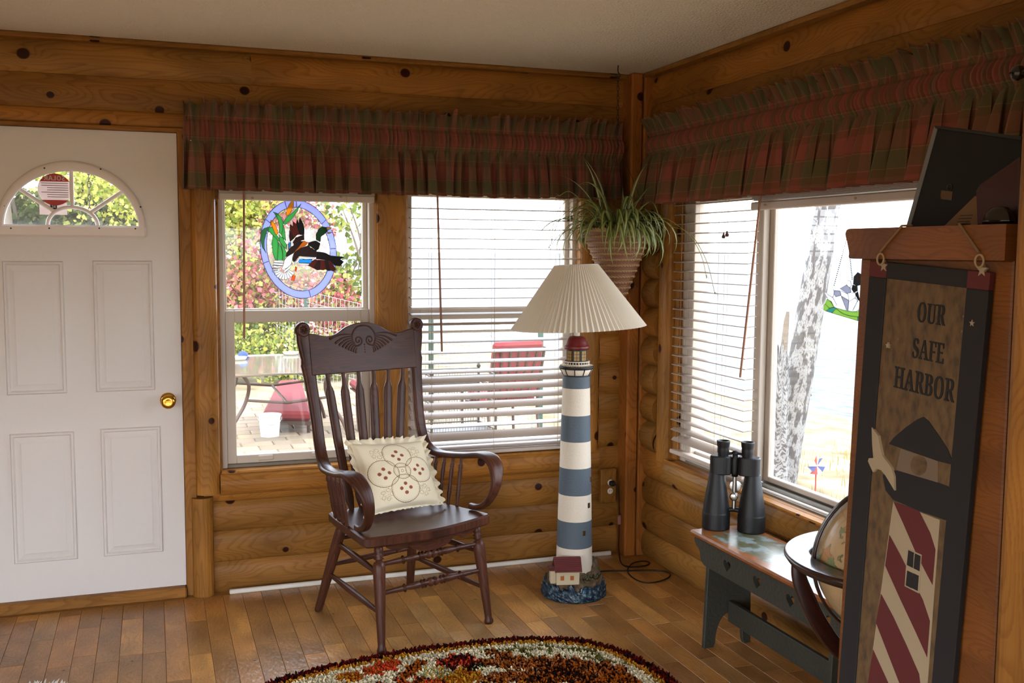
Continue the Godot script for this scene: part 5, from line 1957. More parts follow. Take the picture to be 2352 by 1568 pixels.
func build_binoculars() -> void:
	var a := Vector3(-0.26, 0.459, 1.228)
	var c := Vector3(-0.15, 0.459, 1.312)
	var ax := (c - a)
	var t := thing("binoculars", "large black binoculars standing upright on the bench", "binoculars", (a + c) / 2, -atan2(ax.z, ax.x))
	var half := ax.length() / 2
	var K: Material = M.black_rubber
	for s in [-1.0, 1.0]:
		var x: float = s * half
		var g := G.new().lathe([Vector2(0.045, 0.0), Vector2(0.0535, 0.0), Vector2(0.055, 0.004), Vector2(0.055, 0.062), Vector2(0.0535, 0.066), Vector2(0.0525, 0.07), Vector2(0.0505, 0.095), Vector2(0.044, 0.14), Vector2(0.035, 0.195), Vector2(0.0305, 0.225), Vector2(0.0305, 0.232), Vector2(0.0, 0.232)], 36, Vector3(x, 0, 0))
		part(t, "objective_barrel", g, K)
		# prism housing reaching inwards
		var oval := PackedVector2Array()
		for i in 32:
			var an := TAU * i / 32.0
			oval.append(Vector2(x - s * 0.014 + 0.043 * sign(cos(an)) * pow(abs(cos(an)), 0.75), 0.032 * sign(sin(an)) * pow(abs(sin(an)), 0.75)))
		var hg := G.new().extrude(oval, 0.222, 0.296, 0.004)
		hg.moved(Transform3D(Basis(Vector3.RIGHT, -PI / 2), Vector3.ZERO))
		part(t, "prism_housing", hg, K)
		var ex: float = x - s * 0.022
		part(t, "eyepiece", G.new().lathe([Vector2(0.021, 0.29), Vector2(0.021, 0.306), Vector2(0.0235, 0.309), Vector2(0.0235, 0.325), Vector2(0.0225, 0.330), Vector2(0.0245, 0.334), Vector2(0.0265, 0.352), Vector2(0.0265, 0.356), Vector2(0.021, 0.356), Vector2(0.018, 0.340), Vector2(0.0, 0.338)], 28, Vector3(ex, 0, 0)), M.black)
		part(t, "bridge_arm", G.new().tube([Vector3(x - s * 0.01, 0.255, 0), Vector3(0, 0.265, 0)], 0.012, 10), M.black)
		part(t, "lower_bridge", G.new().tube([Vector3(x - s * 0.03, 0.076, 0), Vector3(0, 0.082, 0)], 0.010, 10), M.black)
	part(t, "hinge", G.new().lathe([Vector2(0.0, 0.215), Vector2(0.012, 0.215), Vector2(0.014, 0.225), Vector2(0.0165, 0.235), Vector2(0.0165, 0.285), Vector2(0.011, 0.292), Vector2(0.010, 0.302), Vector2(0.0135, 0.305), Vector2(0.0135, 0.313), Vector2(0.007, 0.318), Vector2(0.0, 0.319)], 24), M.black)
	part(t, "focus_bridge", G.new().tube([Vector3(-0.032, 0.304, 0.0), Vector3(0.0, 0.309, 0.0), Vector3(0.032, 0.304, 0.0)], 0.0055, 8), M.black)
	part(t, "tripod_rod", G.new().lathe([Vector2(0.0085, 0.078), Vector2(0.0085, 0.22)], 16), M.steel, "chrome rod")
	var cl := G.new().lathe([Vector2(0.0, 0.026), Vector2(0.007, 0.026), Vector2(0.012, 0.024), Vector2(0.0165, 0.022), Vector2(0.0165, 0.012), Vector2(0.013, 0.01), Vector2(0.013, -0.01), Vector2(0.0, -0.012)], 24)
	cl.moved(Transform3D(Basis(Vector3.RIGHT, PI / 2), Vector3(0, 0.138, 0.002)))
	part(t, "clamp_knob", cl, M.steel)
	var dk := G.new().lathe([Vector2(0.0, 0.004), Vector2(0.022, 0.004), Vector2(0.024, 0.0), Vector2(0.022, -0.006), Vector2(0.0, -0.006)], 28)
	dk.moved(Transform3D(Basis(Vector3.RIGHT, PI / 2), Vector3(0.002, 0.172, -0.014)))
	part(t, "mount_disc", dk, M.steel)


func globe_texture() -> ImageTexture:
	var w := 512
	var h := 256
	var a := noise_bytes(w, h, 0.012, 81, 5)
	var b := noise_bytes(w, h, 0.05, 82, 3)
	var im := Image.create(w, h, false, Image.FORMAT_RGB8)
	for y in h:
		for x in w:
			var i := y * w + x
			var n := a[i] / 255.0
			var q := b[i] / 255.0
			var c := Color(0.76, 0.64, 0.47).lerp(Color(0.70, 0.58, 0.42), q)
			if n > 0.53:
				c = Color(0.50, 0.53, 0.36).lerp(Color(0.72, 0.50, 0.30), smoothstep(0.45, 0.6, q))
			elif n > 0.518:
				c = Color(0.42, 0.40, 0.30)
			if x % 43 == 0 or y % 43 == 0: c = c.darkened(0.10)
			im.set_pixel(x, y, c)
	return ImageTexture.create_from_image(im)


func build_globe() -> void:
	var c := Vector3(-0.516, 0.7375, 2.554)
	var t := thing("floor_globe", "antique-toned globe in a round wooden floor stand beside the bookcase", "globe", c)
	var W: Material = M.globe_wood
	var ball := G.new()
	var pr := []
	for i in 33:
		var an := PI * i / 32.0 - PI / 2
		pr.append(Vector2(max(cos(an), 0.0) * 0.206, sin(an) * 0.206))
	ball.lathe(pr, 64)
	for i in ball.uv.size(): ball.uv[i] = Vector2(ball.uv[i].x * 1.0, 1.0 - (asin(clamp(ball.v[i].y / 0.206, -1, 1)) / PI + 0.5))
	var bo := part(t, "ball", ball, mat("globe_map", Color(1, 1, 1), 0.35, {"tex": globe_texture(), "coat": 0.3}), "parchment coloured map ball")
	bo.rotation = Vector3(0.0, 1.9, 0.38)
	part(t, "horizon_ring", G.new().lathe([Vector2(0.222, -0.014), Vector2(0.268, -0.014), Vector2(0.276, -0.010), Vector2(0.276, -0.004), Vector2(0.282, -0.002), Vector2(0.286, 0.004), Vector2(0.286, 0.009), Vector2(0.281, 0.014), Vector2(0.222, 0.014), Vector2(0.222, -0.014)], 72), W, "flat wooden ring")
	# meridian half ring
	var md := []
	var rdir := Vector3(cos(CAM_YAW), 0, sin(CAM_YAW))
	for i in 41:
		var an := deg_to_rad(lerp(-96.0, 186.0, i / 40.0))
		md.append((-rdir * cos(an) * 0.2165) + Vector3(0, sin(an) * 0.2165, 0))
	var wa := []
	var ta := []
	for p in md:
		wa.append(0.010); ta.append(0.004)
	part(t, "meridian", sweep(md, wa, ta, Vector3(0.335, 0, -0.94), 10), W)
	part(t, "pivot", G.new().lathe([Vector2(0.0, 0.2), Vector2(0.007, 0.2), Vector2(0.007, 0.222), Vector2(0.0, 0.228)], 12), M.brass)
	for k in 4:
		var an := CAM_YAW + PI + k * PI / 2.0
		var d := Vector3(cos(an), 0, sin(an))
		var path := []
		for q in arc([Vector2(0.258, -0.012), Vector2(0.252, -0.05), Vector2(0.232, -0.10), Vector2(0.205, -0.155), Vector2(0.165, -0.215), Vector2(0.11, -0.268), Vector2(0.04, -0.30)], 4):
			path.append(d * q.x + Vector3(0, q.y, 0))
		var wv := []
		var tv := []
		for i in path.size():
			var u := float(i) / (path.size() - 1)
			wv.append(0.011)
			tv.append(lerp(0.017, 0.024, sin(PI * u)))
		part(t, "curved_arm", sweep(path, wv, tv, d.cross(Vector3.UP), 12), W)
		var foot := []
		for q in arc([Vector2(0.02, -0.50), Vector2(0.09, -0.53), Vector2(0.17, -0.60), Vector2(0.235, -0.69), Vector2(0.275, -0.722)], 4):
			foot.append(d * q.x + Vector3(0, q.y, 0))
		var fw := []
		var ft := []
		for i in foot.size():
			fw.append(0.012); ft.append(0.016)
		part(t, "foot", sweep(foot, fw, ft, d.cross(Vector3.UP), 12), W)
	part(t, "column", G.new().lathe([Vector2(0.0, -0.56), Vector2(0.02, -0.555), Vector2(0.028, -0.53), Vector2(0.028, -0.48), Vector2(0.018, -0.46), Vector2(0.026, -0.41), Vector2(0.03, -0.37), Vector2(0.02, -0.335), Vector2(0.034, -0.32), Vector2(0.036, -0.285), Vector2(0.02, -0.26), Vector2(0.008, -0.235), Vector2(0.0, -0.222)], 24), W)


# ------------------------------------------------------------------ bookcase, sign and the things on top
func build_bookcase() -> void:
	var o := thing("bookcase", "oak bookcase end with a thick rounded top board", "bookcase")
	var W: Material = M.oak_case
	var ep := PackedVector2Array([Vector2(2.742, 0.0), Vector2(3.225, 0.0), Vector2(3.225, 1.545), Vector2(2.792, 1.545)])
	part(o, "end_panel", G.new().extrude(ep, 0.825, 0.85, 0.003, 1.0, Vector2(0.1, 0.3)).moved(Transform3D(Basis(Vector3.UP, -PI / 2), Vector3.ZERO)), W)
	for z in [[2.797, 2.815], [3.207, 3.225]]:
		part(o, "side_panel", G.new().box(Vector3(-0.825, 0.0, z[0]), Vector3(-0.06, 1.545, z[1]), 0.002), W)
	var tp := PackedVector2Array()
	for p in arc([Vector2(2.797, 1.545), Vector2(2.778, 1.547), Vector2(2.777, 1.56), Vector2(2.768, 1.585), Vector2(2.762, 1.60), Vector2(2.766, 1.61), Vector2(2.776, 1.613)], 3): tp.append(p)
	for p in [Vector2(3.225, 1.613), Vector2(3.225, 1.545)]: tp.append(p)
	var tg := G.new().extrude(tp, 0.06, 0.872, 0.004, 1.0, Vector2(0.2, 0.4))
	tg.moved(Transform3D(Basis(Vector3.UP, -PI / 2), Vector3.ZERO))
	part(o, "top_board", tg, W)
	part(o, "plinth", G.new().box(Vector3(-0.84, 0.0, 2.805), Vector3(-0.06, 0.08, 3.215), 0.002), W)
	for y in [0.45, 0.8, 1.15]:
		part(o, "shelf", G.new().box(Vector3(-0.825, y, 2.815), Vector3(-0.06, y + 0.02, 3.207), 0.002), W)
	# the hanging sign; own axes: x = world z, z = -world x
	var sg := thing("hanging_sign", "tall wooden sign reading OUR SAFE HARBOR with a painted lighthouse hung on the bookcase", "sign", Vector3.ZERO, -PI / 2)
	var X0 := 0.854      # face of the bookcase
	var grain := noise_tex(256, 0.03, 91, false, 1.0, [[0.0, Color(0.25, 0.185, 0.11)], [0.45, Color(0.37, 0.28, 0.17)], [1.0, Color(0.43, 0.335, 0.21)]])
	var tanw := mat("sign_tan", Color(1, 1, 1), 0.75, {"tex": grain, "scale": Vector3(2.5, 5, 1)})
	var dk := mat("sign_dark", Color(0.10, 0.085, 0.088), 0.8)
	var ink := mat("sign_ink", Color(0.10, 0.085, 0.08), 0.8)
	var rd := mat("sign_red", Color(0.34, 0.10, 0.10), 0.75)
	var wh := mat("sign_cream", Color(0.62, 0.55, 0.44), 0.75)
	var gy := mat("sign_grey", Color(0.43, 0.36, 0.29), 0.75)
	var tilt := Transform3D(Basis(Vector3(0, 0, 1), deg_to_rad(-3.2)), Vector3.ZERO)
	var pin := Vector3(3.017, 1.538, 0)
	tilt.origin = pin - tilt.basis * pin
	var bar := func(called: String, x0: float, x1: float, y0: float, y1: float, m: Material, z1: float) -> void:
		part(sg, called, G.new().box(Vector3(x0, y0, X0), Vector3(x1, y1, X0 + z1), 0.0015).moved(tilt), m)
	bar.call("board", 2.89, 3.145, 0.46, 1.505, tanw, 0.010)
	bar.call("border", 2.845, 2.90, 0.46, 1.497, dk, 0.014)
	bar.call("border", 3.132, 3.188, 0.46, 1.497, dk, 0.014)
	bar.call("border", 2.90, 3.132, 1.497, 1.532, dk, 0.014)
	bar.call("border", 2.845, 3.188, 0.41, 0.46, dk, 0.014)
	bar.call("corner_patch", 2.845, 2.90, 1.497, 1.532, rd, 0.0145)
	bar.call("corner_patch", 3.132, 3.188, 1.497, 1.532, rd, 0.0145)
	var at := func(px: float, py: float) -> Vector2:
		var h := hit(px, py, 0, -(X0 + 0.012))
		return Vector2(h.z, h.y)
	var art := func(called: String, pts: Array, m: Material, lift: float) -> void:
		var p := PackedVector2Array()
		for q in pts: p.append(at.call(1880 + q[0] * 0.426, 900 + q[1] * 0.426))
		part(sg, called, G.new().extrude(p, X0 + 0.0095, X0 + 0.0105 + lift), m)
	art.call("painted_tower", [[400, 590], [650, 690], [585, 1568], [540, 1850], [215, 1850], [265, 1568]], wh, 0.0)
	art.call("painted_stripe", [[402, 592], [540, 640], [600, 760], [628, 850], [612, 1040], [570, 960], [520, 860], [455, 710]], rd, 0.0006)
	art.call("painted_stripe", [[380, 770], [440, 880], [500, 1000], [560, 1120], [598, 1235], [583, 1430], [520, 1290], [440, 1120], [357, 935]], rd, 0.0006)
	art.call("painted_stripe", [[335, 1088], [400, 1210], [470, 1360], [540, 1520], [560, 1700], [530, 1800], [430, 1560], [308, 1245]], rd, 0.0006)
	art.call("painted_stripe", [[292, 1388], [370, 1560], [450, 1760], [430, 1850], [330, 1850], [262, 1580]], rd, 0.0006)
	art.call("painted_lantern", [[440, 305], [640, 370], [640, 500], [415, 425]], gy, 0.0003)
	var lamp_o := []
	for i in 20: lamp_o.append([538 + 45 * cos(TAU * i / 20.0), 395 + 56 * sin(TAU * i / 20.0)])
	art.call("painted_light", lamp_o, tanw, 0.0006)
	art.call("painted_roof", [[378, 280], [405, 245], [470, 190], [530, 148], [562, 134], [590, 155], [640, 225], [695, 310], [720, 375], [720, 392], [640, 372], [500, 322]], dk, 0.001)
	art.call("painted_gallery", [[345, 450], [370, 428], [420, 422], [640, 488], [695, 508], [722, 545], [720, 640], [705, 680], [680, 690], [540, 640], [400, 580], [360, 530]], dk, 0.001)
	art.call("painted_window", [[478, 842], [555, 878], [541, 1086], [463, 1046]], wh, 0.001)
	for q in [[484, 852, 0], [520, 870, 1], [478, 962, 0], [510, 976, 1]]:
		art.call("window_pane", [[q[0], q[1]], [q[0] + 30, q[1] + 14], [q[0] + 24, q[1] + 96], [q[0] - 8, q[1] + 80]], dk, 0.0016)
	art.call("seagull", [[295, 190], [330, 235], [342, 300], [352, 340], [400, 405], [416, 455], [418, 530], [370, 450], [345, 420], [322, 412], [302, 432], [275, 372], [280, 356], [304, 355], [298, 280]], wh, 0.006)
	var star := func(px: float, py: float, r: float, m: Material, lift: float) -> void:
		var c: Vector2 = at.call(px, py)
		var p := PackedVector2Array()
		for i in 10:
			var an := PI / 2 + TAU * i / 10.0
			p.append(c + Vector2(cos(an), sin(an)) * (r if i % 2 == 0 else r * 0.42))
		part(sg, "star", G.new().extrude(p, X0 + 0.0095, X0 + 0.0105 + lift), m)
	star.call(2032, 611, 0.013, wh, 0.005)
	star.call(2258, 620, 0.014, wh, 0.005)
	star.call(2041, 793, 0.007, wh, 0.005)
	star.call(2235, 742, 0.007, wh, 0.005)
	star.call(2212, 726, 0.004, gy, 0.0005)
	star.call(2208, 760, 0.004, gy, 0.0005)
	star.call(2062, 778, 0.003, gy, 0.0005)
	# lettering, each line fitted to its place on the board
	for q in [["OUR", Vector2(2106, 741), Vector2(2172, 699)], ["SAFE", Vector2(2094, 824), Vector2(2168, 786)], ["HARBOR", Vector2(2052, 890), Vector2(2193, 872)]]:
		var a: Vector2 = at.call(q[1].x, q[1].y)
		var b: Vector2 = at.call(q[2].x, q[2].y)
		var tm := text_mesh(q[0], 0.05, 0.002, true)
		var bb := tm.get_aabb()
		var mi := MeshInstance3D.new()
		mi.mesh = tm
		mi.name = numbered(sg, "lettering")
		sg.add_child(mi)
		mi.set_surface_override_material(0, ink)
		mi.set_meta("label", "dark letters " + q[0])
		var sx := (b.x - a.x) / bb.size.x
		var sy: float = (b.y - a.y) / bb.size.y if q[0] != "HARBOR" else 0.047 / bb.size.y
		mi.scale = Vector3(sx, sy, 1)
		mi.rotation.z = deg_to_rad(-3.0)
		mi.position = Vector3((a.x + b.x) / 2 - (bb.position.x + bb.size.x / 2) * sx, (a.y + b.y) / 2 - (bb.position.y + bb.size.y / 2) * sy, X0 + 0.0105)
	# rope and rings
	var rp := mat("sign_rope", Color(0.48, 0.36, 0.24), 0.9)
	for q in [[Vector2(2030, 578), Vector2(2080, 530)], [Vector2(2258, 580), Vector2(2212, 530)]]:
		var a: Vector2 = at.call(q[0].x, q[0].y)
		var b: Vector2 = at.call(q[1].x, q[1].y)
		part(sg, "rope", G.new().tube([Vector3(a.x, a.y, 0.876), Vector3(b.x, 1.6155, 0.876), Vector3(b.x, 1.6165, 0.85)], 0.0028, 6), rp)
		var ring := []
		for i in 20:
			var an := TAU * i / 20.0
			ring.append(Vector3(a.x + cos(an) * 0.0105, a.y - 0.016 + sin(an) * 0.012, 0.874))
		part(sg, "ring", G.new().tube(ring, 0.0024, 6, 1.0, Vector3.UP, false, Vector2.ZERO, true), mat("ring_tan", Color(0.60, 0.50, 0.36), 0.5) if not M.has("ring_tan") else M.ring_tan)
	# things on the top board
	var pf := thing("picture_frame", "dark backed picture leaning on top of the bookcase, hanger tag showing", "picture")
	var P := func(px: float, py: float, x: float) -> Vector2:
		var h := hit(px, py, 0, x)
		return Vector2(h.z, h.y)
	var yb := 1.6135
	var quad := PackedVector2Array([P.call(2092, 522, -0.75), P.call(2155, 295, -0.75), P.call(2352, 322, -0.75), P.call(2352, 560, -0.75)])
	quad[0].y = yb; quad[3].y = yb
	var turn := Transform3D(Basis(Vector3.UP, -PI / 2), Vector3.ZERO)
	part(pf, "backing", G.new().extrude(quad, 0.742, 0.755, 0.001).moved(turn), mat("frame_black", Color(0.03, 0.028, 0.03), 0.8))
	var e0 := quad[0]
	var e1 := quad[1]
	var ed := PackedVector2Array([e0 + Vector2(-0.010, 0), e1 + Vector2(-0.006, 0.004), e1 + Vector2(0.004, -0.002), e0 + Vector2(0.004, 0)])
	part(pf, "edge_strip", G.new().extrude(ed, 0.728, 0.757, 0.001).moved(turn), mat("frame_edge", Color(0.42, 0.42, 0.42), 0.6))
	var tp2 := PackedVector2Array([quad[1], quad[1] + Vector2(-0.004, 0.006), quad[2] + Vector2(0, 0.006), quad[2]])
	part(pf, "edge_strip", G.new().extrude(tp2, 0.728, 0.757, 0.0).moved(turn), mat("frame_top", Color(0.10, 0.11, 0.11), 0.7))
	var tg2 := PackedVector2Array([P.call(2162, 448, -0.755), P.call(2164, 437, -0.755), P.call(2189, 440, -0.755), P.call(2187, 460, -0.755), P.call(2163, 457, -0.755)])
	part(pf, "tag", G.new().extrude(tg2, 0.755, 0.757).moved(turn), mat("tag_brown", Color(0.34, 0.24, 0.14), 0.7))
	var hr := []
	var hc: Vector2 = P.call(2183, 430, -0.755)
	for i in 14: hr.append(Vector3(hc.x + cos(TAU * i / 14.0) * 0.007, hc.y + sin(TAU * i / 14.0) * 0.007, 0.757))
	part(pf, "hanger_ring", G.new().tube(hr, 0.0012, 5, 1.0, Vector3.UP, false, Vector2.ZERO, true).moved(turn), M.dark_metal)
	var bk := thing("booklet", "tan booklet leaning on the dark picture above the sign", "booklet")
	var bq := PackedVector2Array([P.call(2170, 522, -0.79), P.call(2243, 450, -0.79), P.call(2275, 455, -0.79), P.call(2270, 522, -0.79)])
	bq[0].y = yb; bq[3].y = yb
	part(bk, "cover", G.new().extrude(bq, 0.785, 0.795, 0.001).moved(turn), mat("booklet_tan", Color(0.42, 0.30, 0.18), 0.8))
	for i in 4:
		var l: Vector2 = P.call(2196 + i * 3, 517 - i * 7, -0.795)
		part(bk, "print_line", G.new().box(Vector3(l.x, l.y, 0.795), Vector3(l.x + 0.035, l.y + 0.0016, 0.7955)).moved(turn), mat("booklet_ink", Color(0.16, 0.12, 0.09), 0.8) if not M.has("booklet_ink") else M.booklet_ink)
	var rb := thing("wooden_box", "dark red wooden box with a slanted top on the bookcase", "box")
	var rq := PackedVector2Array([P.call(2247, 522, -0.82), P.call(2244, 440, -0.82), P.call(2252, 425, -0.82), P.call(2345, 360, -0.82), P.call(2345, 522, -0.82)])
	rq[0].y = yb; rq[4].y = yb
	part(rb, "body", G.new().extrude(rq, 0.80, 0.825, 0.003).moved(turn), mat("box_red", Color(0.20, 0.055, 0.04), 0.45))
	part(rb, "lid_edge", G.new().tube([Vector3(rq[2].x, rq[2].y, 0.8125), Vector3(rq[3].x, rq[3].y, 0.8125)], 0.0035, 6).moved(turn), mat("box_edge", Color(0.46, 0.28, 0.13), 0.5))
	var dc: Vector2 = P.call(2295, 505, -0.845)
	var ds := thing("glazed_dish", "small dark glazed dish upside down on the bookcase top", "dish", Vector3(-0.846, yb, dc.x))
	part(ds, "body", G.new().lathe([Vector2(0.0, 0.034), Vector2(0.018, 0.032), Vector2(0.03, 0.022), Vector2(0.036, 0.008), Vector2(0.038, 0.0), Vector2(0.0, 0.0)], 28, Vector3.ZERO, 0.5, 1.0), mat("dish_glaze", Color(0.06, 0.035, 0.04), 0.15))
	# pine post beside the bookcase
	var ps := thing("support_post", "rounded pine post from floor to ceiling beside the sign", "post")
	var pg := PackedVector2Array()
	for q in arc([Vector2(-0.60, -3.30), Vector2(-0.84, -3.275), Vector2(-0.90, -3.283), Vector2(-0.935, -3.32), Vector2(-0.945, -3.37), Vector2(-0.945, -3.7), Vector2(-0.6, -3.7)], 4): pg.append(q)
	var post := G.new().extrude(pg, 0.0, H)
	post.moved(Transform3D(Basis(Vector3.RIGHT, -PI / 2), Vector3.ZERO))
	for i in post.uv.size():
		var p := post.v[i]
		post.uv[i] = Vector2(p.y, (p.z + p.x) * 0.9)
	part(ps, "shaft", post, M.pine_jamb)
	var hk := thing("coat_hook", "small black ball hook on the pine post", "hook", hit(2338, 167, 0, -0.92))
	part(hk, "ball", G.new().lathe([Vector2(0.0, -0.014), Vector2(0.010, -0.010), Vector2(0.014, 0.0), Vector2(0.010, 0.010), Vector2(0.0, 0.014)], 16, Vector3.ZERO), M.black_gloss)
	part(hk, "arm", G.new().tube([Vector3(0, 0, 0), Vector3(0.0, -0.004, 0.03)], 0.006, 8), M.black_gloss)


# ------------------------------------------------------------------ stained glass
var came_mat: StandardMaterial3D


# pts in the plane's own x/y; a pane with its lead edge
func glass_piece(parent: Node, called: String, pts: PackedVector2Array, z: float, m: Material, t: Transform3D, r := 0.0013) -> void:
	if Geometry2D.triangulate_polygon(pts).is_empty(): return
	var g := G.new()
	g.col = m.get_meta("tone")
	var o := part(parent, called, g.extrude(pts, z - 0.0012, z + 0.0012).moved(t), m)
	var path := []
	for p in pts: path.append(Vector3(p.x, p.y, z))
	part(o, "lead_edge", G.new().tube(path, r, 5, 1.0, Vector3.UP, false, Vector2.ZERO, true).moved(t), came_mat)


func stained(called: String, c: Color, seen := 0.9) -> StandardMaterial3D:
	var m := mat(called, Color(1, 1, 1), 0.25, {"back": Color(1, 1, 1), "spec": 0.4, "vc": true, "alpha": seen})
	m.set_meta("tone", c.srgb_to_linear())
	return m


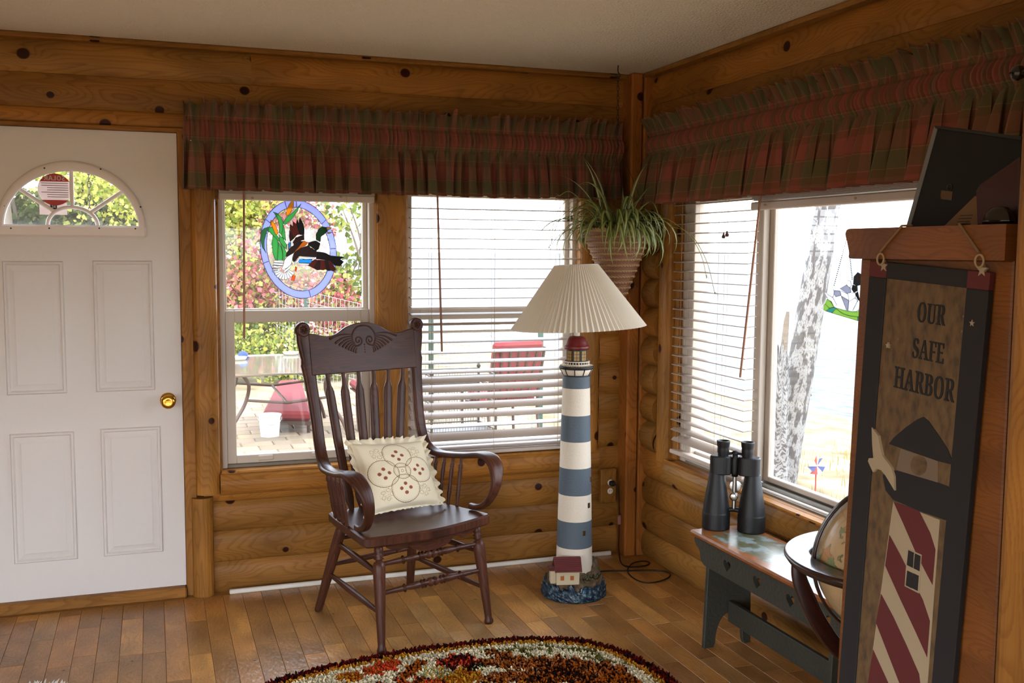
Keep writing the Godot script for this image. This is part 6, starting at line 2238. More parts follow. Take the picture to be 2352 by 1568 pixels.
func build_stained_glass() -> void:
	came_mat = mat("lead_came", Color(0.06, 0.05, 0.045), 0.5)
	var lav := stained("glass_lavender", Color(0.70, 0.73, 0.96), 0.72)
	var grn := stained("glass_green", Color(0.36, 0.78, 0.45), 0.85)
	var amb := stained("glass_amber", Color(1.0, 0.74, 0.14), 0.85)
	var brn := stained("glass_brown", Color(0.26, 0.06, 0.05), 0.97)
	var blk := stained("glass_black", Color(0.09, 0.045, 0.04), 0.98)
	var red := stained("glass_red", Color(0.50, 0.13, 0.06), 0.96)
	var wht := stained("glass_white", Color(1.0, 1.0, 1.0), 0.55)
	var sky := stained("glass_sky", Color(0.22, 0.74, 0.98))
	var gld := stained("glass_gold", Color(0.86, 0.54, 0.05))
	var hed := stained("glass_head", Color(0.09, 0.34, 0.14))
	var org := stained("glass_orange", Color(1.0, 0.52, 0.04))
	var bil := stained("glass_bill", Color(0.98, 0.80, 0.45))
	var Z := -0.045
	var o := thing("duck_suncatcher", "oval stained glass panel of a flying mallard hanging in the window", "suncatcher")
	var id := Transform3D.IDENTITY
	var at := func(x: float, y: float) -> Vector2:
		var h := hit(560.0 + x / 6.0308, 440.0 + y / 6.0308, 2, Z)
		return Vector2(h.x, h.y)
	var ph := 0.20
	var el := func(a: float, b: float, t: float) -> Vector2:
		var x := 755.0 + a * cos(t) * cos(ph) - b * sin(t) * sin(ph)
		var y := 795.0 - a * cos(t) * sin(ph) - b * sin(t) * cos(ph)
		return at.call(x, y)
	var cuts := [96.0, 78.0, 28.0, 16.0, -8.0, -36.0, -86.0, -172.0, -210.0, -226.0, -264.0]
	for k in cuts.size() - 1:
		var p := PackedVector2Array()
		for i in 13: p.append(el.call(521.0, 688.0, deg_to_rad(lerp(cuts[k], cuts[k + 1], i / 12.0))))
		for i in 13: p.append(el.call(432.0, 585.0, deg_to_rad(lerp(cuts[k + 1], cuts[k], i / 12.0))))
		glass_piece(o, "border_glass", p, Z, lav, id, 0.0016)
	var clear := PackedVector2Array()
	for i in 48: clear.append(el.call(434.0, 587.0, TAU * i / 48.0))
	part(o, "clear_pane", G.new().extrude(clear, Z - 0.0003, Z + 0.0003), M.glass)
	var pieces := [
		["reed", grn, [400, 278, 460, 300, 510, 350, 545, 430, 535, 520, 520, 600, 490, 570, 490, 470, 470, 380, 430, 310]],
		["reed", grn, [790, 170, 740, 270, 660, 380, 560, 465, 550, 425, 600, 350, 690, 280, 745, 215]],
		["reed", grn, [545, 455, 570, 560, 582, 690, 530, 625, 520, 600, 535, 520]],
		["reed", grn, [330, 490, 390, 492, 430, 570, 490, 650, 490, 692, 420, 620, 360, 560, 312, 535]],
		["reed", grn, [330, 490, 310, 580, 282, 680, 282, 780, 310, 850, 255, 770, 230, 650, 236, 560, 280, 510]],
		["reed", grn, [402, 608, 470, 672, 475, 760, 470, 860, 460, 945, 435, 945, 400, 840, 388, 720]],
		["reed", grn, [482, 690, 520, 780, 537, 870, 532, 950, 462, 947, 473, 850, 478, 760]],
		["reed", grn, [485, 590, 540, 642, 590, 730, 588, 800, 540, 750, 495, 690]],
		["reed", grn, [500, 702, 560, 780, 592, 845, 580, 890, 552, 955, 535, 950, 540, 860, 525, 775]],
		["cattail", amb, [660, 132, 690, 142, 688, 200, 645, 290, 608, 332, 585, 320, 590, 260, 625, 180]],
		["cattail", amb, [375, 396, 400, 402, 445, 480, 474, 570, 466, 593, 440, 590, 400, 505, 364, 425]],
		["feather", blk, [775, 360, 815, 430, 838, 520, 830, 600, 803, 600, 762, 480, 766, 400]],
		["feather", blk, [735, 375, 762, 445, 800, 600, 770, 595, 725, 450]],
		["feather", red, [675, 405, 722, 450, 766, 592, 732, 605, 682, 480]],
		["feather", red, [640, 450, 682, 485, 732, 608, 700, 640, 640, 525]],
		["feather", brn, [632, 530, 700, 643, 640, 690, 628, 620]],
		["shoulder", brn, [832, 600, 836, 668, 760, 685, 692, 738, 682, 700, 720, 635]],
		["wing_patch", sky, [622, 702, 646, 700, 640, 760, 622, 800]],
		["wing_patch", wht, [655, 680, 684, 666, 668, 740, 648, 768]],
		["wing_patch", wht, [598, 735, 614, 722, 614, 800, 598, 818]],
		["back", brn, [692, 740, 760, 688, 826, 680, 760, 765, 700, 832, 620, 890, 586, 900, 600, 835, 640, 782]],
		["gold_band", gld, [830, 677, 890, 702, 860, 742, 790, 777, 700, 840, 720, 792, 790, 722]],
		["breast", blk, [895, 707, 1000, 677, 1055, 715, 1035, 790, 1005, 820, 940, 768, 892, 737]],
		["body", brn, [702, 842, 800, 780, 895, 742, 928, 780, 850, 848, 760, 900, 692, 980, 672, 940, 690, 870]],
		["body", brn, [932, 775, 1005, 825, 1010, 905, 800, 895, 772, 890, 860, 846]],
		["head", hed, [1000, 662, 1000, 590, 1040, 512, 1085, 486, 1145, 495, 1158, 550, 1110, 590, 1065, 622, 1060, 690]],
		["neck_ring", wht, [1003, 668, 1058, 695, 1052, 714, 1000, 684]],
		["bill", bil, [1147, 490, 1225, 494, 1172, 530, 1150, 525]],
		["bill", bil, [1155, 562, 1222, 562, 1186, 582, 1155, 580]],
		["belly", wht, [693, 846, 670, 900, 670, 950, 650, 1010, 600, 1055, 520, 1085, 545, 1020, 560, 950, 600, 902]],
		["belly", wht, [672, 992, 640, 1062, 580, 1112, 542, 1104, 600, 1060]],
		["wing_patch", wht, [755, 893, 790, 905, 990, 912, 980, 930, 850, 935, 762, 918]],
		["wing_patch", sky, [770, 936, 950, 940, 922, 990, 755, 981]],
		["wing_patch", wht, [735, 992, 910, 996, 892, 1016, 740, 1010]],
		["wing_patch", wht, [698, 990, 758, 928, 768, 945, 735, 985]],
		["wing", blk, [1012, 830, 1060, 835, 1130, 850, 1200, 888, 1390, 905, 1332, 938, 1382, 970, 1330, 1030, 1252, 1020, 1205, 958, 1100, 942, 1000, 930]],
		["feather", red, [990, 937, 1022, 948, 962, 1060, 890, 1020, 940, 962]],
		["feather", brn, [1025, 948, 1062, 945, 1050, 1084, 1012, 1084, 967, 1060]],
		["feather", red, [1065, 945, 1110, 950, 1132, 1075, 1096, 1085, 1054, 1080]],
		["feather", brn, [1115, 950, 1165, 952, 1200, 1095, 1166, 1095, 1136, 1075]],
		["feather", red, [1170, 953, 1206, 962, 1275, 1080, 1240, 1100, 1202, 1090]],
		["rope_glass", wht, [425, 950, 550, 965, 546, 986, 415, 980]],
		["rope_glass", wht, [412, 986, 544, 991, 534, 1022, 405, 1012]],
		["rope_glass", wht, [400, 1020, 528, 1028, 472, 1060, 395, 1060]],
		["rope_glass", wht, [393, 1068, 470, 1066, 462, 1096, 390, 1112]],
		["foot", org, [715, 1035, 735, 1045, 722, 1110, 708, 1092]],
		["foot", org, [675, 1155, 716, 1160, 696, 1236, 655, 1225]]]
	for k in 11:
		var a0 := deg_to_rad(lerp(12.0, 195.0, k / 11.0))
		var a1 := deg_to_rad(lerp(12.0, 195.0, (k + 1) / 11.0))
		var q := []
		for w in [[62.0, a0], [150.0, a0 + 0.16], [156.0, (a0 + a1) / 2 + 0.16], [150.0, a1 + 0.14], [62.0, a1]]:
			q.append(555.0 + w[0] * cos(w[1])); q.append(1066.0 + w[0] * 0.97 * sin(w[1]))
		pieces.append(["rope_glass", wht, q])
	var d := 0
	for e in pieces:
		var p := PackedVector2Array()
		for i in range(0, e[2].size(), 2): p.append(at.call(e[2][i], e[2][i + 1]))
		glass_piece(o, e[0], p, Z + 0.0026 + 0.00005 * (d % 3), e[1], id)
		d += 1
	for q in [[388, 268, 480, 110], [1060, 235, 985, 100]]:
		var a: Vector2 = at.call(q[0], q[1])
		var b: Vector2 = at.call(q[2], q[3])
		for i in 14:
			var c := a.lerp(b, (i + 0.5) / 14.0)
			part(o, "chain_bead", G.new().lathe([Vector2(0, -0.002), Vector2(0.0018, 0.0), Vector2(0, 0.002)], 6, Vector3(c.x, c.y, Z)), M.dark_metal)
	# loon on the lake window
	var L := thing("loon_suncatcher", "stained glass loon with green water hanging on chains in the lake window", "suncatcher")
	var X := 0.07
	var turn := Transform3D(Basis(Vector3.UP, -PI / 2), Vector3.ZERO)
	var al := func(x: float, y: float) -> Vector2:
		var h := hit(1880.0 + x * 0.2806, 560.0 + y * 0.2806, 0, X)
		return Vector2(h.z, h.y)
	var wat := stained("glass_water", Color(0.62, 0.78, 0.36), 0.8)
	var wat2 := stained("glass_water_blue", Color(0.30, 0.66, 0.62), 0.85)
	var smk := stained("glass_smoke", Color(0.66, 0.66, 0.72), 0.75)
	var lp := [
		["water", wat, [70, 450, 110, 470, 130, 515, 90, 525, 55, 490]], ["water", wat, [45, 500, 55, 490, 90, 527, 60, 550, 42, 540]], ["water", wat2, [90, 527, 130, 517, 145, 530, 110, 565, 62, 550]],
		["water", wat, [145, 530, 200, 572, 260, 590, 320, 595, 320, 628, 200, 592, 112, 566]], ["water", wat, [130, 516, 200, 540, 262, 552, 318, 555, 360, 515, 420, 500, 420, 600, 330, 596, 260, 588, 200, 570]], ["water", wat2, [322, 598, 420, 602, 420, 665, 360, 642, 322, 628]],
		["feather", wht, [48, 390, 85, 422, 80, 450]], ["feather", wht, [85, 420, 80, 450, 130, 515, 150, 500, 118, 440]], ["feather", wht, [85, 412, 120, 368, 130, 400, 118, 436]], ["feather", smk, [130, 380, 178, 385, 185, 420, 140, 432, 125, 410]],
		["feather", wht, [145, 435, 185, 425, 230, 545, 160, 520]], ["feather", wht, [188, 385, 240, 410, 250, 460, 190, 425]], ["feather", smk, [190, 428, 250, 462, 240, 545, 225, 530]], ["feather", wht, [255, 400, 310, 400, 300, 440, 252, 470]], ["feather", wht, [255, 470, 302, 442, 322, 460, 280, 545, 245, 545]], ["feather", wht, [300, 440, 320, 470, 340, 470, 335, 530, 310, 552, 280, 548, 325, 480]],
		["chick", smk, [175, 365, 230, 335, 262, 360, 265, 395, 235, 405]], ["chick", wht, [230, 330, 240, 298, 262, 305, 270, 340, 255, 355]], ["neck", blk, [280, 335, 318, 345, 320, 385, 290, 400, 272, 370]], ["neck", blk, [300, 410, 322, 392, 340, 470, 322, 455]], ["collar", wht, [292, 398, 320, 384, 322, 392, 300, 408]],
		["head", blk, [285, 330, 290, 268, 322, 232, 350, 250, 368, 298, 345, 335, 315, 342]], ["bill", bil, [352, 300, 400, 300, 352, 316]]]
	for e in lp:
		var p := PackedVector2Array()
		for i in range(0, e[2].size(), 2): p.append(al.call(e[2][i], e[2][i + 1]))
		glass_piece(L, e[0], p, -X, e[1], turn, 0.001)
	var ey: Vector2 = al.call(329, 272)
	part(L, "eye", G.new().lathe([Vector2(0, -0.002), Vector2(0.0035, 0.0), Vector2(0, 0.002)], 10).moved(Transform3D(Basis(Vector3.RIGHT, PI / 2), Vector3(ey.x, ey.y, -X + 0.002))).moved(turn), mat("loon_eye", Color(0.8, 0.05, 0.03), 0.3))
	var topv: Vector2 = al.call(239, -75)
	for q in [[126, 345], [277, 295]]:
		var a: Vector2 = al.call(q[0], q[1])
		for i in 26:
			var c := a.lerp(topv, (i + 0.5) / 26.0)
			part(L, "chain_bead", G.new().lathe([Vector2(0, -0.003), Vector2(0.0024, 0.0), Vector2(0, 0.003)], 6, Vector3(c.x, c.y, -X)).moved(turn), M.dark_metal)
	part(L, "suction_cup", G.new().lathe([Vector2(0, -0.006), Vector2(0.006, -0.004), Vector2(0.008, 0.003), Vector2(0, 0.004)], 12).moved(Transform3D(Basis(Vector3.RIGHT, PI / 2), Vector3(topv.x, topv.y, -X))).moved(turn), M.dark_metal)


# ------------------------------------------------------------------ outdoors
const PATIO := -0.30


func shore_x(z: float) -> float:
	return 8.5 + 0.18 * (z + 10.0)


func ground_y(x: float, z: float) -> float:
	var t := smoothstep(0.8, shore_x(z) + 1.5, x)
	return lerp(PATIO - 0.03, -1.05, t) + (0.02 * sin(x * 3.1 + z * 1.7) + 0.015 * sin(x * 7.0 - z * 5.0)) * smoothstep(1.0, 2.5, x)


func scatter(parent: Node, called: String, mesh: Mesh, xf: Array, cl: PackedColorArray, m: Material) -> MultiMeshInstance3D:
	var mm := MultiMesh.new()
	mm.transform_format = MultiMesh.TRANSFORM_3D
	mm.use_colors = true
	mm.mesh = mesh
	mm.instance_count = xf.size()
	for i in xf.size():
		mm.set_instance_transform(i, xf[i])
		mm.set_instance_color(i, cl[i])
	var mi := MultiMeshInstance3D.new()
	mi.multimesh = mm
	mi.name = called
	mi.material_override = m
	parent.add_child(mi)
	stuff(mi)
	return mi


func leaf_mesh() -> ArrayMesh:
	var g := G.new()
	var o := [Vector3(0, 0, 0), Vector3(0.30, 0.25, 0.05), Vector3(0.52, 0.62, 0.02), Vector3(0.22, 0.74, -0.04), Vector3(0.0, 1.0, -0.1), Vector3(-0.22, 0.74, -0.04), Vector3(-0.52, 0.62, 0.02), Vector3(-0.30, 0.25, 0.05)]
	g.flat(o, Vector3(0, 0, 1))
	return g.mesh()


func make_tree(called: String, label: String, base: Vector3, tall: float, trunk_r: float, blobs: Array, colors: Array, count: int, size: float, sd: int, leaf: Mesh, group := "") -> void:
	var t := thing(called, label, "tree", base, 0.0, group)
	var rr := RandomNumberGenerator.new()
	rr.seed = sd
	var bark: Material = M.bark
	part(t, "trunk", G.new().tube(arc([Vector3.ZERO, Vector3(0.06, tall * 0.4, 0.03), Vector3(-0.04, tall * 0.75, 0), Vector3(0.05, tall, 0.02)], 4), lerp_list(trunk_r, trunk_r * 0.4, 13), 10), bark)
	for k in 7:
		var b: Array = blobs[k % blobs.size()]
		var a := Vector3(0, tall * rr.randf_range(0.25, 0.8), 0)
		var e: Vector3 = b[0] - base + Vector3(rr.randf_range(-0.5, 0.5), rr.randf_range(-0.4, 0.4), rr.randf_range(-0.3, 0.3)) * b[1]
		part(t, "branch", G.new().tube(arc([a, a.lerp(e, 0.5) + Vector3(0, 0.12, 0), e], 5), lerp_list(trunk_r * 0.35, 0.006, 11), 6), bark)
	var xf := []
	var cl := PackedColorArray()
	for k in count:
		var b: Array = blobs[rr.randi_range(0, blobs.size() - 1)]
		var d := Vector3(rr.randfn(), rr.randfn(), rr.randfn()).normalized() * pow(rr.randf(), 0.45)
		var p: Vector3 = b[0] - base + Vector3(d.x * b[1], d.y * b[1] * b[2], d.z * b[1] * 0.6)
		var bs := Basis.from_euler(Vector3(rr.randf_range(-1.1, 1.1), rr.randf() * TAU, rr.randf() * TAU)).scaled(Vector3.ONE * size * rr.randf_range(0.6, 1.3))
		xf.append(Transform3D(bs, p))
		var c: Color = colors[rr.randi_range(0, colors.size() - 1)]
		var j := rr.randf_range(0.75, 1.15)
		cl.append(Color(c.r * j, c.g * j, c.b * j).srgb_to_linear())
	scatter(t, "foliage", leaf, xf, cl, M.foliage)


func build_outdoors() -> void:
	mat("bark", Color(0.42, 0.37, 0.32), 0.9)
	mat("foliage", Color(1, 1, 1), 0.6, {"vc": true, "back": Color(0.9, 0.9, 0.9), "spec": 0.2})
	mat("patio_brown", Color(0.27, 0.19, 0.15), 0.45, {"metal": 0.3})
	mat("cushion_red", Color(0.45, 0.13, 0.14), 0.9)
	var rr := RandomNumberGenerator.new()
	rr.seed = 303
	# sand and grass of the yard
	var gr := structure("ground", "pale sandy yard sloping to the lake")
	var rows := []
	var us := []
	var zs := [60.0, 20.0, 8.0, 5.0, 2.0, 0.5, -0.2, -0.8, -1.4, -2.0, -2.6, -3.2, -4, -5, -6, -7.5, -9, -11, -14, -18, -24, -34, -50, -80]
	var xs := [-60.0, -30.0, -15.0, -9.0, -6.0, -4.0, -2.0, 0.0, 0.2, 0.8, 1.4, 2, 2.5, 3, 3.5, 4, 5, 6, 7, 8, 9, 10, 12]
	for z in zs:
		var r := []
		var u := []
		for x in xs:
			r.append(Vector3(x, ground_y(x, z), z))
			u.append(Vector2(x, z) * 0.25)
		rows.append(r); us.append(u)
	var sand_tex := noise_tex(512, 0.012, 131, false, 1.0, [[0.0, Color(0.40, 0.37, 0.28)], [0.35, Color(0.51, 0.465, 0.37)], [0.6, Color(0.57, 0.525, 0.43)], [1.0, Color(0.61, 0.565, 0.48)]])
	part(gr, "sand", G.new().grid(rows, us), mat("sand", Color(0.95, 0.93, 0.92), 0.95, {"tex": sand_tex, "spec": 0.1}))
	var lake := structure("lake", "pale rippled lake water")
	var lg := G.new()
	lg.flat([Vector3(3, -0.88, 40), Vector3(2500, -0.88, 40), Vector3(2500, -0.88, -3000), Vector3(-800, -0.88, -3000), Vector3(-800, -0.88, -260), Vector3(3, -0.88, -90)], Vector3.UP)
	for i in lg.uv.size(): lg.uv[i] = Vector2(lg.v[i].x * 0.22, lg.v[i].z * 0.08)
	part(lake, "water", lg, mat("water", Color(0.38, 0.40, 0.43), 0.45, {"bump": noise_tex(512, 0.02, 141, true, 12.0), "bump_scale": 1.0, "spec": 0.1}))
	# patio pavers
	var pt := structure("patio", "tan concrete paver patio")
	part(pt, "bed", G.new().box(Vector3(-4.5, -0.5, -8.6), Vector3(1.3, PATIO - 0.012, -0.12)), M.sand)
	var pav := []
	for c in [Color(0.50, 0.43, 0.335), Color(0.55, 0.475, 0.37), Color(0.46, 0.395, 0.31), Color(0.53, 0.44, 0.355)]:
		pav.append(mat("paver%d" % pav.size(), c, 0.9))
	var pm := G.new().box(Vector3(0.005, -0.05, 0.005), Vector3(0.295, 0, 0.215), 0.008).mesh()
	for j in 20:
		for i in 13:
			var o := part(pt, "paver", pm, pav[rr.randi_range(0, 3)])
			o.position = Vector3(-2.5 + i * 0.3 + (0.15 if j % 2 else 0.0), PATIO + rr.randf_range(-0.003, 0.003), -4.2 - (j + 1) * 0.22)
	# trees
	var leaf := leaf_mesh()
	var yel := [Color(0.74, 0.74, 0.34), Color(0.66, 0.70, 0.32), Color(0.82, 0.80, 0.44), Color(0.52, 0.58, 0.25), Color(0.78, 0.74, 0.36)]
	var pink := [Color(0.80, 0.42, 0.46), Color(0.74, 0.36, 0.40), Color(0.84, 0.56, 0.54), Color(0.66, 0.66, 0.34), Color(0.78, 0.60, 0.42), Color(0.58, 0.60, 0.32)]
	var grn := [Color(0.42, 0.48, 0.24), Color(0.52, 0.58, 0.28), Color(0.64, 0.66, 0.34), Color(0.36, 0.42, 0.22)]
	var dkg := [Color(0.24, 0.29, 0.16), Color(0.30, 0.35, 0.19), Color(0.22, 0.26, 0.15), Color(0.40, 0.42, 0.24)]
	make_tree("maple_tree", "yellow-green maple seen at the left of the duck glass", Vector3(-2.1, -0.35, -11.2), 3.2, 0.09, [[Vector3(-1.5, 1.7, -10.8), 0.9, 0.95], [Vector3(-1.1, 2.2, -11.0), 0.75, 0.8], [Vector3(-2.6, 2.4, -11.4), 1.2, 0.9], [Vector3(-1.5, 0.9, -11.0), 0.8, 0.8]], yel, 11000, 0.075, 1, leaf)
	make_tree("maple_tree", "red-leaved maple growing behind the wire fence", Vector3(-0.4, -0.35, -10.6), 2.6, 0.05, [[Vector3(-0.75, 1.3, -10.5), 0.75, 0.8], [Vector3(-0.15, 1.0, -10.4), 0.7, 0.7], [Vector3(-0.3, 2.0, -10.8), 0.7, 0.7], [Vector3(0.25, 0.6, -10.5), 0.55, 0.8], [Vector3(-1.1, 0.9, -10.5), 0.5, 0.8]], pink, 6500, 0.07, 2, leaf)
	make_tree("shrub", "green shrub at the foot of the red maple", Vector3(-0.6, -0.35, -10.2), 0.8, 0.03, [[Vector3(-1.3, 0.1, -10.2), 0.6, 0.6], [Vector3(-0.5, 0.0, -10.0), 0.7, 0.6], [Vector3(0.2, 0.0, -10.2), 0.6, 0.55], [Vector3(-0.9, 0.5, -10.6), 0.6, 0.6]], grn + yel, 6500, 0.065, 3, leaf)
	make_tree("slender_tree", "thin grey tree with sparse leaves beside the red maple", Vector3(0.72, -0.35, -10.4), 4.2, 0.085, [[Vector3(0.5, 2.2, -10.4), 0.6, 0.9], [Vector3(0.4, 1.2, -10.4), 0.45, 0.9]], grn, 380, 0.10, 4, leaf)
	make_tree("evergreen", "dark evergreen seen through the fan-shaped door window", Vector3(-3.7, -0.4, -12.5), 2.4, 0.1, [[Vector3(-3.3, 1.75, -11.6), 0.8, 0.75], [Vector3(-2.75, 1.6, -11.8), 0.7, 0.7], [Vector3(-4.1, 1.8, -11.6), 0.8, 0.8]], dkg, 7000, 0.08, 5, leaf)
	make_tree("maple_tree", "tall yellow maple seen through the fan-shaped door window", Vector3(-3.4, -0.4, -13.0), 4.2, 0.1, [[Vector3(-3.2, 2.4, -12.6), 0.9, 0.7], [Vector3(-2.6, 2.0, -12.8), 0.8, 0.8], [Vector3(-3.6, 3.2, -12.8), 1.0, 0.7], [Vector3(-4.5, 1.9, -12.8), 0.8, 0.8]], yel, 7000, 0.085, 6, leaf)
	make_tree("grey_tree", "grey-trunked tree at the edge of the door window view", Vector3(-4.35, -0.4, -11.0), 5.0, 0.16, [[Vector3(-4.6, 3.4, -11), 0.8, 0.6], [Vector3(-4.2, 1.3, -11.6), 0.5, 0.7]], grn, 420, 0.12, 7, leaf)
	# wire fence
	var fe := thing("wire_fence", "wire mesh fence on green posts behind the patio", "fence")
	var fm := mat("fence_green", Color(0.14, 0.26, 0.21), 0.5)
	var wm := mat("fence_wire", Color(0.62, 0.62, 0.58), 0.5, {"metal": 0.4})
	var line := []
	for q in [[520, 604, -13.0], [702, 668, -9.0], [990, 737, -6.0], [1242, 750, -5.2]]:
		line.append(hit(q[0], q[1], 2, q[2]))
	for p in line:
		part(fe, "post", G.new().box(Vector3(p.x - 0.025, PATIO - 0.1, p.z - 0.02), Vector3(p.x + 0.025, p.y + 0.05, p.z + 0.02), 0.004), fm)
	var wires := G.new()
	for k in 3:
		var a: Vector3 = line[k]
		var b: Vector3 = line[k + 1]
		for i in 10:
			var t := i / 9.0
			wires.tube([Vector3(a.x, lerp(a.y, PATIO, t), a.z), Vector3(b.x, lerp(b.y, PATIO, t), b.z)], 0.0035, 4)
		for i in 28:
			var t := i / 28.0
			var p := a.lerp(b, t)
			wires.tube([p, Vector3(p.x, PATIO, p.z)], 0.003, 4)
	stuff(part(fe, "wire_mesh", wires, wm))
	# patio table
	var B: Material = M.patio_brown
	var tb := thing("patio_table", "glass-topped patio table with curved brown legs", "table", Vector3(-1.17, PATIO, -5.75))
	part(tb, "glass_top", G.new().box(Vector3(-0.60, 0.705, -0.85), Vector3(0.60, 0.713, 0.85), 0.003), mat("table_glass", Color(0.45, 0.46, 0.40), 0.08, {"alpha": 0.45}))
	var rim := arc([Vector3(-0.6, 0.70, -0.85), Vector3(0.6, 0.70, -0.85), Vector3(0.6, 0.70, 0.85), Vector3(-0.6, 0.70, 0.85), Vector3(-0.6, 0.70, -0.85)], 1)
	part(tb, "rim", G.new().tube(rim, 0.022, 8, 1.0, Vector3.UP, false), mat("table_rim", Color(0.50, 0.43, 0.36), 0.4, {"metal": 0.3}))
	for sx in [-1.0, 1.0]:
		for sz in [-1.0, 1.0]:
			var pth := []
			for q in [Vector3(0.42, 0.69, 0.7), Vector3(0.36, 0.58, 0.68), Vector3(0.40, 0.40, 0.66), Vector3(0.52, 0.2, 0.72), Vector3(0.58, 0.0, 0.78)]: pth.append(Vector3(q.x * sx, q.y, q.z * sz))
			part(tb, "leg", G.new().tube(arc(pth, 5), 0.018, 8), B)
	for z in [-0.66, 0.66]:
		part(tb, "cross_bar", G.new().tube([Vector3(-0.39, 0.44, z), Vector3(0, 0.40, z), Vector3(0.39, 0.44, z)], 0.014, 6), B)
	part(tb, "cross_bar", G.new().tube([Vector3(0, 0.40, -0.66), Vector3(0, 0.40, 0.66)], 0.014, 6), B)
	var cl := thing("blue_cloth", "crumpled blue cloth lying on the patio table", "cloth", hit(558, 822, 1, PATIO + 0.72))
	part(cl, "fabric", G.new().lathe([Vector2(0.0, 0.075), Vector2(0.03, 0.07), Vector2(0.055, 0.04), Vector2(0.05, 0.02), Vector2(0.07, 0.0), Vector2(0.0, 0.0)], 9, Vector3.ZERO, 1.0, 0.7), mat("cloth_blue", Color(0.12, 0.22, 0.62), 0.8))
	for q in [[548, 826, "small white dish beside the blue cloth"], [668, 814, "white dish alone on the patio table"]]:
		var d := thing("white_dish", q[2], "dish", hit(q[0], q[1], 1, PATIO + 0.7145))
		part(d, "bowl", G.new().lathe([Vector2(0.0, 0.004), Vector2(0.06, 0.01), Vector2(0.085, 0.03), Vector2(0.09, 0.03), Vector2(0.07, 0.0), Vector2(0.0, 0.0)], 20), M.white_strip)
	var bu := thing("bucket", "white plastic bucket standing on the patio", "bucket", hit(620, 1001, 1, PATIO))
	part(bu, "pail", G.new().lathe([Vector2(0.0, 0.006), Vector2(0.085, 0.004), Vector2(0.09, 0.0), Vector2(0.108, 0.205), Vector2(0.116, 0.207), Vector2(0.116, 0.222), Vector2(0.106, 0.224), Vector2(0.088, 0.01)], 32), mat("bucket_white", Color(0.84, 0.83, 0.80), 0.4))
	var hd := []
	for i in 11:
		var a := PI * i / 10.0
		hd.append(Vector3(0.118 * cos(a), 0.19 - 0.06 * sin(a), 0.118 * sin(a)))
	part(bu, "handle", G.new().tube(hd, 0.003, 6), M.steel)
	var lc := thing("lounge_cushion", "flat red lounge cushion on a low brown frame behind the bucket", "cushion")
	var cq := PackedVector2Array()
	for q in [[603, 950], [714, 952], [692, 876], [640, 878]]:
		var h := hit(q[0], q[1], 1, PATIO + 0.2)
		cq.append(Vector2(h.x, -h.z))
	part(lc, "cushion", G.new().extrude(cq, PATIO + 0.13, PATIO + 0.23, 0.03).moved(Transform3D(Basis(Vector3.RIGHT, -PI / 2), Vector3.ZERO)), M.cushion_red)
	part(lc, "frame", G.new().extrude(cq, PATIO + 0.09, PATIO + 0.13).moved(Transform3D(Basis(Vector3.RIGHT, -PI / 2), Vector3.ZERO)), B)
	for q in cq:
		var m: Vector2 = q.lerp((cq[0] + cq[2]) / 2, 0.08)
		part(lc, "leg", G.new().tube([Vector3(m.x, PATIO, -m.y), Vector3(m.x, PATIO + 0.09, -m.y)], 0.018, 7), B)
	patio_chair("patio_chair", "patio chair with a red cushion at the left of the table", Vector3(-2.2, PATIO, -5.3), PI / 2)
	patio_chair("patio_chair", "red-cushioned patio chair standing beyond the fire pit", Vector3(0.87, PATIO, -4.7), PI + 0.15)
	patio_chair("patio_chair", "brown patio chair at the right end of the glass table", Vector3(-0.1, PATIO, -5.9), -PI / 2)
	# fire pit
	var fp := thing("fire_pit", "square mesh fire pit with dark finials", "fire pit", Vector3(0.06, PATIO, -3.55))
	part(fp, "bowl", G.new().box(Vector3(-0.3, 0.22, -0.26), Vector3(0.3, 0.34, 0.26), 0.01), M.dark_metal)
	for sx in [-1.0, 1.0]:
		for sz in [-1.0, 1.0]:
			part(fp, "leg", G.new().tube([Vector3(0.28 * sx, 0.0, 0.24 * sz), Vector3(0.28 * sx, 0.84, 0.24 * sz)], 0.012, 6), M.dark_metal)
			part(fp, "finial", G.new().lathe([Vector2(0.0, 0.89), Vector2(0.012, 0.87), Vector2(0.02, 0.85), Vector2(0.006, 0.83)], 10, Vector3(0.28 * sx, 0, 0.24 * sz)), M.dark_metal)
	for y in [0.36, 0.60, 0.70, 0.83]:
		for s in [-1.0, 1.0]:
			part(fp, "rail", G.new().tube([Vector3(-0.28, y, 0.24 * s), Vector3(0.28, y, 0.24 * s)], 0.007, 6), M.dark_metal)
			part(fp, "rail", G.new().tube([Vector3(0.28 * s, y, -0.24), Vector3(0.28 * s, y, 0.24)], 0.007, 6), M.dark_metal)
	var ms := G.new()
	for i in 24:
		var x: float = lerp(-0.28, 0.28, i / 23.0)
		for s in [-1.0, 1.0]: ms.tube([Vector3(x, 0.36, 0.24 * s), Vector3(x, 0.83, 0.24 * s)], 0.0016, 3)
	stuff(part(fp, "wire_screen", ms, M.dark_metal))
	# hanging chain outside the door window
	var hc := thing("hanging_chain", "chain hanging outside the fan-shaped door window", "chain")
	var c0 := hit(203, 385, 2, -0.24)
	var y := H
	var i2 := 0
	while y > 1.62:
		var link := []
		for k in 12:
			var a := TAU * k / 12.0
			var w := cos(a) * 0.006
			link.append(Vector3(c0.x + (w if i2 % 2 == 0 else 0.0), y - 0.016 + sin(a) * 0.017, -0.24 + (0.0 if i2 % 2 == 0 else w)))
		part(hc, "link", G.new().tube(link, 0.002, 5, 1.0, Vector3.UP, false, Vector2.ZERO, true), M.dark_metal)
		y -= 0.029
		i2 += 1
	# birch and broken trunk by the beach
	var bt := birch_texture()
	var bm := mat("birch_bark", Color(1, 1, 1), 0.85, {"tex": bt, "scale": Vector3(1.0, 8.0, 1)})
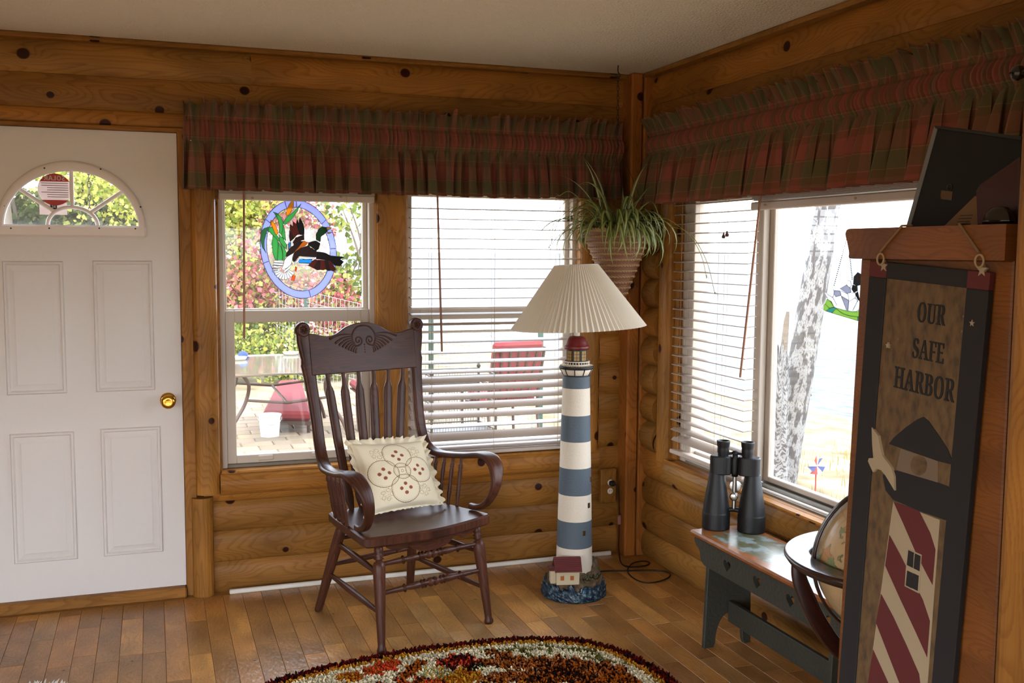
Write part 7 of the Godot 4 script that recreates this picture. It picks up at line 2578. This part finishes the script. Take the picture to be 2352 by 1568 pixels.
	var bi := thing("birch_tree", "leaning white birch trunk with dark patches outside the lake window", "tree", Vector3(2.5, PATIO - 0.1, -2.33))
	var o := Vector3(2.5, PATIO - 0.1, -2.33)
	var bp := arc([Vector3.ZERO, hit(1812, 1000, 0, 2.55) - o, hit(1838, 850, 0, 2.6) - o, hit(1872, 650, 0, 2.66) - o, hit(1900, 480, 0, 2.72) - o, hit(1925, 330, 0, 2.78) - o, hit(1960, 120, 0, 2.85) - o], 5)
	var gb := G.new().tube(bp, lerp_list(0.125, 0.085, bp.size()), 20)
	part(bi, "trunk", gb, bm)
	for q in [8, 14, 20]:
		var kp: Vector3 = bp[q]
		part(bi, "branch_stub", G.new().tube([kp, kp + Vector3(-0.10 if q == 20 else 0.11, 0.04, 0.06)], [0.026, 0.016], 8), bm)
	var st := thing("broken_trunk", "jagged broken grey trunk next to the birch", "tree", Vector3(2.28, PATIO - 0.1, -2.12))
	var f := FastNoiseLite.new()
	f.seed = 9
	f.frequency = 3.0
	var srows := []
	for k in 26:
		var t := k / 25.0
		var row := []
		for j in 29:
			var a := TAU * j / 28.0
			var r: float = lerp(0.15, 0.07, pow(t, 0.6)) * (1.0 + 0.35 * f.get_noise_3d(cos(a) * 1.2, t * 2.4, sin(a) * 1.2)) * (1.0 if t < 0.9 else 1.0 - (t - 0.9) * 6.0)
			var top: float = 1.22 + 0.18 * f.get_noise_2d(a * 2.0, 0.0)
			row.append(Vector3(cos(a) * r + 0.03 * t, t * top, sin(a) * r))
		srows.append(row)
	part(st, "stump", G.new().grid(srows, [], true), mat("stump_bark", Color(1, 1, 1), 0.95, {"tex": bt, "scale": Vector3(3.0, 4.0, 1)}))
	part(st, "spike", G.new().tube([Vector3(0.06, 1.0, 0), Vector3(0.09, 1.42, 0.0), Vector3(0.10, 1.5, 0)], [0.035, 0.022, 0.012], 7), M.bark)
	# pinwheel
	var pw := thing("pinwheel", "red, white and blue toy pinwheel on a red stick in the sand", "pinwheel", hit(1873, 1122, 1, PATIO - 0.03))
	pw.position.y = ground_y(pw.position.x, pw.position.z)
	part(pw, "stick", G.new().tube([Vector3.ZERO, Vector3(0.0, 0.27, 0)], 0.006, 6), mat("toy_red", Color(0.62, 0.25, 0.23), 0.5))
	var vc := [mat("toy_white", Color(0.82, 0.80, 0.80), 0.5), mat("toy_blue", Color(0.26, 0.30, 0.50), 0.5), M.toy_red]
	for k in 8:
		var a := TAU * k / 8.0
		var g := G.new()
		var d := Vector3(cos(a), sin(a), 0)
		var e := Vector3(cos(a + 0.7), sin(a + 0.7), 0)
		g.flat([Vector3(0, 0.27, 0.01), Vector3(0, 0.27, 0.0) + d * 0.085, Vector3(0, 0.27, 0.03) + e * 0.065], Vector3(0, 0, 1))
		part(pw, "vane", g, vc[k % 3])
	# dry grass on the sand
	var gx := []
	var gc := PackedColorArray()
	var blade := G.new()
	blade.flat([Vector3(-0.05, 0, 0), Vector3(0.05, 0, 0), Vector3(0.03, 0.6, 0.08), Vector3(0.0, 1.0, 0.22)], Vector3(0, 0, 1))
	for k in 2600:
		var x := rr.randf_range(1.2, 5.5)
		var z := rr.randf_range(-4.5, 0.5)
		if f.get_noise_2d(x * 0.5, z * 0.5) < 0.02: continue
		gx.append(Transform3D(Basis(Vector3.UP, rr.randf() * TAU).scaled(Vector3(0.05, rr.randf_range(0.04, 0.12), 0.1)), Vector3(x, ground_y(x, z), z)))
		gc.append(Color(0.50, 0.48, 0.22).lerp(Color(0.62, 0.54, 0.30), rr.randf()).srgb_to_linear())
	var gn := thing("beach_grass", "thin dry grass growing on the sand", "grass")
	gn.set_meta("kind", "stuff")
	scatter(gn, "blades", blade.mesh(), gx, gc, M.foliage)


func patio_chair(called: String, label: String, at: Vector3, turn: float) -> void:
	var c := thing(called, label, "chair", at, turn, "patio chairs")
	var B: Material = M.patio_brown
	for s in [-1.0, 1.0]:
		part(c, "leg", G.new().tube(arc([Vector3(0.29 * s, 0.0, 0.28), Vector3(0.29 * s, 0.3, 0.30), Vector3(0.29 * s, 0.60, 0.26), Vector3(0.29 * s, 0.63, 0.0), Vector3(0.28 * s, 0.60, -0.22)], 5), 0.015, 7), B)
		part(c, "leg", G.new().tube(arc([Vector3(0.27 * s, 0.0, -0.32), Vector3(0.27 * s, 0.38, -0.24), Vector3(0.27 * s, 0.95, -0.38)], 5), 0.015, 7), B)
	for y in [0.42, 0.93]:
		part(c, "back_bar", G.new().tube([Vector3(-0.27, y, -0.25 - (y - 0.42) * 0.25), Vector3(0.27, y, -0.25 - (y - 0.42) * 0.25)], 0.013, 7), B)
	for k in 5:
		var x: float = lerp(-0.2, 0.2, k / 4.0)
		part(c, "back_slat", G.new().tube([Vector3(x * 0.7, 0.42, -0.25), Vector3(x, 0.93, -0.377)], 0.011, 6), B)
	part(c, "seat_frame", G.new().box(Vector3(-0.27, 0.36, -0.25), Vector3(0.27, 0.38, 0.27), 0.005), B)
	part(c, "seat_cushion", G.new().box(Vector3(-0.26, 0.381, -0.23), Vector3(0.26, 0.47, 0.28), 0.03), M.cushion_red, "red cushion")
	var g := G.new().box(Vector3(-0.27, 0.0, -0.035), Vector3(0.27, 0.55, 0.035), 0.025)
	g.moved(Transform3D(Basis(Vector3.RIGHT, -0.24), Vector3(0, 0.47, -0.215)))
	part(c, "back_cushion", g, M.cushion_red, "red cushion")


func birch_texture() -> ImageTexture:
	var w := 256
	var h := 512
	var a := noise_bytes(w, h, 0.02, 151, 4)
	var b := noise_bytes(h, w, 0.12, 152, 2, 1)
	var im := Image.create(w, h, false, Image.FORMAT_RGB8)
	for y in h:
		for x in w:
			var n := a[y * w + x] / 255.0
			var q := b[(x % w) * h + y] / 255.0
			var c := Color(0.52, 0.51, 0.50).lerp(Color(0.30, 0.285, 0.275), smoothstep(0.5, 0.62, n))
			c = c.lerp(Color(0.20, 0.18, 0.17), smoothstep(0.66, 0.76, q) * 0.7)
			im.set_pixel(x, y, c)
	return ImageTexture.create_from_image(im)
